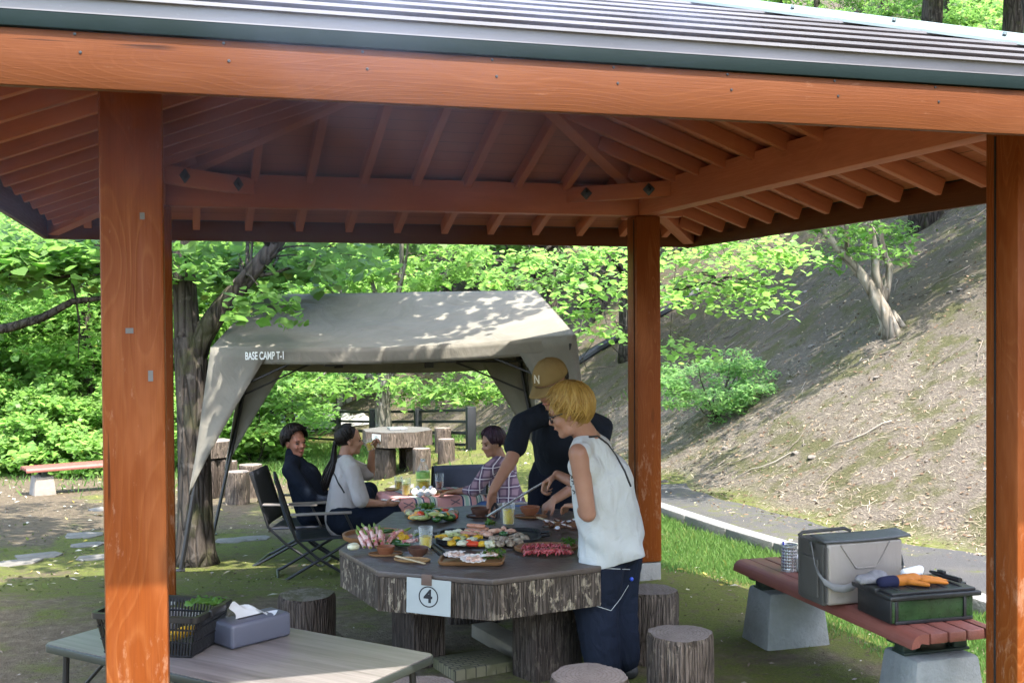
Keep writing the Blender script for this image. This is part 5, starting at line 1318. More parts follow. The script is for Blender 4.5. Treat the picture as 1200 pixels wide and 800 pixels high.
MAT['beer'] = liquid('yellow_beer', (.62, .44, .006)); MAT['tea'] = liquid('amber_tea', (.40, .12, .03))
def food(name, a, b_, scale=30, rough=.5, bump=.003, spec=.4, sss=.1, thr=(.35, .65), char=0):
    m, nt, b = new_mat(name); t = NT(nt); v = t.vmath('ADD', t.coord(), t.comb(t.rand(), t.math('MULTIPLY', t.rand(), 7), 0)); n = t.noise(v, scale, 5, .65)
    cc = t.ramp(n, [(thr[0], a), (thr[1], b_)])
    if char: cc = t.mix(t.math('MULTIPLY', t.sm(t.noise(v, 34, 5, .7), .52, .66), char), cc, (.055, .022, .010))
    t.put(b.inputs['Base Color'], cc); b.inputs['Roughness'].default_value = rough; b.inputs['Specular IOR Level'].default_value = spec
    b.inputs['Subsurface Weight'].default_value = sss; b.inputs['Subsurface Radius'].default_value = (.01, .006, .004)
    t.put(b.inputs['Normal'], t.bump(n, bump)); return m
MAT['board'] = wood_stain('oiled_tray_wood', (.23, .115, .05), (.30, .16, .075), (.14, .065, .03), .4, 0, knots=False)
MAT['boardlight'] = wood_stain('pale_plate_wood', (.36, .22, .10), (.44, .28, .14), (.25, .14, .06), .4, 0, knots=False)
MAT['bowlwood'] = wood_stain('turned_bowl_wood', (.23, .085, .042), (.30, .12, .06), (.14, .05, .025), .3, 0, knots=False)
MAT['bowldark'] = wood_stain('dark_bowl_wood', (.10, .05, .036), (.14, .07, .05), (.06, .03, .02), .35, 0, knots=False)
MAT['meat'] = food('raw_red_meat', (.22, .010, .018), (.40, .085, .09), 40, .35, .004, .5, .2)
MAT['bacon'] = food('pink_streaky_bacon', (.42, .12, .12), (.66, .46, .40), 26, .4, .003, .5, .25, (.42, .56))
MAT['asparagus'] = food('green_asparagus', (.10, .17, .025), (.20, .28, .05), 30, .5)
MAT['greens'] = leaf_mat('salad_greens', (.045, .11, .018), (.10, .20, .035), (.16, .32, .04), .4, .3)
MAT['pepper'] = food('dark_green_pepper', (.018, .065, .015), (.04, .11, .025), 12, .25, .001, .6)
MAT['corn'] = food('sweetcorn', (.52, .30, .008), (.62, .38, .025), 60, .4, .004, char=.65)
MAT['onion'] = food('onion_slice', (.55, .53, .33), (.68, .66, .50), 24, .35, .001, .5, .3, char=.65)
MAT['zucchini'] = food('courgette_slice', (.34, .40, .12), (.55, .56, .28), 30, .4, char=.65)
MAT['tomato'] = food('red_pepper', (.45, .03, .015), (.55, .06, .02), 12, .25, .001, .6)
MAT['carrot'] = food('orange_pepper', (.60, .22, .02), (.66, .30, .03), 12, .3, .001, .6)
MAT['sausage'] = food('grilled_sausage', (.36, .13, .07), (.50, .24, .14), 40, .35, .001, .5, char=.65)
MAT['shrimp'] = food('grilled_prawn', (.52, .22, .13), (.66, .42, .30), 40, .4, .002, char=.65)
MAT['mushroom'] = food('browned_mushroom', (.10, .065, .045), (.42, .34, .24), 50, .6, .004)
MAT['scallop'] = food('scallop_shell', (.52, .46, .42), (.74, .70, .66), 22, .4, .002)
MAT['scallopmeat'] = food('scallop_meat', (.50, .27, .17), (.66, .52, .44), 40, .3, .003, .6, .3)
MAT['rice'] = food('white_rice', (.70, .70, .70), (.82, .82, .82), 150, .5, .004, .4, .3)
MAT['chop'] = wood_stain('pale_chopsticks', (.52, .42, .26), (.58, .48, .32), (.42, .32, .18), .5, 0, knots=False)
MAT['steel'] = plain('brushed_steel', (.42, .42, .42), .3, .55, .1, 30)
def tub(r0, r1, h, th=.006, n=28, M=None):              # open bowl / cup wall
    return MB().lathe([(0, 0), (r0, 0), (r0+(r1-r0)*.6, h*.45), (r1, h), (r1-th, h), (r0+(r1-r0)*.6-th, h*.47), (r0*.9, th), (0, th)], n, M)
def on_table(px, py, z=TZ+.001): return gz(px, py, z)
def single(name, mb, mat, loc, label, cat, group=None, rz=0, smooth=40, rx=0, ry=0):
    o = mb.build(name, mat, smooth=smooth); o.location = loc; o.rotation_euler = (rx, ry, rz); return tag(o, label, cat, group)
TILT = math.atan2(RT[1], RT[0])                          # heading of the picture's horizontal in plan
def tray(px, py, rx, ry, label, mat='board', z=TZ+.001, h=.022, rz=0, square=False):
    p = on_table(px, py, z); m = MB()
    if square:
        o = []; 
        for sx, sy, a0 in ((1, 1, 0), (-1, 1, 90), (-1, -1, 180), (1, -1, 270)):
            for k in range(5):
                a = R(a0+90*k/4); q = .025; o.append((sx*(rx-q)+q*math.cos(a), sy*(ry-q)+q*math.sin(a)))
    else: o = [(rx*math.cos(2*math.pi*k/40), ry*math.sin(2*math.pi*k/40)) for k in range(40)]
    n = len(o); rings = [(.86, 0), (.97, h*.35), (1, h), (.93, h), (.88, h*.5), (0, h*.42)]; vs = []
    for s, zz in rings[:-1]: vs += [(x*s, y*s, zz) for x, y in o]
    vs.append((0, 0, h*.45)); fs = [tuple(reversed(range(n)))]
    for r_ in range(4): fs += [(r_*n+j, r_*n+(j+1) % n, (r_+1)*n+(j+1) % n, (r_+1)*n+j) for j in range(n)]
    fs += [(4*n+j, 4*n+(j+1) % n, 5*n) for j in range(n)]
    m.add(vs, fs); return single('wooden_plate', m, MAT[mat], p, label, 'plate', 'wooden plates', TILT+rz, 50)
def bowl(px, py, r, h, label, mat='bowlwood', z=TZ+.001):
    p = on_table(px, py, z); b = thing('bowl', label, 'bowl', p)
    MB().lathe([(0, 0), (r*.5, 0), (r*.52, .006), (r*.80, h*.35), (r, h), (r*.94, h), (r*.74, h*.4), (0, h*.2)], 32).build('bowl_body', MAT[mat], b, smooth=60)
    return b
def cup(px, py, r, h, fill, mat, label, z=TZ+.001, handle=False, name='cup'):
    p = on_table(px, py, z); c = thing(name, label, 'cup', p)
    MB().lathe([(0, 0), (r*.86, 0), (r, h), (r*.965, h), (r*.84, .005), (0, .005)], 28).build('cup_wall', MAT['glass'], c, smooth=60)
    MB().lathe([(0, .006), (r*.835, .006), (r*(.835+.12*fill), h*fill), (0, h*fill)], 28).build('drink', mat, c, smooth=60)
    if handle: MB().tube([(-r*.95, 0, h*.82), (-r*1.5, 0, h*.8), (-r*1.7, 0, h*.5), (-r*1.4, 0, h*.22), (-r*.88, 0, h*.2)], .006, 8).build('handle', MAT['glass'], c, smooth=60).rotation_euler = (0, 0, TILT)
    return c
def sprig(px, py, z, r, n, label, seed, sz=.022):
    rng = np.random.default_rng(seed); p = on_table(px, py, z)
    P = np.stack([rng.normal(0, r*.5, n), rng.normal(0, r*.5, n), rng.uniform(0, r*.7, n)], 1); V, f = leaves(P, sz, rng, MAPLE, .9)
    o = link('garnish', np_mesh('garnish', V, f), MAT['greens'], loc=p); return tag(o, label, 'garnish')
frng = random.Random(8)
# round tray of bacon-wrapped asparagus with corn and peppers
zt = TZ+.001
tray(440, 632, .172, .165, 'large round wooden tray of bacon wrapped asparagus at the left end of the table', 'board', TZ+.001, .034)
def bacon_roll():
    t = thing('bacon_roll', 'bacon wrapped asparagus spear in the bundle on the round tray', 'food', (0, 0, 0), 0, 'bacon wrapped asparagus')
    m = MB(); K = 16
    m.tube([(0, 0, .085*k/K) for k in range(K+1)], [.011+.0016*math.sin(k*2.1) for k in range(K+1)], 9); m.build('bacon', MAT['bacon'], t, smooth=60)
    MB().tube([(0, 0, -.006), (0, 0, .09), (.003, 0, .13), (.002, .002, .15)], [.006, .006, .007, .002], 7).build('asparagus', MAT['asparagus'], t, smooth=60)
    return t
br0 = None
for i, (px, py, z, az, tl) in enumerate(((418, 641, .03, 100, 62), (425, 642, .03, 96, 60), (432, 641, .03, 88, 58), (439, 640, .03, 80, 60), (421, 634, .055, 104, 66), (429, 634, .055, 92, 64), (437, 634, .055, 84, 66), (445, 637, .035, 60, 70), (425, 628, .07, 100, 72), (434, 628, .07, 90, 72), (450, 634, .03, 30, 80), (456, 632, .04, 20, 82), (448, 628, .06, 35, 80), (462, 636, .03, 15, 84))):
    o = bacon_roll() if i == 0 else dup(br0); br0 = o if i == 0 else br0
    p = gz(px+9, py-1, TZ+z); a = R(az+14)+TILT; tl += 4; d = Vector((math.cos(a)*math.sin(R(tl)), math.sin(a)*math.sin(R(tl)), math.cos(R(tl))))
    o.location = p; o.rotation_euler = d.to_track_quat('Z', 'Y').to_euler()
def corn(px, py, z, az, lbl, L=.05, r=.02):
    m = MB(); K = 8; rows = []
    for k in range(K):
        for j in range(12):
            a = 2*math.pi*(j+.5*(k % 2))/12; m.ell((L*(k+.5)/K, r*.86*math.cos(a), r*.86*math.sin(a)), (.0042, .0052, .0052), None, 6, 4)
    m.tube([(0, 0, 0), (L, 0, 0)], r*.9, 12)
    return single('corn_piece', m, MAT['corn'], gz(px, py, TZ+z), lbl, 'food', 'sweetcorn pieces', TILT+R(az))
corn(462, 626, .05, -40, 'piece of sweetcorn standing at the back of the round tray'); corn(468, 630, .04, -35, 'piece of sweetcorn at the right rim of the round tray')
def lump(name, px, py, z, r, mat, label, cat='food', group=None, rz=0, rx=0, amp=.12, seed=0):
    b = bmesh.new(); bmesh.ops.create_icosphere(b, subdivisions=3, radius=1)
    for v in b.verts:
        k = 1+amp*mnoise.noise(v.co*1.7+Vector((seed*3.1, 0, 0))); v.co = Vector((v.co.x*r[0]*k, v.co.y*r[1]*k, v.co.z*r[2]*k))
    return single(name, MB().bm(b), mat, gz(px, py, z), label, cat, group, TILT+rz, 180, rx)
lump('onion', 414, 640, TZ+.036, (.032, .030, .018), MAT['onion'], 'half onion at the left rim of the round tray', seed=1)
lump('green_pepper', 453, 641, TZ+.03, (.03, .022, .018), MAT['pepper'], 'dark green pepper at the front of the round tray', group=None, seed=2)
for i, (px, py, z, a) in enumerate(((452, 622, .04, 20), (462, 634, .03, -15), (470, 637, .02, -20))):
    lump('cucumber', px, py, TZ+z, (.055, .013, .012), MAT['pepper'], ('cucumber stick behind the bacon rolls', 'cucumber stick below the sweetcorn', 'cucumber stick at the right rim of the round tray')[i], rz=R(a), seed=3+i)
# back tray of vegetables
tray(505, 603, .155, .11, 'oval tray heaped with green vegetables near the striped cloth', 'bowldark', h=.02)
kinds = (('asparagus', 'green_bean', (.05, .010, .010)), ('zucchini', 'courgette_slice', (.035, .018, .010)), ('carrot', 'orange_pepper', (.026, .02, .014)), ('tomato', 'red_pepper', (.02, .018, .015)), ('pepper', 'green_pepper', (.032, .022, .016)), ('mushroom', 'mushroom', (.024, .022, .016)))
rng7 = random.Random(4)
kn = {'asparagus': 'green bean in the heap on the back tray', 'zucchini': 'courgette slice in the heap on the back tray', 'carrot': 'orange pepper strip in the heap on the back tray', 'tomato': 'red pepper strip in the heap on the back tray', 'pepper': 'dark green pepper in the heap on the back tray', 'mushroom': 'mushroom in the heap on the back tray'}
for i in range(44):
    k, nm, r = rng7.choice(kinds); u = rng7.uniform(0, 6.28); q = math.sqrt(rng7.uniform(0, 1))
    px = 506+30*q*math.cos(u); py = 602+6*q*math.sin(u); z = .02+.05*(1-q)*rng7.uniform(.3, 1)
    r = tuple(q*1.2 for q in r); lump(nm, px, py, TZ+z, r, MAT[k], kn[k], group='vegetables on the back tray', rz=rng7.uniform(0, 6), rx=rng7.uniform(-.4, .4), seed=i)
sprig(500, 596, TZ+.04, .05, 70, 'salad leaves on the back tray', 5, .03)
cup(499, 642, .036, .108, .56, MAT['beer'], 'handled plastic mug half full of beer beside the round tray', handle=True, name='beer_mug')
tray(452, 650, .085, .05, 'small oval plate under the reddish brown bowl', 'board', h=.012, rz=R(8))
bowl(452, 651, .046, .048, 'reddish brown wooden bowl in front of the round tray')
tray(483, 657, .092, .045, 'oval plate with chopsticks and a dark bowl', 'boardlight', h=.012, rz=R(-14))
bowl(490, 651, .052, .042, 'dark wooden bowl beside the chopsticks at the front of the table', 'bowldark', TZ+.012)
def chopsticks(a, b, label, z):
    p = gz(*a, z); q = gz(*b, z); n = Vector((-(q-p).y, (q-p).x, 0)).normalized()*.004
    t = thing('chopsticks', label, 'chopsticks', p)
    for s in (-1, 1): MB().tube([n*s, (q-p)+n*s*.6], [.0038, .0025], 7).build('chopstick', MAT['chop'], t)
chopsticks((464, 651), (498, 660), 'pale chopsticks lying across the front oval plate', TZ+.02)
tray(553, 659, .155, .085, 'square wooden plate holding three scallop shells', 'board', h=.02, square=True, rz=R(-3))
def scallop(px, py, z, s, rz, tilt, label):
    t = thing('scallop', label, 'food', gz(px, py, z), TILT+rz, 'scallops on the square plate'); t.rotation_euler = (tilt, 0, TILT+rz)
    m = MB(); n = 48; vs = [(0, -s*.92, .004)]; K = 6
    for k in range(1, K+1):
        for j in range(n+1):
            a = R(-62+304*j/n); q = k/K; rr = s*(1+.03*math.cos(11*a*2))*q
            x = math.sin(a)*rr; y = -s*.92*(1-q)+math.cos(a)*rr*.92
            vs.append((x, y, .018*(q**2)+.0022*math.cos(j*2*math.pi/4)*q))
    fs = [(0, 1+j, 2+j) for j in range(n)]
    for k in range(K-1): fs += [(1+k*(n+1)+j, 1+(k+1)*(n+1)+j, 2+(k+1)*(n+1)+j, 2+k*(n+1)+j) for j in range(n)]
    o = m.add(vs, fs).build('shell', MAT['scallop'], t, smooth=60); sd = o.modifiers.new('thickness', 'SOLIDIFY'); sd.thickness = .003
    for i, (x, y, r) in enumerate(((0, 0, .024), (.026, -.008, .014), (-.024, .006, .014), (.006, .024, .012), (-.012, -.024, .012))):
        b = bmesh.new(); bmesh.ops.create_icosphere(b, subdivisions=3, radius=1)
        for v in b.verts: kk = 1+.2*mnoise.noise(v.co*2+Vector((i, s*40, 0))); v.co = Vector((x+v.co.x*r*kk, y+v.co.y*r*kk, .014+v.co.z*.010*kk))
        MB().bm(b).build('scallop_meat', MAT['scallopmeat'], t, smooth=180)
scallop(535, 653, TZ+.024, .062, R(200), R(-4), 'scallop shell at the left of the square plate'); scallop(576, 652, TZ+.022, .052, R(150), R(-4), 'scallop shell at the back right of the square plate'); scallop(556, 658, TZ+.038, .064, R(178), R(-8), 'front scallop shell lying over the other two')
sprig(578, 652, TZ+.02, .05, 110, 'bunch of parsley on the square plate', 6, .024)
# griddle with food
gp_ = on_table(573, 632); gr = thing('griddle_plate', 'black iron griddle in the middle of the table with grilling vegetables', 'griddle', gp_, TILT)
def rrect(l, w, rad, k=6):
    o = []
    for sx, sy, a0 in ((1, 1, 0), (-1, 1, 90), (-1, -1, 180), (1, -1, 270)):
        for i in range(k):
            a = R(a0+90*i/(k-1)); o.append((sx*(l/2-rad)+rad*math.cos(a), sy*(w/2-rad)+rad*math.sin(a)))
    return o
MB().prism(rrect(.54, .36, .10), 0, .014, bev=.004).build('plate', MAT['iron'], gr)
for i, (a, b_) in enumerate(((rrect(.54, .36, .10), rrect(.515, .335, .09)),)):
    n = len(a); vs = [(x, y, .0142) for x, y in a]+[(x, y, .030) for x, y in a]+[(x, y, .030) for x, y in b_]+[(x, y, .0142) for x, y in b_]
    MB().add(vs, [(r*n+j, r*n+(j+1) % n, (r+1)*n+(j+1) % n, (r+1)*n+j) for r in range(3) for j in range(n)]).build('rim', MAT['iron'], gr)
for s in (-1, 1): MB().tube([(s*.262, -.05, .024), (s*.31, -.045, .03), (s*.318, 0, .032), (s*.31, .045, .03), (s*.262, .05, .024)], .007, 8).build('handle', MAT['iron'], gr)
GZ = TZ+.016
kg = {'corn': ('sweetcorn slice grilling on the griddle', 'corn_piece'), 'onion': ('onion slice grilling on the griddle', 'onion_slice'), 'zucchini': ('courgette slice grilling on the griddle', 'courgette_slice'), 'sausage': ('sausage grilling on the griddle', 'sausage'), 'shrimp': ('prawn grilling on the griddle', 'prawn'), 'mushroom': ('browned mushroom on the griddle', 'mushroom'), 'tomato': ('red pepper piece at the front of the griddle', 'red_pepper'), 'pepper': ('green pepper piece on the griddle', 'green_pepper')}
def gpiece(k, px, py, r, z=.014, rz=0, seed=0, amp=.12):
    q = 1.22*(.85+.35*((seed*37) % 10)/10); r = (r[0]*q, r[1]*q, r[2]*1.1); lump(kg[k][1], px, py, GZ+z, r, MAT[k], kg[k][0], group='food on the griddle', rz=rz, seed=seed, amp=amp)
for i, (k, px, py, r, rz) in enumerate((
    ('corn', 518, 629, (.034, .014, .014), 0), ('corn', 529, 636, (.018, .018, .013), 0), ('corn', 565, 637, (.02, .015, .014), .3), ('corn', 545, 628, (.02, .02, .013), 0), ('corn', 535, 631, (.018, .016, .012), .4), ('corn', 560, 629, (.022, .014, .012), .2),
    ('onion', 542, 636, (.028, .020, .013), .2), ('onion', 574, 637, (.022, .024, .016), .1), ('onion', 528, 624, (.026, .016, .012), -.3), ('onion', 553, 632, (.022, .018, .012), .5), ('onion', 537, 622, (.024, .016, .01), .1), ('onion', 524, 632, (.02, .016, .01), 0),
    ('zucchini', 533, 626, (.030, .016, .01), .1), ('zucchini', 547, 623, (.024, .018, .01), .7), ('zucchini', 523, 627, (.024, .014, .01), -.2), ('zucchini', 541, 630, (.02, .02, .01), 0), ('zucchini', 556, 625, (.02, .016, .01), .5),
    ('tomato', 555, 637, (.024, .014, .014), 0), ('tomato', 549, 635, (.016, .014, .012), 0), ('pepper', 590, 625, (.02, .016, .012), 0), ('pepper', 536, 634, (.018, .012, .01), .6),
    ('shrimp', 580, 622, (.030, .012, .013), .5), ('shrimp', 590, 619, (.026, .012, .012), 1.6), ('shrimp', 571, 626, (.028, .012, .012), -.4), ('shrimp', 598, 622, (.024, .012, .012), .2), ('shrimp', 566, 624, (.026, .011, .011), .9),
    ('mushroom', 583, 631, (.022, .020, .016), 0), ('mushroom', 592, 632, (.024, .022, .016), 0), ('mushroom', 601, 630, (.022, .020, .015), 0), ('mushroom', 608, 627, (.022, .019, .015), 0), ('mushroom', 598, 636, (.024, .022, .016), 0), ('mushroom', 585, 637, (.022, .020, .014), 0), ('mushroom', 607, 634, (.022, .02, .015), 0), ('mushroom', 577, 631, (.018, .018, .014), 0), ('mushroom', 615, 630, (.018, .016, .014), 0))):
    gpiece(k, px, py, r, rz=rz, seed=i, amp=.38)
def sausage(px, py, z, rz): 
    m = MB().tube([(-.055, -.004, 0), (-.05, -.003, 0), (-.025, .001, .0), (0, .003, 0), (.025, .001, 0), (.05, -.003, 0), (.055, -.004, 0)], [.004, .0115, .0125, .0125, .0125, .0115, .004], 10)
    single('sausage', m, MAT['sausage'], gz(px, py, GZ+z), kg['sausage'][0], 'food', 'food on the griddle', TILT+rz, 180)
for a in ((555, 622, .014, -.55), (562, 619, .016, -.5), (550, 625, .014, -.6), (558, 616, .03, -.45)): sausage(*a)
sprig(575, 614, TZ+.03, .022, 40, 'green herb sprig behind the griddle under the tongs', 9, .026)
# plate of raw meat
tray(640, 645, .160, .105, 'oval wooden plate of sliced raw red meat at the right of the table', 'board', h=.024, rz=R(4))
for i in range(34):
    u = i/33; row = i % 2; px = 614+54*u; py = 641+6*row-2*math.sin(u*3)
    b = bmesh.new(); bmesh.ops.create_grid(b, x_segments=8, y_segments=5, size=1)
    for v in b.verts:
        x, y = v.co.x, v.co.y; f = mnoise.noise(Vector((x*1.5+i, y*1.5, i*.7)))
        v.co = Vector((x*.013+.005*f, y*.027, .013*math.cos(x*1.9+f)+.005*f-.004*y*y))
    o = single('meat_slice', MB().bm(b), MAT['meat'], gz(px, py, TZ+.030+(.010 if 8 < i < 28 else 0)), 'slice of raw red meat folded in the rows on the oval plate', 'food', 'raw meat slices', TILT+frng.uniform(-.4, .4), 180, frng.uniform(-.12, .12), frng.uniform(-.25, .25)); sd = o.modifiers.new('thickness', 'SOLIDIFY'); sd.thickness = .005
sprig(666, 636, TZ+.03, .03, 60, 'green garnish behind the raw meat', 12, .022)
tray(662, 616, .115, .075, 'wooden plate of dark rimmed mushroom slices by the woman\'s elbow', 'board', h=.016, rz=R(-6))
for i in range(13):
    px = 640+40*(i % 7)/6; py = 611+6*(i//7)+2*math.sin(i*2.3)
    p = gz(px, py, TZ+.03)
    t = thing('mushroom_slice', 'white mushroom slice with a dark rim by the woman\'s elbow', 'food', p, i*1.3, 'sliced mushrooms'); t.rotation_euler = (.35+.2*math.sin(i), .2*math.cos(i*2), i*1.3)
    MB().lathe([(0, .006), (.014, .006), (.019, .003), (.015, 0), (0, 0)], 14).build('flesh', MAT['rice'], t); MB().lathe([(.0145, .0066), (.019, .0035), (.0205, .0005), (.0195, -.003), (.0158, -.002)], 14).build('rim', MAT['bowldark'], t)
tray(622, 606, .10, .055, 'small oval wooden plate under the round bowl behind the griddle', 'board', h=.012, rz=R(-10))
bowl(621, 603, .060, .048, 'reddish round wooden bowl behind the griddle with chopsticks beside it', 'bowlwood', TZ+.010)
chopsticks((630, 606), (651, 612), 'chopsticks resting on the plate beside the round bowl behind the griddle', TZ+.022)
tray(563, 605, .085, .05, 'small dark plate at the back of the table', 'bowldark', h=.010)
bowl(563, 604, .058, .046, 'dark bowl at the back of the table before the striped cloth', 'bowldark', TZ+.009)
cup(596, 614, .036, .120, .70, MAT['beer'], 'straight plastic cup of yellow beer behind the griddle', handle=False)
# black tongs lying at the left of the griddle
p = gz(503, 634, TZ+.012); q = gz(527, 653, TZ+.012)
t = thing('black_tongs', 'black kitchen tongs lying between the mug and the griddle', 'tongs', p)
for s in (-1, 1):
    n = Vector((-(q-p).y, (q-p).x, 0)).normalized()*s
    MB().tube([Vector((0, 0, 0)), (q-p)*.3+n*.012, (q-p)+n*.017], [.005, .008, .006], 8).build('arm', MAT['steel_black'], t)

# ------------------------------------------------------------------ things on the red bench
BZ = .421
def cooler():
    a = gz(966, 711, BZ); x_ = Vector((1, .02, 0)).normalized(); c = thing('cooler_bag', 'silver and grey soft cooler bag with its top flap open, on the red bench', 'bag', a, 0)
    w, d, h = .415, .235, .290
    MAT['coolfront'] = fabric('silver_beige_fabric', (.335, .30, .27), 0, .4, 700, .006, 5); MAT['coolside'] = fabric('dark_grey_nylon', (.085, .080, .072), 0, .6, 700, .004, 7); MAT['webbing'] = fabric('grey_webbing', (.17, .17, .165), 0, .7, 1200)
    MAT['coolfront'].node_tree.nodes['Principled BSDF'].inputs['Metallic'].default_value = .35
    # walls as shells: front, back, sides, bottom, dark lining
    def panel(cx, cy, cz, dx, dy, dz, mat, nm, bev=.02):
        return MB().box((cx, cy, cz), (dx, dy, dz), bev=bev, seg=4).build(nm, mat, c, smooth=60)
    panel(w/2+.01, .014, h/2, w-.02, .03, h-.004, MAT['coolfront'], 'front_panel', .0145)
    panel(w/2, d-.015, h/2, w, .03, h-.004, MAT['coolside'], 'back_panel', .0145)
    panel(.014, d/2-.004, h/2-.004, .028, d-.034, h-.006, MAT['coolside'], 'side_panel', .010); panel(w-.010, d/2-.004, h/2-.004, .028, d-.034, h-.006, MAT['coolside'], 'side_panel', .010)
    panel(w/2, d/2, .012, w-.05, d-.05, .02, MAT['coolside'], 'bottom', .004)
    panel(w/2, d/2, h*.62, w-.06, d-.065, .01, MAT['steel_black'], 'lining', .002)
    # pressed trapezoid on the front
    M0 = Matrix.Translation((w/2+.012, -.0022, 0)) @ Matrix.Rotation(R(90), 4, 'X')
    path = [(-.135, h-.012), (-.058, h-.118), (-.045, h-.124), (.045, h-.124), (.058, h-.118), (.125, h-.012)]
    MB().tube([M0 @ Vector((x, y, 0)) for x, y in path], .0045, 6).build('front_seam', MAT['coolfront'], c, smooth=60)
    for z0 in (.016,): MB().tube([(.008, -.004, .02), (.008, -.004, h-.02)], .006, 6).build('piping', MAT['coolside'], c, smooth=60)
    # open flap, a thin stiff lid tipped towards the front
    L = MB(); n = 10; vs = []
    for j in range(n+1):
        for i in range(n+1):
            u, v = i/n, j/n; vs.append((-.005+u*(w+.04), -.012+v*.115, h+.012+.012*v-.006*math.sin(u*3.1)+.006*u))
    o = L.add(vs, [(j*(n+1)+i, j*(n+1)+i+1, (j+1)*(n+1)+i+1, (j+1)*(n+1)+i) for j in range(n) for i in range(n)]).build('top_flap', plain('grey_flap_fabric', (.085, .09, .095), .55, 0, .1, 9, .002, 300), c, smooth=60); sd = o.modifiers.new('thickness', 'SOLIDIFY'); sd.thickness = .010
    MB().tube([(.0, d-.02, h), (.03, d+.0, h+.008), (w*.62, d-.0, h+.014), (w*.68, d-.02, h+.002)], [.008, .009, .009, .006], 8).build('rim_roll', MAT['coolside'], c, smooth=60)
    # side pocket and shoulder strap
    panel(-.006, d/2-.004, h*.42, .012, d*.62, h*.62, MAT['coolside'], 'side_pocket', .005)
    def ribbon(pts, wd, nm, dirv=Vector((0, 1, 0)), parent=c):
        m = MB(); vs = []
        for p_ in pts: vs += [Vector(p_)-dirv*wd/2, Vector(p_)+dirv*wd/2]
        m.add(vs, [(2*i, 2*i+1, 2*i+3, 2*i+2) for i in range(len(pts)-1)]); o = m.build(nm, MAT['webbing'], parent, smooth=60); sd = o.modifiers.new('thickness', 'SOLIDIFY'); sd.thickness = .004
    ribbon([(-.010, .10, h-.03), (-.016, .075, h-.02), (-.024, .05, h-.06), (-.026, .025, h-.12), (-.01, -.012, h-.17), (.03, -.03, h-.197), (.08, -.034, h-.205), (.125, -.028, h-.20), (.155, -.012, h-.19)], .034, 'strap', Vector((0, .35, .94)))
    ribbon([(w+.006, .06, h-.06), (w+.02, .05, h-.09), (w+.024, .04, h-.13), (w+.008, .03, h-.15)], .03, 'side_strap', Vector((0, 1, 0)))
    MB().box((w+.012, .06, h-.05), (.014, .03, .035), bev=.004).build('buckle', MAT['steel_black'], c)
cooler()
def crate():
    a = gz(1046, 732, BZ); b_ = gz(1139, 724.5, BZ); x_ = (b_-a); w = x_.length+.01; an = math.atan2(x_.y, x_.x); d = .27; h = .105
    c = thing('storage_crate', 'dark green plastic crate with a black lid at the near end of the bench', 'crate', a, an)
    MAT['crategreen'] = plain('translucent_dark_green_plastic', (.020, .050, .016), .3, 0, .5, 14, 0, 60, .5); MAT['crateblack'] = plain('black_plastic', (.016, .016, .018), .38, 0, .1, 9, .0006, 400)
    MB().box((w/2, d/2, h/2), (w, d, h), bev=.012, seg=3).build('crate_body', MAT['crategreen'], c)
    for x in (.018, w*.88): MB().box((x, -.003, h/2), (.014, .008, h-.006), bev=.002).build('rib', MAT['crateblack'], c)
    MB().box((-.003, d/2, h/2), (.008, d-.01, h-.004), bev=.002).build('end_panel', MAT['crateblack'], c); MB().box((w/2, -.003, .008), (w-.02, .010, .014), bev=.002).build('rib', MAT['crateblack'], c)
    MB().box((w/2, d/2, h+.010), (w+.046, d+.046, .020), bev=.005).build('lid', MAT['crateblack'], c); MB().box((w/2, d/2, h+.026), (w+.012, d+.012, .014), bev=.005).build('lid_top', MAT['crateblack'], c)
    for k in range(5): MB().box((w*.12+w*.19*k, d/2, h+.0345), (.012, d-.05, .004), bev=.001).build('lid_rib', MAT['crateblack'], c)
    for s in (0, 1): MB().box((-.014 if s == 0 else w+.014, d/2, h+.022), (.03, .09, .022), bev=.004).build('latch', MAT['crateblack'], c)
    return a, an, w, d, h
ca, can, cw, cd, ch = crate()
CM = Matrix.Translation(ca) @ Matrix.Rotation(can, 4, 'Z')
def organic(name, segs, vox, mat, parent=None, L=(0, 0, 0), smooth_it=6, key=None):
    """one continuous surface grown over capsules ('c', p, q, r1, r2) and ellipsoids ('e', centre, radii, matrix)"""
    m = MB(); L = Vector(L)
    for s in segs:
        if s[0] == 'c':
            p, q, r1, r2 = Vector(s[1])-L, Vector(s[2])-L, s[3], s[4]; ax = q-p; n = 6
            ln = max(ax.length, 1e-5); t = ax/ln if ax.length > 1e-5 else Vector((0, 0, 1)); pts = []; rad = []
            for k in range(5): a = math.pi/2*k/4; pts.append(p-t*r1*math.cos(a)); rad.append(max(r1*math.sin(a), 1e-4))
            for k in range(1, n): pts.append(p+ax*k/n); rad.append(r1+(r2-r1)*k/n)
            for k in range(5): a = math.pi/2*k/4; pts.append(q+t*r2*math.sin(a)); rad.append(max(r2*math.cos(a), 1e-4))
            m.tube(pts, rad, 14, squash=s[5] if len(s) > 5 else None)
        else:
            M = s[3].copy() if len(s) > 3 else Matrix.Identity(4); M.translation = Vector(s[1])-L; m.ell((0, 0, 0), s[2], M, 20, 14)
    me = m.mesh(name); o = bpy.data.objects.new(name, me); COL.objects.link(o)
    r = o.modifiers.new('r', 'REMESH'); r.mode = 'VOXEL'; r.voxel_size = vox; r.use_smooth_shade = True
    if smooth_it: sm = o.modifiers.new('s', 'SMOOTH'); sm.factor = .5; sm.iterations = smooth_it
    me2 = bpy.data.meshes.new_from_object(o.evaluated_get(bpy.context.evaluated_depsgraph_get())); me2.name = name
    bpy.data.objects.remove(o); bpy.data.meshes.remove(me); me2.shade_smooth()
    return link(name, me2, mat, parent)
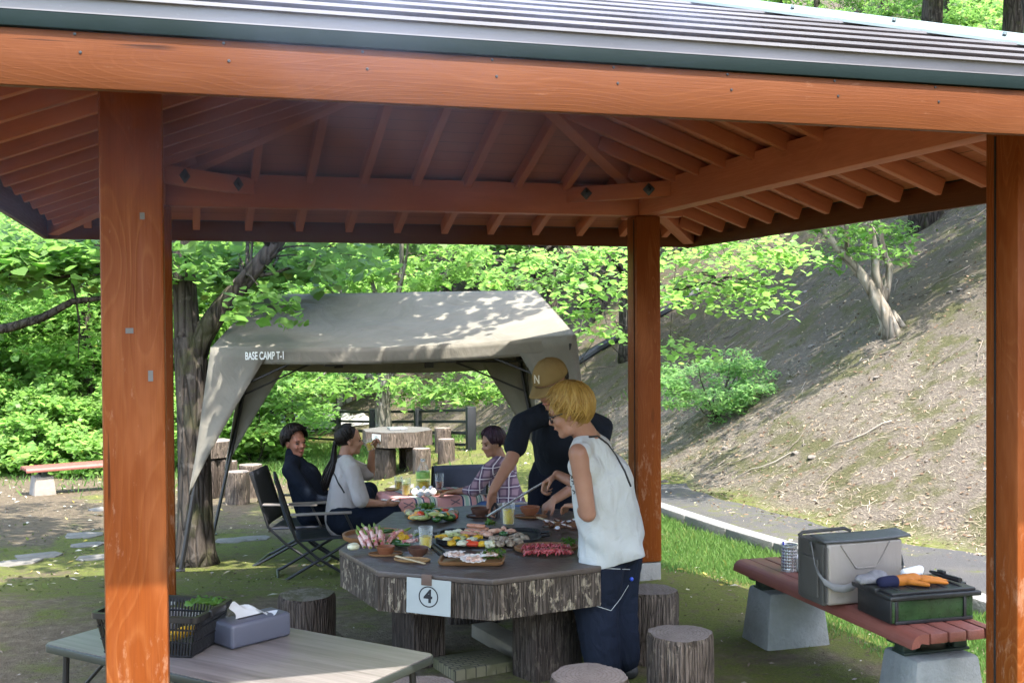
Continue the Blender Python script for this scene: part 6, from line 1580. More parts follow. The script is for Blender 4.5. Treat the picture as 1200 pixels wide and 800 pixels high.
# work gloves on the crate lid
MAT['leather'] = plain('orange_leather', (.42, .135, .008), .7, 0, .18, 14, .002, 120); MAT['greycloth'] = fabric('grey_cloth', (.20, .195, .20), 0, .85, 300, .03, 8)
def gloves():
    Lc = CM @ Vector((cw*.45, cd*.42, ch+.036)); t = thing('work_glove', 'orange leather work glove with a dark cuff lying on the crate lid', 'glove', Lc)
    P = lambda x, y, z=0: CM @ Vector((cw*.45+x, cd*.42+y, ch+.052+z)); segs = []
    segs += [('c', P(-.09, 0), P(.0, .0, .004), .030, .036), ('c', P(-.10, .02), P(-.02, .03), .022, .03), ('c', P(.0, -.01, 0), P(.06, -.02, .002), .026, .02)]
    for i, (y0, y1, l) in enumerate(((-.035, -.06, .10), (-.015, -.025, .12), (.008, .01, .12), (.03, .04, .10))): segs.append(('c', P(.02, y0, .004), P(.02+l*.6, y1, .0), .016, .012)); segs.append(('c', P(.02+l*.6, y1, .0), P(.02+l, y1*1.05, -.006), .012, .011))
    segs.append(('c', P(-.04, -.03, 0), P(.02, -.075, -.006), .017, .012))
    o = organic('glove_body', [(s[0], (Vector(s[1])-Lc), (Vector(s[2])-Lc), s[3]*.8, s[4]*.8) for s in segs], .004, MAT['leather'], t)
    organic('cuff', [('c', P(-.10, .0)-Lc, P(-.15, .005, -.002)-Lc, .028, .026), ('c', P(-.10, .02)-Lc, P(-.15, .025, -.004)-Lc, .02, .02)], .005, fabric('navy_cuff', (.02, .022, .05), 0, .9), t)
    L2 = CM @ Vector((-.015+cw*.1, cd*.72, ch+.036)); P2 = lambda x, y, z=0: Vector((x, y, z))
    tag(organic('cloth', [('e', (-.03, 0, .016), (.06, .04, .02)), ('e', (.03, .01, .022), (.05, .04, .026)), ('c', (-.07, -.02, .01), (.07, -.03, .014), .014, .016), ('c', (-.05, .03, .014), (.09, .02, .01), .016, .012)], .006, MAT['greycloth'], smooth_it=3), 'crumpled grey cloth on the back of the crate lid', 'cloth').location = L2
    L3 = CM @ Vector((cw*.62, cd*.86, ch+.036))
    tag(organic('white_bag', [('e', (0, 0, .02), (.06, .03, .022)), ('c', (-.04, 0, .02), (.05, .01, .03), .02, .018)], .006, plain('thin_white_plastic', (.70, .71, .70), .4), smooth_it=2), 'crumpled white plastic bag behind the orange glove', 'bag').location = L3
    w = CM @ Vector((cw*.90, cd*.55, ch+.04)); tt = thing('gas_torch', 'black tool lying on the right of the crate lid', 'tool', w, can+R(100))
    MB().tube([(-.09, 0, .01), (.05, 0, .012), (.09, 0, .014)], [.012, .011, .006], 10).build('body', MAT['crateblack'], tt, smooth=50); MB().box((.02, 0, .026), (.04, .018, .016), bev=.004).build('grip', MAT['crateblack'], tt)
gloves()
def cutlery_pot():
    p = gz(925, 668, BZ); t = thing('cutlery_holder', 'perforated steel cutlery holder at the back of the red bench', 'holder', p, TILT); r = .042; h = .135
    n = 32; rows = 17; vs = []; fs = []
    for i in range(rows+1):
        for j in range(n): a = 2*math.pi*j/n; vs.append((r*math.cos(a), r*math.sin(a), h*i/rows))
    for i in range(rows):
        for j in range(n):
            if i in range(2, rows-1) and i % 2 == 0 and j % 2 == 0: continue
            fs.append((i*n+j, i*n+(j+1) % n, (i+1)*n+(j+1) % n, (i+1)*n+j))
    fs.append(tuple(range(n))); o = MB().add(vs, fs).build('perforated_body', MAT['steel'], t, smooth=60); sd = o.modifiers.new('thickness', 'SOLIDIFY'); sd.thickness = .0015
    MB().lathe([(r-.001, h-.003), (r+.003, h-.002), (r+.003, h+.002), (r-.002, h+.002)], 32).build('rim', MAT['steel'], t, smooth=60)
    s = MB().tube([(-.025, .0, .02), (-.030, 0, .10), (-.032, 0, .152)], [.006, .007, .004], 8).build('blue_tool', plain('blue_plastic', (.02, .03, .40), .4)); s.location = p; s.rotation_euler = (0, 0, TILT); tag(s, 'blue handled utensil standing in the steel cutlery holder', 'utensil')
    q = gz(941, 668, BZ); b = thing('white_bowl', 'white plastic bowl half hidden behind the cooler bag', 'bowl', q)
    MB().lathe([(0, 0), (.036, 0), (.044, .03), (.055, .07), (.060, .074), (.056, .075), (.040, .03), (0, .006)], 28).build('bowl_body', plain('white_plastic', (.68, .68, .66), .35), b, smooth=60)
cutlery_pot()

# ------------------------------------------------------------------ things on the folding table
def folding_items():
    z = FT+.001; p = gz(297, 758, z); an = math.atan2(fx.y, fx.x)+R(29)
    a = gz(272, 762, z); b_ = gz(342, 744, z); d = (b_-a); L = d.length; an = math.atan2(d.y, d.x); w = .125; h = .088
    t = thing('tissue_box', 'grey blue tissue box with a tissue pulled out, on the folding table', 'box', a, an); MAT['tissuebox'] = plain('blue_grey_cover', (.082, .088, .118), .45, 0, .05, 4, .0008, 500)
    MB().box((L/2, w/2, h/2), (L, w, h), bev=.014, seg=4).build('box_body', MAT['tissuebox'], t, smooth=60); MB().box((L/2, w/2, h+.0005), (L*.5, .022, .002), bev=.0008).build('slot', MAT['steel_black'], t)
    m = MB(); n = 16; vs = []
    for j in range(9):
        for i in range(n+1):
            u = i/n; v = j/8; vs.append((L*(.22+.58*u)+.01*math.sin(v*4), w/2+(.05*v*math.sin(u*4+.6))+.014*math.sin(u*9+v*3)*v, h+.002+v*(.026+.022*math.sin(u*5.0+.4)+.010*math.sin(u*13))))
    m.add(vs, [(j*(n+1)+i, j*(n+1)+i+1, (j+1)*(n+1)+i+1, (j+1)*(n+1)+i) for j in range(8) for i in range(n)])
    m.build('tissue', leaf_mat('white_tissue', (.74, .74, .74), (.80, .80, .80), (.8, .8, .8), .9, .4), t, smooth=180)
    # basket
    a = gz(255, 775, z); b_ = gz(268, 752, z); e1 = fx; Lb, Wb, hb = .38, .26, .14
    c = gz(192, 757, z); bk = thing('basket', 'black plastic basket holding greens on the folding table, half behind the front post', 'basket', c, math.atan2(fx.y, fx.x)+R(20)); MAT['basket'] = plain('black_plastic_weave', (.012, .012, .013), .35)
    def wall(p, q, nslat, name):
        m = MB(); p = Vector(p); q = Vector(q); dr = (q-p).normalized()
        for k in range(nslat):
            s = p.lerp(q, (k+.5)/nslat); top = 1.08
            m.tube([(s.x*.86, s.y*.86, .004), (s.x, s.y, hb)], .0032, 5)
        for f in (.02, .36, .68): 
            k = .86+.14*f; m.tube([(p.x*k, p.y*k, hb*f+.003), (q.x*k, q.y*k, hb*f+.003)], .0038, 5)
        m.build(name, MAT['basket'], bk, smooth=60)
    c4 = [(-Lb/2, -Wb/2), (Lb/2, -Wb/2), (Lb/2, Wb/2), (-Lb/2, Wb/2)]
    for k in range(4): wall((*c4[k], 0), (*c4[(k+1) % 4], 0), 30 if k % 2 == 0 else 20, 'lattice_side')
    rim = MB(); o_ = rrect(Lb+.03, Wb+.03, .03); i_ = rrect(Lb-.004, Wb-.004, .02); n = len(o_)
    vs = [(x, y, hb-.012) for x, y in o_]+[(x, y, hb+.008) for x, y in o_]+[(x, y, hb+.008) for x, y in i_]+[(x, y, hb-.012) for x, y in i_]
    rim.add(vs, [(r*n+j, r*n+(j+1) % n, ((r+1) % 4)*n+(j+1) % n, ((r+1) % 4)*n+j) for r in range(4) for j in range(n)]).build('rim', MAT['basket'], bk)
    MB().box((0, 0, .003), (Lb*.86, Wb*.86, .005), bev=.002).build('base', MAT['basket'], bk)
    MB().box((Lb/2+.018, 0, hb+.0), (.016, .11, .026), bev=.005).build('grip', MAT['basket'], bk)
    M = Matrix.Translation(c) @ Matrix.Rotation(math.atan2(fx.y, fx.x)+R(20), 4, 'Z')
    for i, (x, y) in enumerate(((.03, .02), (.08, -.01), (-.02, .0))):
        m = MB().tube([(-.07, 0, 0), (0, 0, .002), (.07, 0, 0)], [.012, .022, .010], 10); o = m.build('corn_cob', MAT['corn'], smooth=60); o.location = M @ Vector((x, y, .035+.02*(i == 1))); o.rotation_euler = (0, 0, i*.5+.4); tag(o, 'whole corn cob lying inside the black basket', 'food', 'corn cobs in the basket')
    rng = np.random.default_rng(3); m = MB(); n = 14; vs = []
    for j in range(n+1):
        for i in range(n+1):
            u, v = i/n-.5, j/n-.5; vs.append((.12+u*.13, .10+v*.10, .145+.016*mnoise.noise(Vector((u*9, v*9, 1)))+.012*mnoise.noise(Vector((u*25, v*25, 3)))))
    m.add(vs, [(j*(n+1)+i, j*(n+1)+i+1, (j+1)*(n+1)+i+1, (j+1)*(n+1)+i) for j in range(n) for i in range(n)]); o = m.build('lettuce_leaf', MAT['greens'], smooth=180); o.matrix_world = M; tag(o, 'crinkled green leaf lying over the far corner of the basket', 'food')
folding_items()

# ------------------------------------------------------------------ the low table with the striped cloth under the canopy
def camp_table():
    zt = .285
    N_, L_, R_ = gz(469, 585, zt), gz(441, 575, zt), gz(566, 579, zt); F_ = L_+R_-N_; g = hz((N_.x+F_.x)/2, (N_.y+F_.y)/2); base = Vector(((N_.x+F_.x)/2, (N_.y+F_.y)/2, g))
    t = thing('camp_table', 'small camp table under the pink and green striped cloth', 'table', base); C4 = [p-base for p in (N_, R_, F_, L_)]
    ctr = Vector((0, 0, zt-g)); mm = MB(); mm.prism([(p.x*.96, p.y*.96) for p in C4], zt-g-.025, zt-g-.006); mm.build('table_top', MAT['boardlight'], t)
    for p in C4: MB().tube([(p.x*.86, p.y*.86, zt-g-.02), (p.x*.92, p.y*.92, 0)], .013, 8).build('leg', MAT['steel_black'], t)
    m, nt, b = new_mat('striped_cloth'); q = NT(nt); uv = q.coord('UV'); sx, sy, sz = q.sep(uv)
    f = q.math('FRACT', q.math('MULTIPLY', sx, 1/.40)); P_, G_, N2, W_, K_ = (.52, .27, .26), (.30, .42, .34), (.05, .065, .13), (.55, .53, .48), (.10, .16, .13)
    st = [(0, P_), (.30, N2), (.335, W_), (.36, G_), (.43, W_), (.46, N2), (.49, P_), (.60, K_), (.63, W_), (.65, G_), (.70, N2), (.72, W_), (.76, P_)]
    c = q.ramp(f, st, 'CONSTANT')
    zz = q.math('ADD', q.math('ABSOLUTE', q.math('SUBTRACT', q.math('FRACT', q.math('MULTIPLY', sy, 1/.09)), .5)), 0)
    dz_ = q.math('ABSOLUTE', q.math('SUBTRACT', q.math('MULTIPLY', q.math('ABSOLUTE', q.math('SUBTRACT', f, .15)), 2.2), zz)); c = q.mix(q.math('MULTIPLY', q.math('LESS_THAN', dz_, .06), q.math('LESS_THAN', q.math('ABSOLUTE', q.math('SUBTRACT', f, .15)), .10)), c, (.16, .12, .14))
    q.put(b.inputs['Base Color'], c); b.inputs['Roughness'].default_value = .9; b.inputs['Specular IOR Level'].default_value = .1; q.put(b.inputs['Normal'], q.bump(q.noise(q.coord(), 400, 2), .001))
    u_ = (R_-N_); v_ = (L_-N_); lu, lv = u_.length, v_.length; u_ = u_/lu; v_ = v_/lv; drop = .20; n1, n2 = 40, 34; vs = []; uvs = []
    for j in range(n2+1):
        for i in range(n1+1):
            a = -drop+(lu+2*drop)*i/n1; bq = -drop+(lv+2*drop)*j/n2; ca_, cb = min(max(a, 0), lu), min(max(bq, 0), lv); da, db = a-ca_, bq-cb; dd = max(abs(da), abs(db)) if (da and db) else abs(da)+abs(db)
            fold = .014*math.sin((a if db else bq)*34)*dd/drop
            p = N_+u_*ca_+v_*cb+(u_*math.copysign(min(abs(da), .02)+.14*dd+fold, da) if da else Vector())+(v_*math.copysign(min(abs(db), .02)+.14*dd+fold, db) if db else Vector())
            p = p-base; p.z = zt-g-dd*.97-(0 if dd else 0); vs.append(p); uvs.append((a, bq))
    fs = [(j*(n1+1)+i, j*(n1+1)+i+1, (j+1)*(n1+1)+i+1, (j+1)*(n1+1)+i) for j in range(n2) for i in range(n1)]
    me = MB().add(vs, fs).mesh('tablecloth', 180); ul = me.uv_layers.new(name='UVMap')
    for lp in me.loops: ul.data[lp.index].uv = uvs[lp.vertex_index]
    o = link('tablecloth', me, m, loc=base); tag(o, 'pink and green striped cloth draped over the small camp table', 'tablecloth')
    return zt+.002
CZ = camp_table()
def bottle():
    p = gz(496, 571, CZ); k = 9.35/F; t = thing('drink_bottle', 'large clear bottle with a green label and a little yellow drink left', 'bottle', p); h = 34*k; r = 8.3*k
    MB().lathe([(0, 0), (r*.9, 0), (r, h*.05), (r, h*.55), (r*.92, h*.62), (r*.45, h*.85), (r*.30, h*.90), (r*.30, h*.96), (0, h*.96)], 24).build('bottle_body', MAT['glass'], t, smooth=60)
    MB().lathe([(0, .004), (r*.93, .004), (r*.93, h*.24), (0, h*.24)], 24).build('drink', MAT['beer'], t, smooth=60); MB().lathe([(r*1.012, h*.34), (r*1.012, h*.58)], 24).build('label', food('green_label', (.18, .42, .05), (.42, .62, .20), 30, .4, 0, .4, 0), t, smooth=60)
    MB().lathe([(0, h*.96), (r*.36, h*.955), (r*.36, h*1.03), (0, h*1.03)], 16).build('cap', plain('white_cap', (.6, .6, .58), .4), t, smooth=60)
bottle()
kc = 9.3/F
cup(467, 573, 5*kc, 16*kc, .60, MAT['beer'], 'plastic cup of beer at the back of the camp table', CZ); cup(476, 580, 5.6*kc, 20*kc, .66, MAT['beer'], 'plastic cup of beer in front of the bottle on the camp table', CZ); cup(515, 572, 5.5*kc, 18*kc, .45, MAT['tea'], 'clear cup of amber tea near the empty chair', CZ)
tray(497, 579, 19*kc, 11*kc, 'brown tray of white rice balls on the striped cloth', 'board', CZ, .014, 0, True)
for i, (px, py) in enumerate(((486, 576), (493, 577.5), (501, 577), (508, 576), (489, 573), (497, 573.5), (505, 573))):
    b = bmesh.new(); bmesh.ops.create_icosphere(b, subdivisions=3, radius=1)
    for v in b.verts: q = abs(v.co.x); v.co = Vector((v.co.x*.032*(1-.35*max(v.co.z, 0)), v.co.y*.022, v.co.z*.032))
    single('rice_ball', MB().bm(b), MAT['rice'], gz(px, py, CZ+.032), 'white rice ball in the row on the brown tray', 'food', 'rice balls', TILT+.3*i, 180)
tray(534, 578, 17*kc, 8*kc, 'orange brown oval plate near the purple haired woman\'s hand', 'bowlwood', CZ, .03); tray(459, 574, 9*kc, 9*kc, 'small round plate by the cups on the camp table', 'boardlight', CZ, .012)
tray(512, 576, 8*kc, 6*kc, 'tiny pale plate between the rice balls and the tea', 'boardlight', CZ, .01)
# ------------------------------------------------------------------ camp chairs
MAT['chairfab'] = fabric('charcoal_mesh_fabric', (.030, .034, .045), .12, .75, 500, .01, 6); MAT['chairblue'] = fabric('blue_grey_chair_fabric', (.095, .105, .145), .1, .75, 500, .01, 6); MAT['armwood'] = plain('grey_wood_arm', (.19, .165, .15), .6)
def camp_chair(label, loc, rz, fab='chairfab', sc=1.0):
    t = thing('camp_chair', label, 'chair', loc, rz, 'folding camp chairs'); t.scale = (sc, sc, sc); hw = .25
    for s in (-1, 1):
        y = s*hw
        MB().tube([(-.36, y, .80), (-.30, y, .62), (-.21, y, .34), (-.06, y, .20), (.20, y, .03), (.24, y, .012)], .0115, 8).build('back_leg', MAT['steel_black'], t, smooth=60)
        MB().tube([(.27, y*.96, .345), (.10, y*.96, .25), (-.10, y*.96, .14), (-.30, y*.96, .03), (-.345, y*.96, .012)], .0115, 8).build('front_leg', MAT['steel_black'], t, smooth=60)
        MB().box((-.02, y*1.05, .535), (.46, .045, .018), bev=.006).build('armrest', MAT['armwood'], t); MB().tube([(.16, y*1.04, .53), (.24, y, .35)], .010, 8).build('arm_support', MAT['steel_black'], t)
        MB().tube([(.27, y*.9, .347), (-.20, y*.9, .33)], .011, 8).build('seat_rail', MAT['steel_black'], t)
    MB().tube([(.24, -hw, .012), (.24, hw, .012)], .0115, 8).build('front_foot', MAT['steel_black'], t); MB().tube([(-.345, -hw*.96, .012), (-.345, hw*.96, .012)], .0115, 8).build('rear_foot', MAT['steel_black'], t)
    def sheet(p0, p1, sag, nm):
        m = MB(); n = 10; vs = []
        for j in range(n+1):
            for i in range(n+1):
                u, v = i/n, j/n; p = Vector(p0).lerp(Vector(p1), v); nrm = (Vector(p1)-Vector(p0)).cross(Vector((0, 1, 0))).normalized(); vs.append(p+Vector((0, (u-.5)*2*hw*.96, 0))+nrm*sag*4*u*(1-u)*math.sin(math.pi*min(1, v+.15)))
        m.add(vs, [(j*(n+1)+i, j*(n+1)+i+1, (j+1)*(n+1)+i+1, (j+1)*(n+1)+i) for j in range(n) for i in range(n)]); o = m.build(nm, MAT[fab], t, smooth=180); sd = o.modifiers.new('thickness', 'SOLIDIFY'); sd.thickness = .012; sd.offset = 0
    sheet((-.215, 0, .36), (-.365, 0, .805), .03, 'back_sheet'); sheet((.27, 0, .345), (-.20, 0, .325), .02, 'seat_sheet')
    return t
# ------------------------------------------------------------------ people
def skin_mat(name, a, b_):
    m, nt, b = new_mat(name); t = NT(nt); v = t.coord(); n = t.noise(v, 9, 4)
    t.put(b.inputs['Base Color'], t.ramp(n, [(.3, a), (.7, b_)])); b.inputs['Roughness'].default_value = .5; b.inputs['Specular IOR Level'].default_value = .35
    b.inputs['Subsurface Weight'].default_value = .15; b.inputs['Subsurface Radius'].default_value = (.02, .008, .004); t.put(b.inputs['Normal'], t.bump(t.noise(v, 120, 3), .0006)); return m
MAT['skin'] = skin_mat('warm_skin', (.27, .132, .082), (.33, .175, .115)); MAT['skin_red'] = skin_mat('flushed_skin', (.24, .098, .062), (.29, .135, .09))
MAT['lips'] = plain('lips', (.34, .10, .085), .4); MAT['eye'] = plain('dark_eye', (.015, .012, .011), .2); MAT['eyewhite'] = plain('eye_white', (.6, .58, .55), .3)
def hair_mat(name, root, tip):
    m, nt, b = new_mat(name); t = NT(nt); i = t.island(); v = t.coord(); c = t.mix(i, root, tip)
    c = t.mix(t.ramp(t.noise(v, 9, 3), [(.35, 0), (.7, .6)]), c, [x*.55 for x in root]); t.put(b.inputs['Base Color'], c); b.inputs['Roughness'].default_value = .45; b.inputs['Specular IOR Level'].default_value = .22; return m
MAT['hair_blond'] = hair_mat('bleached_blond_hair', (.25, .135, .024), (.44, .29, .085)); MAT['hair_black'] = hair_mat('black_brown_hair', (.007, .005, .0045), (.018, .012, .010)); MAT['hair_purple'] = hair_mat('dark_purple_tinted_hair', (.024, .011, .018), (.055, .026, .040))
def head_frame(c, fwd, up=(0, 0, 1)):
    x = Vector(fwd).normalized(); u = Vector(up); y = u.cross(x).normalized(); z = x.cross(y); c = Vector(c)
    return Matrix(((x.x, y.x, z.x, c.x), (x.y, y.y, z.y, c.y), (x.z, y.z, z.z, c.z), (0, 0, 0, 1)))
def head_segs(M, s, neck):
    P = lambda x, y, z: M @ (Vector((x, y, z))*s); R3 = M.to_3x3().to_4x4(); e = lambda c, r: ('e', P(*c), tuple(q*s for q in r), R3)
    g = [e((-.012, 0, .032), (.092, .074, .082)), e((.026, 0, -.020), (.060, .060, .080)), ('c', P(.028, -.022, -.072), P(.062, 0, -.090), .034*s, .022*s), ('c', P(.028, .022, -.072), P(.062, 0, -.090), .034*s, .022*s),
         ('c', P(.080, 0, .008), P(.101, 0, -.026), .0085*s, .0115*s), ('c', P(.090, -.012, -.030), P(.090, .012, -.030), .0085*s, .0085*s), ('c', P(.070, -.036, .022), P(.076, .036, .022), .013*s, .013*s),
         e((.082, 0, -.056), (.010, .022, .011)), e((.052, .036, -.028), (.030, .022, .024)), e((.052, -.036, -.028), (.030, .022, .024)),
         e((-.008, .074, -.012), (.019, .009, .030)), e((-.008, -.074, -.012), (.019, .009, .030)), ('c', P(-.020, 0, -.055), Vector(neck), .052*s, .058*s)]
    return g
def face_parts(M, s, root, L, mouth=True, eyes=True, open_=False):
    P = lambda x, y, z: (M @ (Vector((x, y, z))*s))-Vector(L); R3 = M.to_3x3().to_4x4()
    def el(nm, c, r, mat): X = R3.copy(); X.translation = P(*c); MB().ell((0, 0, 0), tuple(q*s for q in r), X, 12, 8).build(nm, mat, root, smooth=180)
    if eyes:
        for y in (-.031, .031): el('eye', (.073, y, .001), (.010, .013, .0065), MAT['eye'])
        for y in (-.032, .032): el('eyebrow', (.081, y, .022), (.006, .019, .0045), MAT['hair_black'])
    if mouth: el('mouth', (.0885, 0, -.057), (.005, .018, .006 if open_ else .004), MAT['lips'])
def hair(M, s, root, L, mat, n, lim, seed, r=(.100, .084, .096), c=(-.016, 0, .036), crown=(-.45, 0, .9), thick=.0075, flare=.0, wob=.10, base=True, part=0.0):
    """volume under many tapered locks running down from the crown; lim(az) = how far down, az 0 = face"""
    rng = np.random.default_rng(seed); L = Vector(L); P = lambda v: (M @ (Vector(v)*s))-L; cw = Vector(crown).normalized(); ax = cw.cross(Vector((0, 1, 0))).normalized()
    fw = (Vector((1, 0, 0))-cw*cw.x).normalized(); sd = cw.cross(fw); m = MB()
    for i in range(n):
        az = rng.uniform(-math.pi, math.pi); th1 = R(lim(abs(math.degrees(az))))*rng.uniform(.86, 1.04); th0 = R(rng.uniform(2, 30)) if rng.random() < .55 else th1*rng.uniform(.25, .6)
        if th1-th0 < .25: continue
        k = 8; pts = []; rad = []; lay = rng.uniform(.97, 1.05); ph = rng.uniform(0, 6); a2 = az
        for j in range(k+1):
            f = j/k; th = th0+(th1-th0)*f; a = a2+wob*math.sin(ph+f*2.5)*f; d = cw*math.cos(th)+(fw*math.cos(a)+sd*math.sin(a))*math.sin(th)
            q = lay*(1+flare*f*f); pts.append(P((c[0]+d.x*r[0]*q, c[1]+d.y*r[1]*q, c[2]+d.z*r[2]*q))); rad.append(s*thick*(.55+.6*math.sin(math.pi*min(.95, f+.12)))*(1-.8*max(0, f-.75)/.25))
        m.tube(pts, rad, 5, squash=.55)
    h = m.build('hair', mat, root, smooth=180)
    return h
def hand(w, d, nrm, thumb, s=.92, curl=(35, 45, 30), spread=.0, tcurl=.4):
    """wrist, palm direction, palm-facing normal, thumb side: palm, four unequal bent fingers and a thumb"""
    w = Vector(w); d = Vector(d).normalized(); nrm = Vector(nrm); nrm = (nrm-d*nrm.dot(d)).normalized(); t = Vector(thumb); t = (t-d*t.dot(d)-nrm*t.dot(nrm)).normalized(); g = []
    for k, (off, pl, f1, fr) in enumerate(((.030, .088, 1.0, .0090), (.010, .092, 1.1, .0093), (-.011, .088, 1.02, .0088), (-.030, .080, .82, .0078))):
        kn = w+d*pl*s+t*off*s; g.append(('c', w+t*off*.55*s, kn, .0145*s, .0115*s)); p = kn; a = 0
        for j, ln in enumerate((.042, .026, .021)):
            a += R(curl[j]*(1+.10*k)); q = p+((d*math.cos(a)+nrm*math.sin(a))+t*spread*(1.5-k)*.12).normalized()*ln*f1*s; g.append(('c', p, q, fr*s*(1-.07*j), fr*s*(.95-.1*j))); p = q
    b = w+d*.022*s+t*.022*s; k1 = b+(d*.55+t*.75+nrm*.35).normalized()*.040*s; k2 = k1+(d*.85+t*(.35-tcurl*.5)+nrm*tcurl).normalized()*.032*s; k3 = k2+(d*.9-t*tcurl*.4+nrm*tcurl).normalized()*.026*s
    g += [('c', b, k1, .015*s, .0115*s), ('c', k1, k2, .0112*s, .0098*s), ('c', k2, k3, .0098*s, .0075*s)]
    return g
def arm(sh, el, wr, k=1.0): return [('c', sh, el, .047*k, .037*k), ('c', el, wr, .038*k, .025*k), ('e', Vector(el).lerp(Vector(wr), .22), (.038*k,)*3)]
def A(px, py, Z): return at(px, py, Z)
LH = -Vector((RT[0], RT[1], 0)).normalized(); FH_ = Vector((FW[0], FW[1], 0)).normalized(); UPV = Vector((0, 0, 1)); RH = -LH
MAT['whitetee'] = fabric('white_cotton', (.47, .485, .47), .06, .85, 600, .022, 9); MAT['denim'] = fabric('dark_indigo_denim', (.0125, .0165, .028), 0, .8, 700, .03, 7); MAT['blacktee'] = fabric('charcoal_cotton', (.012, .0145, .020), 0, .85, 600, .022, 8)
MAT['apron'] = fabric('black_apron_cloth', (.005, .006, .011), 0, .85, 600, .025, 6); MAT['navy'] = fabric('dark_navy_knit', (.006, .009, .016), 0, .9, 300, .02, 9); MAT['cream'] = fabric('off_white_sweat_fabric', (.36, .33, .32), .05, .9, 400, .022, 9); MAT['darkjean'] = fabric('dark_trouser_cloth', (.008, .011, .019), 0, .85, 600, .02, 8)
MAT['bluejean'] = fabric('blue_denim', (.05, .09, .19), 0, .85, 600, .02, 8); MAT['khaki'] = fabric('khaki_twill', (.215, .150, .062), 0, .85, 700, .004, 12); MAT['shoe'] = plain('dark_shoe', (.03, .03, .03), .6); MAT['thread'] = plain('pale_thread', (.42, .44, .42), .8); MAT['strapblk'] = plain('black_strap', (.012, .012, .013), .6)
from mathutils.bvhtree import BVHTree
def cast(o, px, py, lift=.002):
    """point of a photograph pixel on an object's surface"""
    d = Vector(ray(px, py)).normalized(); M = o.matrix_basis if o.parent is None else Matrix.Translation(o.parent.location) @ o.matrix_basis
    bt = BVHTree.FromPolygons([M @ v.co for v in o.data.vertices], [p.vertices[:] for p in o.data.polygons]); h = bt.ray_cast(Vector(CAM), d)
    return None if h[0] is None else h[0]-d*lift
def line_on(o, pxs, r, name, mat, parent, L, seg=6, lift=.002, n=8):
    pts = []
    for a, b in zip(pxs, pxs[1:]):
        for i in range(n):
            q = cast(o, a[0]+(b[0]-a[0])*i/n, a[1]+(b[1]-a[1])*i/n, lift)
            if q is not None: pts.append(q-Vector(L))
    if len(pts) > 2: return MB().tube(pts, r, seg).build(name, mat, parent, smooth=60)

def tongs(tip, grip, label, open_=.03):
    tip = Vector(tip); grip = Vector(grip); t = thing('tongs', label, 'tongs', grip); d = tip-grip; n = d.cross(UPV).normalized()
    if n.length < .5: n = RH
    for s in (-1, 1):
        m = MB(); pts = [Vector(), d*.3+n*s*open_*.55, d*.7+n*s*open_*.6, d*.93+n*s*open_*.3, d+n*s*open_*.12]; m.tube(pts, [.010, .014, .013, .017, .012], 8, squash=.40); m.build('arm', MAT['steel'] if open_ < .031 else MAT['steel_black'], t, smooth=60)
    return t

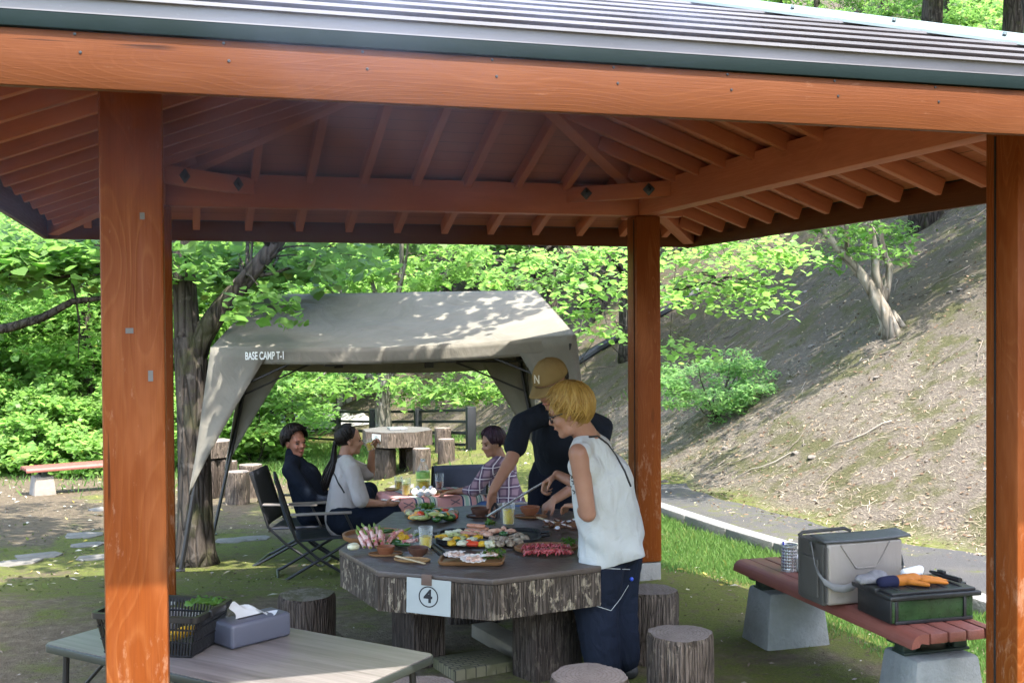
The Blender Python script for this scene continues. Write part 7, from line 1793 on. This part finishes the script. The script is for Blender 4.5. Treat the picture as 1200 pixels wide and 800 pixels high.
def blonde_woman():
    feet = A(722, 804, 5.32); L = Vector((feet.x, feet.y, hz(feet.x, feet.y))); p = thing('person', 'person with short blond hair, white sleeveless top and jeans, leaning over the table', 'person', L)
    fw = (LH*.88+FH_*.45).normalized(); lt = UPV.cross(fw)
    hc = A(716, 622, 5.36); hL = hc+lt*.085; hR = hc-lt*.085
    nk = A(686, 510, 5.20); ch = A(705, 563, 5.28); shL = A(678, 531, 5.09); shR = A(706, 524, 5.36)
    elL = A(689, 602, 5.10); wrL = A(678, 592, 5.33); elR = A(700, 578, 5.60); wrR = A(653, 556, 5.70)
    HM = head_frame(A(667, 482, 5.17), LH*.88+FH_*.18-UPV*.30, UPV*1+LH*.25); hs = 1.0
    g = head_segs(HM, hs, nk)
    d0 = (ch-nk)*.15; g += [('c', nk+d0, ch, .07, .11), ('c', ch, hc, .11, .12), ('c', shL, nk+d0, .046, .044), ('c', shR, nk+d0, .046, .044)]
    g += arm(shL, elL, wrL, 1.02)+arm(shR, elR, wrR, .98)
    hd = (A(631, 571, 5.70)-wrR).normalized(); g += hand(wrR, hd, -UPV*.8-FH_*.2, FH_*-1+UPV*.2, .92, (45, 60, 40), 0, .6)
    hdL = (FH_*.8+LH*.5-UPV*.1).normalized(); g += hand(wrL, hdL, -UPV, RH, .9, (15, 25, 20), 0, .3)
    kL = hL+Vector((0, 0, -.34))+fw*.05; kR = hR+Vector((0, 0, -.34))+fw*.03; aL = Vector((kL.x, kL.y, L.z+.09))-fw*.04; aR = Vector((kR.x, kR.y, L.z+.09))-fw*.05
    for h_, k_, a_ in ((hL, kL, aL), (hR, kR, aR)): g += [('c', h_, k_, .085, .058), ('c', k_, a_, .056, .04)]
    body = organic('body', g, .0065, MAT['skin'], p, L, 5); face_parts(HM, hs, p, L)
    # shirt: loose sleeveless, hem below the hip
    down = (hc-ch).normalized(); s = []
    s += [('c', nk+down*.065-fw*.005, ch, .085, .145), ('c', ch, hc-UPV*.01, .150, .154), ('c', nk+down*.08-fw*.03, ch-fw*.02, .075, .125), ('c', hc, hc-UPV*.24+fw*.01, .154, .162), ('c', shL-lt*.022, nk+down*.020, .056, .056), ('c', shR+lt*.022, nk+down*.020, .056, .056), ('c', shL-lt*.03+down*.07, ch+lt*.05, .075, .10), ('c', shR+lt*.03+down*.07, ch-lt*.05, .075, .10)]
    s += [('c', ch+lt*.06, hc+lt*.075-UPV*.24, .112, .112), ('c', ch-lt*.06, hc-lt*.075-UPV*.24, .112, .112), ('c', ch-fw*.05, hc-fw*.07-UPV*.24, .10, .115), ('c', ch+fw*.05, hc+fw*.04-UPV*.24, .08, .11)]
    sh = organic('shirt', s, .008, MAT['whitetee'], p, L, 8)
    bmh = bmesh.new(); bmh.from_mesh(sh.data); pn = (-UPV+RH*.20).normalized(); bmesh.ops.bisect_plane(bmh, geom=bmh.verts[:]+bmh.edges[:]+bmh.faces[:], plane_co=hc-L-UPV*.128, plane_no=pn, clear_outer=True); bmh.to_mesh(sh.data); bmh.free()
    so = sh.modifiers.new('thickness', 'SOLIDIFY'); so.thickness = .004
    for v in sh.data.vertices:
        f = max(0, min(1, (hc.z-L.z+.30-v.co.z)/.3)); q = v.co
        v.co = q+Vector((q.x-(hc-L).x, q.y-(hc-L).y, 0)).normalized()*((.006+.012*f)*mnoise.noise(Vector((q.x*8+q.z*6, q.y*8-q.z*4, q.z*6)))+(.002+.007*f)*mnoise.noise(Vector((q.x*20+q.z*14, q.y*20, q.z*11))))
    j = [('c', hL+UPV*.02+lt*.015, kL, .132, .112), ('c', kL, aL+UPV*.02, .110, .090), ('c', hR+UPV*.02-lt*.03, kR-lt*.02, .134, .114), ('c', kR-lt*.02, aR+UPV*.02, .112, .092), ('c', hc+lt*.05, hc-lt*.05, .135, .135), ('c', hc+lt*.07-fw*.04-UPV*.06, hc-lt*.07-fw*.04-UPV*.06, .11, .11)]
    jn = organic('jeans', j, .008, MAT['denim'], p, L, 8)
    for v in jn.data.vertices:
        k = max(0, min(1, (v.co.z-(hc.z-L.z-.15))/.05)); c_ = hc-L
        v.co.x += (c_.x-v.co.x)*.26*k; v.co.y += (c_.y-v.co.y)*.26*k
    for v in jn.data.vertices:
        q = v.co; f = .35+.65*max(0, 1-abs(q.z-.40)/.28); v.co = q+Vector((fw.x, fw.y, .2))*(.011*f*mnoise.noise(Vector((q.x*7, q.y*7, q.z*15)))+.006*f*mnoise.noise(Vector((q.x*16, q.y*16, q.z*34))))
    for a_ in (aL, aR): organic('shoe', [('c', a_-fw*.04-UPV*.055-L, a_+fw*.13-UPV*.06-L, .042, .036), ('c', a_-UPV*.01-L, a_-UPV*.05-L, .045, .045)], .007, MAT['shoe'], p)
    line_on(jn, [(697, 668), (697, 709), (716, 715), (727, 701), (738, 683)], .0014, 'pocket_stitching', MAT['thread'], p, L); line_on(jn, [(696, 665), (744, 667)], .0016, 'pocket_edge', MAT['thread'], p, L); line_on(jn, [(684, 662), (683, 690)], .0013, 'side_stitching', MAT['thread'], p, L); line_on(jn, [(756, 654), (759, 664), (757, 673)], .0013, 'belt_stitching', MAT['thread'], p, L)
    q = cast(jn, 740, 678, .004)
    if q: MB().ell((0, 0, 0), (.010, .010, .010)).build('blue_button', plain('blue_button', (.03, .08, .5), .3), p, loc=q-L, smooth=180)
    line_on(sh, [(690, 512), (700, 511), (712, 520), (722, 534), (732, 552), (740, 572)], .0055, 'bag_strap', MAT['strapblk'], p, L, 6, .002)
    for i, (x, y) in enumerate(((668, 556), (670, 563), (667, 568), (671, 574))): line_on(sh, [(x, y), (x+3, y+2), (x+1, y+5)], .003, 'shirt_print', MAT['strapblk'], p, L, 5, .001, 4)
    # glasses
    Pm = lambda x, y, z: (HM @ (Vector((x, y, z))*hs))-L
    for sgn in (-1, 1):
        c = (.090, sgn*.034, -.002); ring = [Pm(c[0]-.006*abs(math.cos(a)), c[1]+.026*math.cos(a), c[2]+.021*math.sin(a)) for a in np.linspace(0, 2*math.pi, 18)]; MB().tube(ring, .0035, 6).build('glasses_rim', MAT['strapblk'], p, smooth=60)
        MB().tube([Pm(.088, sgn*.058, .004), Pm(.04, sgn*.078, .006), Pm(-.01, sgn*.082, .004)], .003, 6).build('glasses_arm', MAT['strapblk'], p)
    lim = lambda a: 58 if a < 25 else 58+(a-25)*1.1 if a < 65 else 104 if a < 90 else 104+(a-90)*.72
    hair(HM, hs, p, L, MAT['hair_blond'], 700, lim, 4, (.108, .094, .104), (-.018, 0, .032), (-.35, 0, .95), .0085, .02, .22)
    hw = hair(HM, hs, p, L, MAT['hair_blond'], 170, lambda a: lim(a)+8, 14, (.112, .097, .106), (-.018, 0, .032), (-.35, 0, .95), .0055, .10, .5); hw.name = 'hair_wisps'
    hs_ = [('e', HM @ Vector((-.022, 0, .034)), (.100, .086, .094), HM.to_3x3().to_4x4()), ('e', HM @ Vector((-.052, 0, -.022)), (.056, .066, .060), HM.to_3x3().to_4x4())]
    organic('hair_volume', hs_, .008, MAT['hair_blond'], p, L, 4)
    g_ = wrR+hd*.085-UPV*.012
    tongs(A(572, 604, 5.80), A(645, 560, 5.69)+UPV*.0, 'steel tongs held by the blond person, reaching over the griddle', .026)
blonde_woman()

def cap_man():
    feet = A(655, 690, 7.15); L = Vector((feet.x, feet.y, hz(feet.x, feet.y))); p = thing('person', 'person in a khaki cap and dark tee shirt bending over the table', 'person', L)
    fw = (LH*.75-FH_*.66).normalized(); lt = UPV.cross(fw)
    hc = A(656, 556, 7.15); nk = A(652, 474, 6.78); ch = A(655, 512, 6.93); shR = A(611, 497, 6.72); shL = A(706, 500, 6.98)
    elR = A(600, 537, 6.60); wrR = A(578, 574, 6.48); elL = A(690, 560, 6.75); wrL = A(650, 585, 6.55)
    HM = head_frame(A(646, 452, 6.66), LH*.62-FH_*.78-UPV*.50, UPV); hs = 1.16
    d0 = (ch-nk)*.15; g = head_segs(HM, hs, nk)+[('c', nk+d0, ch, .07, .12), ('c', ch, hc, .125, .125), ('c', shL, nk+d0, .05, .05), ('c', shR, nk+d0, .05, .05)]+arm(shR, elR, wrR, 1.1)+arm(shL, elL, wrL, 1.08)
    g += hand(wrR, LH*.15-UPV*1.0, RH*.6-FH_*.5, -FH_*.6+RH*.4, 1.0, (22, 35, 25), .3, .4)+hand(wrL, LH*.7-UPV*.6, FH_*.3-UPV, -FH_, .98, (40, 50, 35), 0, .5)
    g += [('c', hc+lt*.09, hc+lt*.09-UPV*.42, .09, .06), ('c', hc+lt*.09-UPV*.42, Vector((hc.x, hc.y, L.z+.08))+lt*.09, .06, .045), ('c', hc-lt*.09, hc-lt*.09-UPV*.42, .09, .06), ('c', hc-lt*.09-UPV*.42, Vector((hc.x, hc.y, L.z+.08))-lt*.09, .06, .045)]
    organic('body', g, .0075, MAT['skin'], p, L, 4); face_parts(HM, hs, p, L)
    d1 = (elR-shR).normalized(); d2 = (elL-shL).normalized()
    s = [('c', nk+(ch-nk)*.35, ch, .10, .150), ('c', ch, hc+UPV*.05, .152, .150), ('c', shR, nk+(ch-nk)*.10, .068, .074), ('c', shL, nk+(ch-nk)*.10, .068, .074), ('c', shR, shR+d1*.15, .068, .072), ('c', shL, shL+d2*.16, .068, .072), ('c', ch+lt*.09, hc+lt*.07+UPV*.05, .11, .11), ('c', ch-lt*.09, hc-lt*.07+UPV*.05, .11, .11)]
    organic('tee_shirt', s, .009, MAT['blacktee'], p, L, 6)
    a = [('c', hc+lt*.09, hc+lt*.10-UPV*.42, .12, .11), ('c', hc-lt*.09, hc-lt*.10-UPV*.42, .12, .11), ('c', hc+lt*.05, hc-lt*.05, .155, .155), ('c', hc+fw*.05+lt*.10-UPV*.03, hc+fw*.06+lt*.11-UPV*.45, .10, .10), ('c', hc+fw*.05-lt*.10-UPV*.03, hc+fw*.06-lt*.11-UPV*.45, .10, .10)]
    organic('apron', a, .010, MAT['apron'], p, L, 6)
    for q in (1, -1):
        an = Vector((hc.x, hc.y, L.z+.09))+lt*.09*q; organic('trouser_leg', [('c', hc+lt*.09*q-UPV*.40, an+UPV*.04, .095, .08)], .012, MAT['apron'], p, L, 3); organic('shoe', [('c', an-fw*.03-UPV*.05-L, an+fw*.15-UPV*.055-L, .046, .04)], .010, MAT['shoe'], p)
    # cap
    P = lambda x, y, z: HM @ (Vector((x, y, z))*hs); R3 = HM.to_3x3().to_4x4()
    cp = MB(); b = bmesh.new(); bmesh.ops.create_uvsphere(b, u_segments=28, v_segments=16, radius=1)
    bmesh.ops.delete(b, geom=[v for v in b.verts if v.co.z < -.16], context='VERTS')
    for v in b.verts: v.co = Vector((-.014+v.co.x*.106, v.co.y*.088, .046+v.co.z*.100))*hs
    cp.bm(b, Matrix.Translation(-L) @ HM); o = cp.build('cap', MAT['khaki'], p, smooth=180); sd = o.modifiers.new('thickness', 'SOLIDIFY'); sd.thickness = .003
    br = MB(); n = 14; vs = []
    for j in range(5):
        for i in range(n+1):
            a_ = R(-68+136*i/n); q = j/4; rr = .094+.074*q*math.cos(a_*.9)**.5; vs.append(P(-.014+rr*math.cos(a_)*1.06, math.sin(a_)*(.086+.004*q), .036-.020*q-.030*(math.sin(a_)**2)*q)-L)
    o = br.add(vs, [(j*(n+1)+i, j*(n+1)+i+1, (j+1)*(n+1)+i+1, (j+1)*(n+1)+i) for j in range(4) for i in range(n)]).build('cap_brim', MAT['khaki'], p, smooth=180); sd = o.modifiers.new('thickness', 'SOLIDIFY'); sd.thickness = .004
    MB().ell((0, 0, 0), (.008, .008, .004)).build('cap_button', MAT['khaki'], p, loc=P(-.014, 0, .147)-L)
    for k in range(6):
        a_ = math.pi/3*k+.52; MB().tube([P(-.014+.1068*math.sin(e_)*math.cos(a_), .0888*math.sin(e_)*math.sin(a_), .046+.1008*math.cos(e_))-L for e_ in np.linspace(.06, 1.7, 12)], .0014, 5).build('cap_seam', MAT['khaki'], p, smooth=60)
    # letter on the front of the cap
    az, el = R(-3), R(22); c = Vector((-.014+.107*math.cos(el)*math.cos(az), .089*math.cos(el)*math.sin(az), .046+.101*math.sin(el))); nn = Vector((math.cos(el)*math.cos(az)/.107, math.cos(el)*math.sin(az)/.089, math.sin(el)/.101)).normalized()
    xx = UPV.cross(nn).normalized(); yy = nn.cross(xx); c = (c+nn*.003)*hs; Ml = Matrix(((xx.x, yy.x, nn.x, c.x), (xx.y, yy.y, nn.y, c.y), (xx.z, yy.z, nn.z, c.z), (0, 0, 0, 1)))
    text_obj('N', .070, plain('cream_embroidery', (.62, .56, .42), .8), o, Matrix.Translation(-L) @ HM @ Ml, 'cap_letter', .0012, .85, off=.0006)
    lim = lambda a: 88 if a < 100 else 118
    hair(HM, hs, p, L, MAT['hair_black'], 160, lim, 6, (.098, .080, .090), (-.016, 0, .034), (-.1, 0, 1), .007)
    tongs(A(579, 612, 6.42), wrR+Vector((0, 0, -.075))+RH*.01, 'black tongs held straight down by the person in the cap', .034)
cap_man()

def seated(label, L, fw, hc, nk, sh, el, wr, kn, an, head, hfw, hup, mats, hs=1.0, hands=(), skin='skin', sleeve=(.55, .55), fat=1.0, voxel=.009, shirt_name='shirt', lbl_face=(True, False)):
    """chair sitter: pelvis, neck, two shoulders / elbows / wrists, two knees / ankles (left, right)"""
    p = thing('person', label, 'person', L); lt = UPV.cross(fw).normalized(); HM = head_frame(head, hfw, hup); ch = nk.lerp(hc, .42)+fw*.02
    g = head_segs(HM, hs, nk)+[('c', nk+(ch-nk)*.12, ch, .06, .11), ('c', ch, hc, .11, .12)]
    for i in (0, 1): g += [('c', sh[i], nk+(ch-nk)*.15, .045, .045)]+arm(sh[i], el[i], wr[i], .98)
    for h in hands: g += hand(*h)
    for i in (0, 1):
        h_ = hc+lt*(.09 if i == 0 else -.09); g += [('c', h_, kn[i], .085, .058), ('c', kn[i], an[i], .055, .04)]
    organic('body', g, voxel, MAT[skin], p, L, 4); face_parts(HM, hs, p, L, open_=lbl_face[1])
    s = [('c', nk+(ch-nk)*.35, ch, .082*fat, .130*fat), ('c', ch, hc, .132*fat, .145*fat), ('c', hc, hc-UPV*.03, .145*fat, .14*fat)]
    for i in (0, 1):
        e_ = sh[i].lerp(el[i], min(1, sleeve[i])); s += [('c', sh[i], nk+(ch-nk)*.05, .062*fat, .062*fat), ('c', sh[i], e_, .064*fat, .066*fat if sleeve[i] < 1 else .054)]
        if sleeve[i] > 1: s.append(('c', el[i], el[i].lerp(wr[i], sleeve[i]-1), .052, .040))
    organic(shirt_name, s, .010, MAT[mats[0]], p, L, 5)
    t = [('c', hc+lt*.05, hc-lt*.05, .135, .135)]
    for i in (0, 1): h_ = hc+lt*(.09 if i == 0 else -.09)-UPV*.02; t += [('c', h_, kn[i], .105, .082), ('c', kn[i], an[i]+UPV*.03, .080, .062)]
    organic('trousers', t, .011, MAT[mats[1]], p, L, 5)
    for i in (0, 1): organic('shoe', [('c', an[i]-fw*.03-UPV*.045-L, an[i]+fw*.14-UPV*.05-L, .042, .036)], .010, MAT['shoe'], p)
    return p, HM
def ponytail_woman():
    c = A(378, 655, 8.62); L = Vector((c.x, c.y, hz(c.x, c.y))); fw = (RH*.97+FH_*.22).normalized(); lt = UPV.cross(fw)
    camp_chair('nearer dark camp chair under the woman with the ponytail', (L.x, L.y, L.z), math.atan2(fw.y, fw.x), 'chairfab', .98)
    Z = 8.66; hc = A(402, 606, Z); nk = A(404, 537, Z); sh = [A(411, 546, Z+.16), A(412, 549, Z-.15)]; el = [A(434, 556, Z+.20), A(424, 588, Z-.18)]; wr = [A(436, 527, Z+.10), A(450, 590, Z-.12)]
    kn = [A(457, 598, Z+.12), A(459, 602, Z-.08)]; an = [Vector((kn[0].x, kn[0].y, L.z+.09))+fw*.05, Vector((kn[1].x, kn[1].y, L.z+.09))+fw*.02]
    hands = [(wr[0], UPV*.85+RH*.3, FH_*-.4+RH*.6, -FH_*.7+RH*.4, .85, (50, 60, 40), 0, .5), (wr[1], RH*.95-UPV*.1, UPV*.6+FH_*.6, UPV+RH*.2, .88, (30, 40, 30), 0, .4)]
    p, HM = seated('person with a dark ponytail in a white top, seated and drinking', L, fw, hc, nk, sh, el, wr, kn, an, A(410, 516, Z), RH*.97+FH_*.25-UPV*.02, UPV-RH*.10, ('cream', 'darkjean'), .98, hands, 'skin', (.8, .92), 1.0)
    lim = lambda a: 50 if a < 30 else 50+(a-30)*.85 if a < 90 else 108
    hair(HM, .98, p, L, MAT['hair_black'], 420, lim, 7, (.101, .083, .097), (-.016, 0, .034), (-.55, 0, .83), .008, 0, .06)
    organic('hair_volume', [('e', HM @ Vector((-.024, 0, .036)), (.092, .078, .086), HM.to_3x3().to_4x4())], .009, MAT['hair_black'], p, L, 3)
    kp = HM @ Vector((-.115, 0, -.015)); pts = [kp-L, A(391, 542, Z-.02)-L, A(386, 556, Z-.03)-L, A(383, 566, Z-.03)-L, A(381, 575, Z-.03)-L]; m = MB(); rng = random.Random(2)
    for k in range(60):
        o_ = Vector((rng.gauss(0, .010), rng.gauss(0, .010), rng.gauss(0, .01))); m.tube([q+o_*(.3+1.1*min(1, i*.45) if i < 4 else .5) for i, q in enumerate(pts)], [.006, .007, .007, .005, .0015], 5)
    m.build('ponytail', MAT['hair_black'], p, smooth=180); MB().lathe([(.014, -.008), (.022, 0), (.014, .008)], 14).build('hair_tie', MAT['strapblk'], p, M=Matrix.Translation(kp-L) @ Matrix.Rotation(R(70), 4, 'Y'), smooth=60)
    nkL = nk-L; MB().lathe([(.056, -.016), (.062, 0), (.054, .016)], 20).build('collar', MAT['strapblk'], p, M=Matrix.Translation(nkL+Vector((0, 0, .012))) @ Matrix.Rotation(R(8), 4, 'Y'), smooth=60)
    shirt = [o for o in bpy.data.objects if o.parent == p and o.name.startswith('shirt')][0]
    line_on(shirt, [(391, 553), (396, 565), (401, 573), (404, 578)], .006, 'bag_strap', MAT['strapblk'], p, L)
    k = wr[0]+UPV*.03+RH*.055; g = thing('beer_glass', 'glass of yellow beer raised to her mouth by the person with the ponytail', 'glass', A(433, 521, Z+.07)); g.rotation_euler = (0, R(-18), TILT)
    MB().lathe([(0, -.045), (.030, -.045), (.036, .045), (.034, .045), (.028, -.04), (0, -.04)], 20).build('glass_wall', MAT['glass'], g, smooth=60); MB().lathe([(0, -.039), (.0275, -.039), (.032, .018), (0, .018)], 20).build('drink', MAT['beer'], g, smooth=60)
    ph = MB().box((0, 0, 0), (.14, .07, .009), bev=.004).build('phone', plain('silver_phone', (.5, .48, .46), .3, .3)); ph.location = A(458, 589, Z-.10)+UPV*.012; ph.rotation_euler = (R(-25), R(6), TILT); tag(ph, 'pale phone held in the lap of the person with the ponytail', 'phone')
ponytail_woman()
def dark_man():
    c = A(352, 628, 9.45); L = Vector((c.x, c.y, hz(c.x, c.y))); fw = (RH*.95-FH_*.05).normalized(); lt = UPV.cross(fw)
    camp_chair('farther dark camp chair under the man in the dark jumper', (L.x, L.y, L.z), math.atan2(fw.y, fw.x), 'chairfab', .98)
    Z = 9.45; hc = A(368, 594, Z); nk = A(343, 537, Z); sh = [A(344, 548, Z+.20), A(340, 551, Z-.20)]; el = [A(372, 576, Z+.24), A(366, 584, Z-.24)]; wr = [A(396, 584, Z+.16), A(392, 590, Z-.20)]
    kn = [A(432, 575, Z+.14), A(428, 580, Z-.02)]; an = [Vector((kn[i].x, kn[i].y, L.z+.09))+fw*.08 for i in (0, 1)]
    hands = [(wr[0], RH-UPV*.2, -UPV, -FH_, .95, (25, 35, 25), 0, .3), (wr[1], RH-UPV*.1, -UPV, FH_, .95, (25, 35, 25), 0, .3)]
    p, HM = seated('person with short dark hair in a dark navy jumper leaning back', L, fw, hc, nk, sh, el, wr, kn, an, A(346, 518, Z), RH*.72-FH_*.68-UPV*.05, UPV-RH*.12, ('navy', 'darkjean'), 1.06, hands, 'skin_red', (1.9, 1.9), 1.12, shirt_name='jumper', lbl_face=(True, True))
    organic('jumper_collar', [('c', nk+UPV*.01-L, nk+UPV*.045-L, .068, .062)], .008, MAT['navy'], p)
    lim = lambda a: 66 if a < 35 else 66+(a-35)*.9 if a < 80 else 104 if a < 110 else 118
    hair(HM, 1.06, p, L, MAT['hair_black'], 420, lim, 8, (.114, .098, .112), (-.014, 0, .036), (-.25, 0, .97), .0095, .05, .25); organic('hair_volume', [('e', HM @ Vector((-.024, 0, .038)), (.098, .084, .094), HM.to_3x3().to_4x4())], .009, MAT['hair_black'], p, L, 3)
dark_man()
def plaid_mat():
    m, nt, b = new_mat('purple_plaid_cotton'); t = NT(nt); v = t.coord(); x, y, z = t.sep(t.vmath('ADD', v, t.vmath('MULTIPLY', t.vmath('SUBTRACT', t.noise(v, 5, 2, out=1), (.5, .5, .5)), (.03, .03, .03))))
    def band(c, w, f): return t.math('LESS_THAN', t.math('ABSOLUTE', t.math('SUBTRACT', t.math('FRACT', t.math('MULTIPLY', c, f)), .5)), w)
    u = t.math('ADD', t.math('MULTIPLY', x, .8), t.math('MULTIPLY', y, -.6)); f = 1/.085
    c = t.mix(t.math('MULTIPLY', band(u, .24, f), .65), (.26, .17, .21), (.035, .015, .05)); c = t.mix(t.math('MULTIPLY', band(z, .24, f), .65), c, (.045, .02, .06)); c = t.mix(band(u, .04, f*1.0), c, (.55, .50, .52)); c = t.mix(t.math('MULTIPLY', band(z, .04, f), .9), c, (.55, .50, .52))
    t.put(b.inputs['Base Color'], c); b.inputs['Roughness'].default_value = .9; t.put(b.inputs['Normal'], t.bump(t.noise(v, 9, 4), .02)); return m
MAT['plaid'] = plaid_mat()
def plaid_woman():
    c = A(596, 638, 9.35); L = Vector((c.x, c.y, hz(c.x, c.y))); fw = (LH*.94-FH_*.25).normalized(); lt = UPV.cross(fw)
    Z = 9.35; hc = A(600, 600, Z); nk = A(586, 538, Z); sh = [A(573, 550, Z-.17), A(597, 546, Z+.15)]; el = [A(556, 574, Z-.22), A(600, 585, Z+.10)]; wr = [A(536, 575, Z-.12), A(580, 592, Z-.10)]
    kn = [A(567, 598, Z-.14), A(572, 592, Z+.10)]; an = [Vector((kn[i].x, kn[i].y, L.z+.09))+fw*.04 for i in (0, 1)]
    hands = [(wr[0], LH*.98-UPV*.1, -UPV, FH_, .9, (10, 20, 15), .2, .3), (wr[1], LH*.8-UPV*.4, -UPV-FH_*.2, FH_, .9, (35, 45, 30), 0, .4)]
    p, HM = seated('person with dark purple hair in a plaid shirt reaching over the cloth', L, fw, hc, nk, sh, el, wr, kn, an, A(577, 519, Z-.02), LH*.88-FH_*.40-UPV*.22, UPV+LH*.10, ('plaid', 'bluejean'), .98, hands, 'skin', (1.45, 1.3), .98)
    lim = lambda a: 68 if a < 35 else 68+(a-35)*1.2 if a < 70 else 112 if a < 105 else 122
    hair(HM, .98, p, L, MAT['hair_purple'], 440, lim, 9, (.110, .096, .106), (-.016, 0, .034), (-.2, 0, .98), .008, .02, .08); organic('hair_volume', [('e', HM @ Vector((-.024, 0, .036)), (.096, .082, .090), HM.to_3x3().to_4x4())], .009, MAT['hair_purple'], p, L, 3)
    camp_chair('dark camp chair the plaid shirted person sits on, mostly hidden', (L.x+.02, L.y, L.z), math.atan2(fw.y, fw.x), 'chairfab', .98)
    c2 = A(533, 612, 10.3); camp_chair('empty blue grey camp chair on the far side of the striped cloth', (c2.x, c2.y, hz(c2.x, c2.y)), math.atan2(FH_.y, FH_.x)+R(12), 'chairblue', 1.0)
plaid_woman()
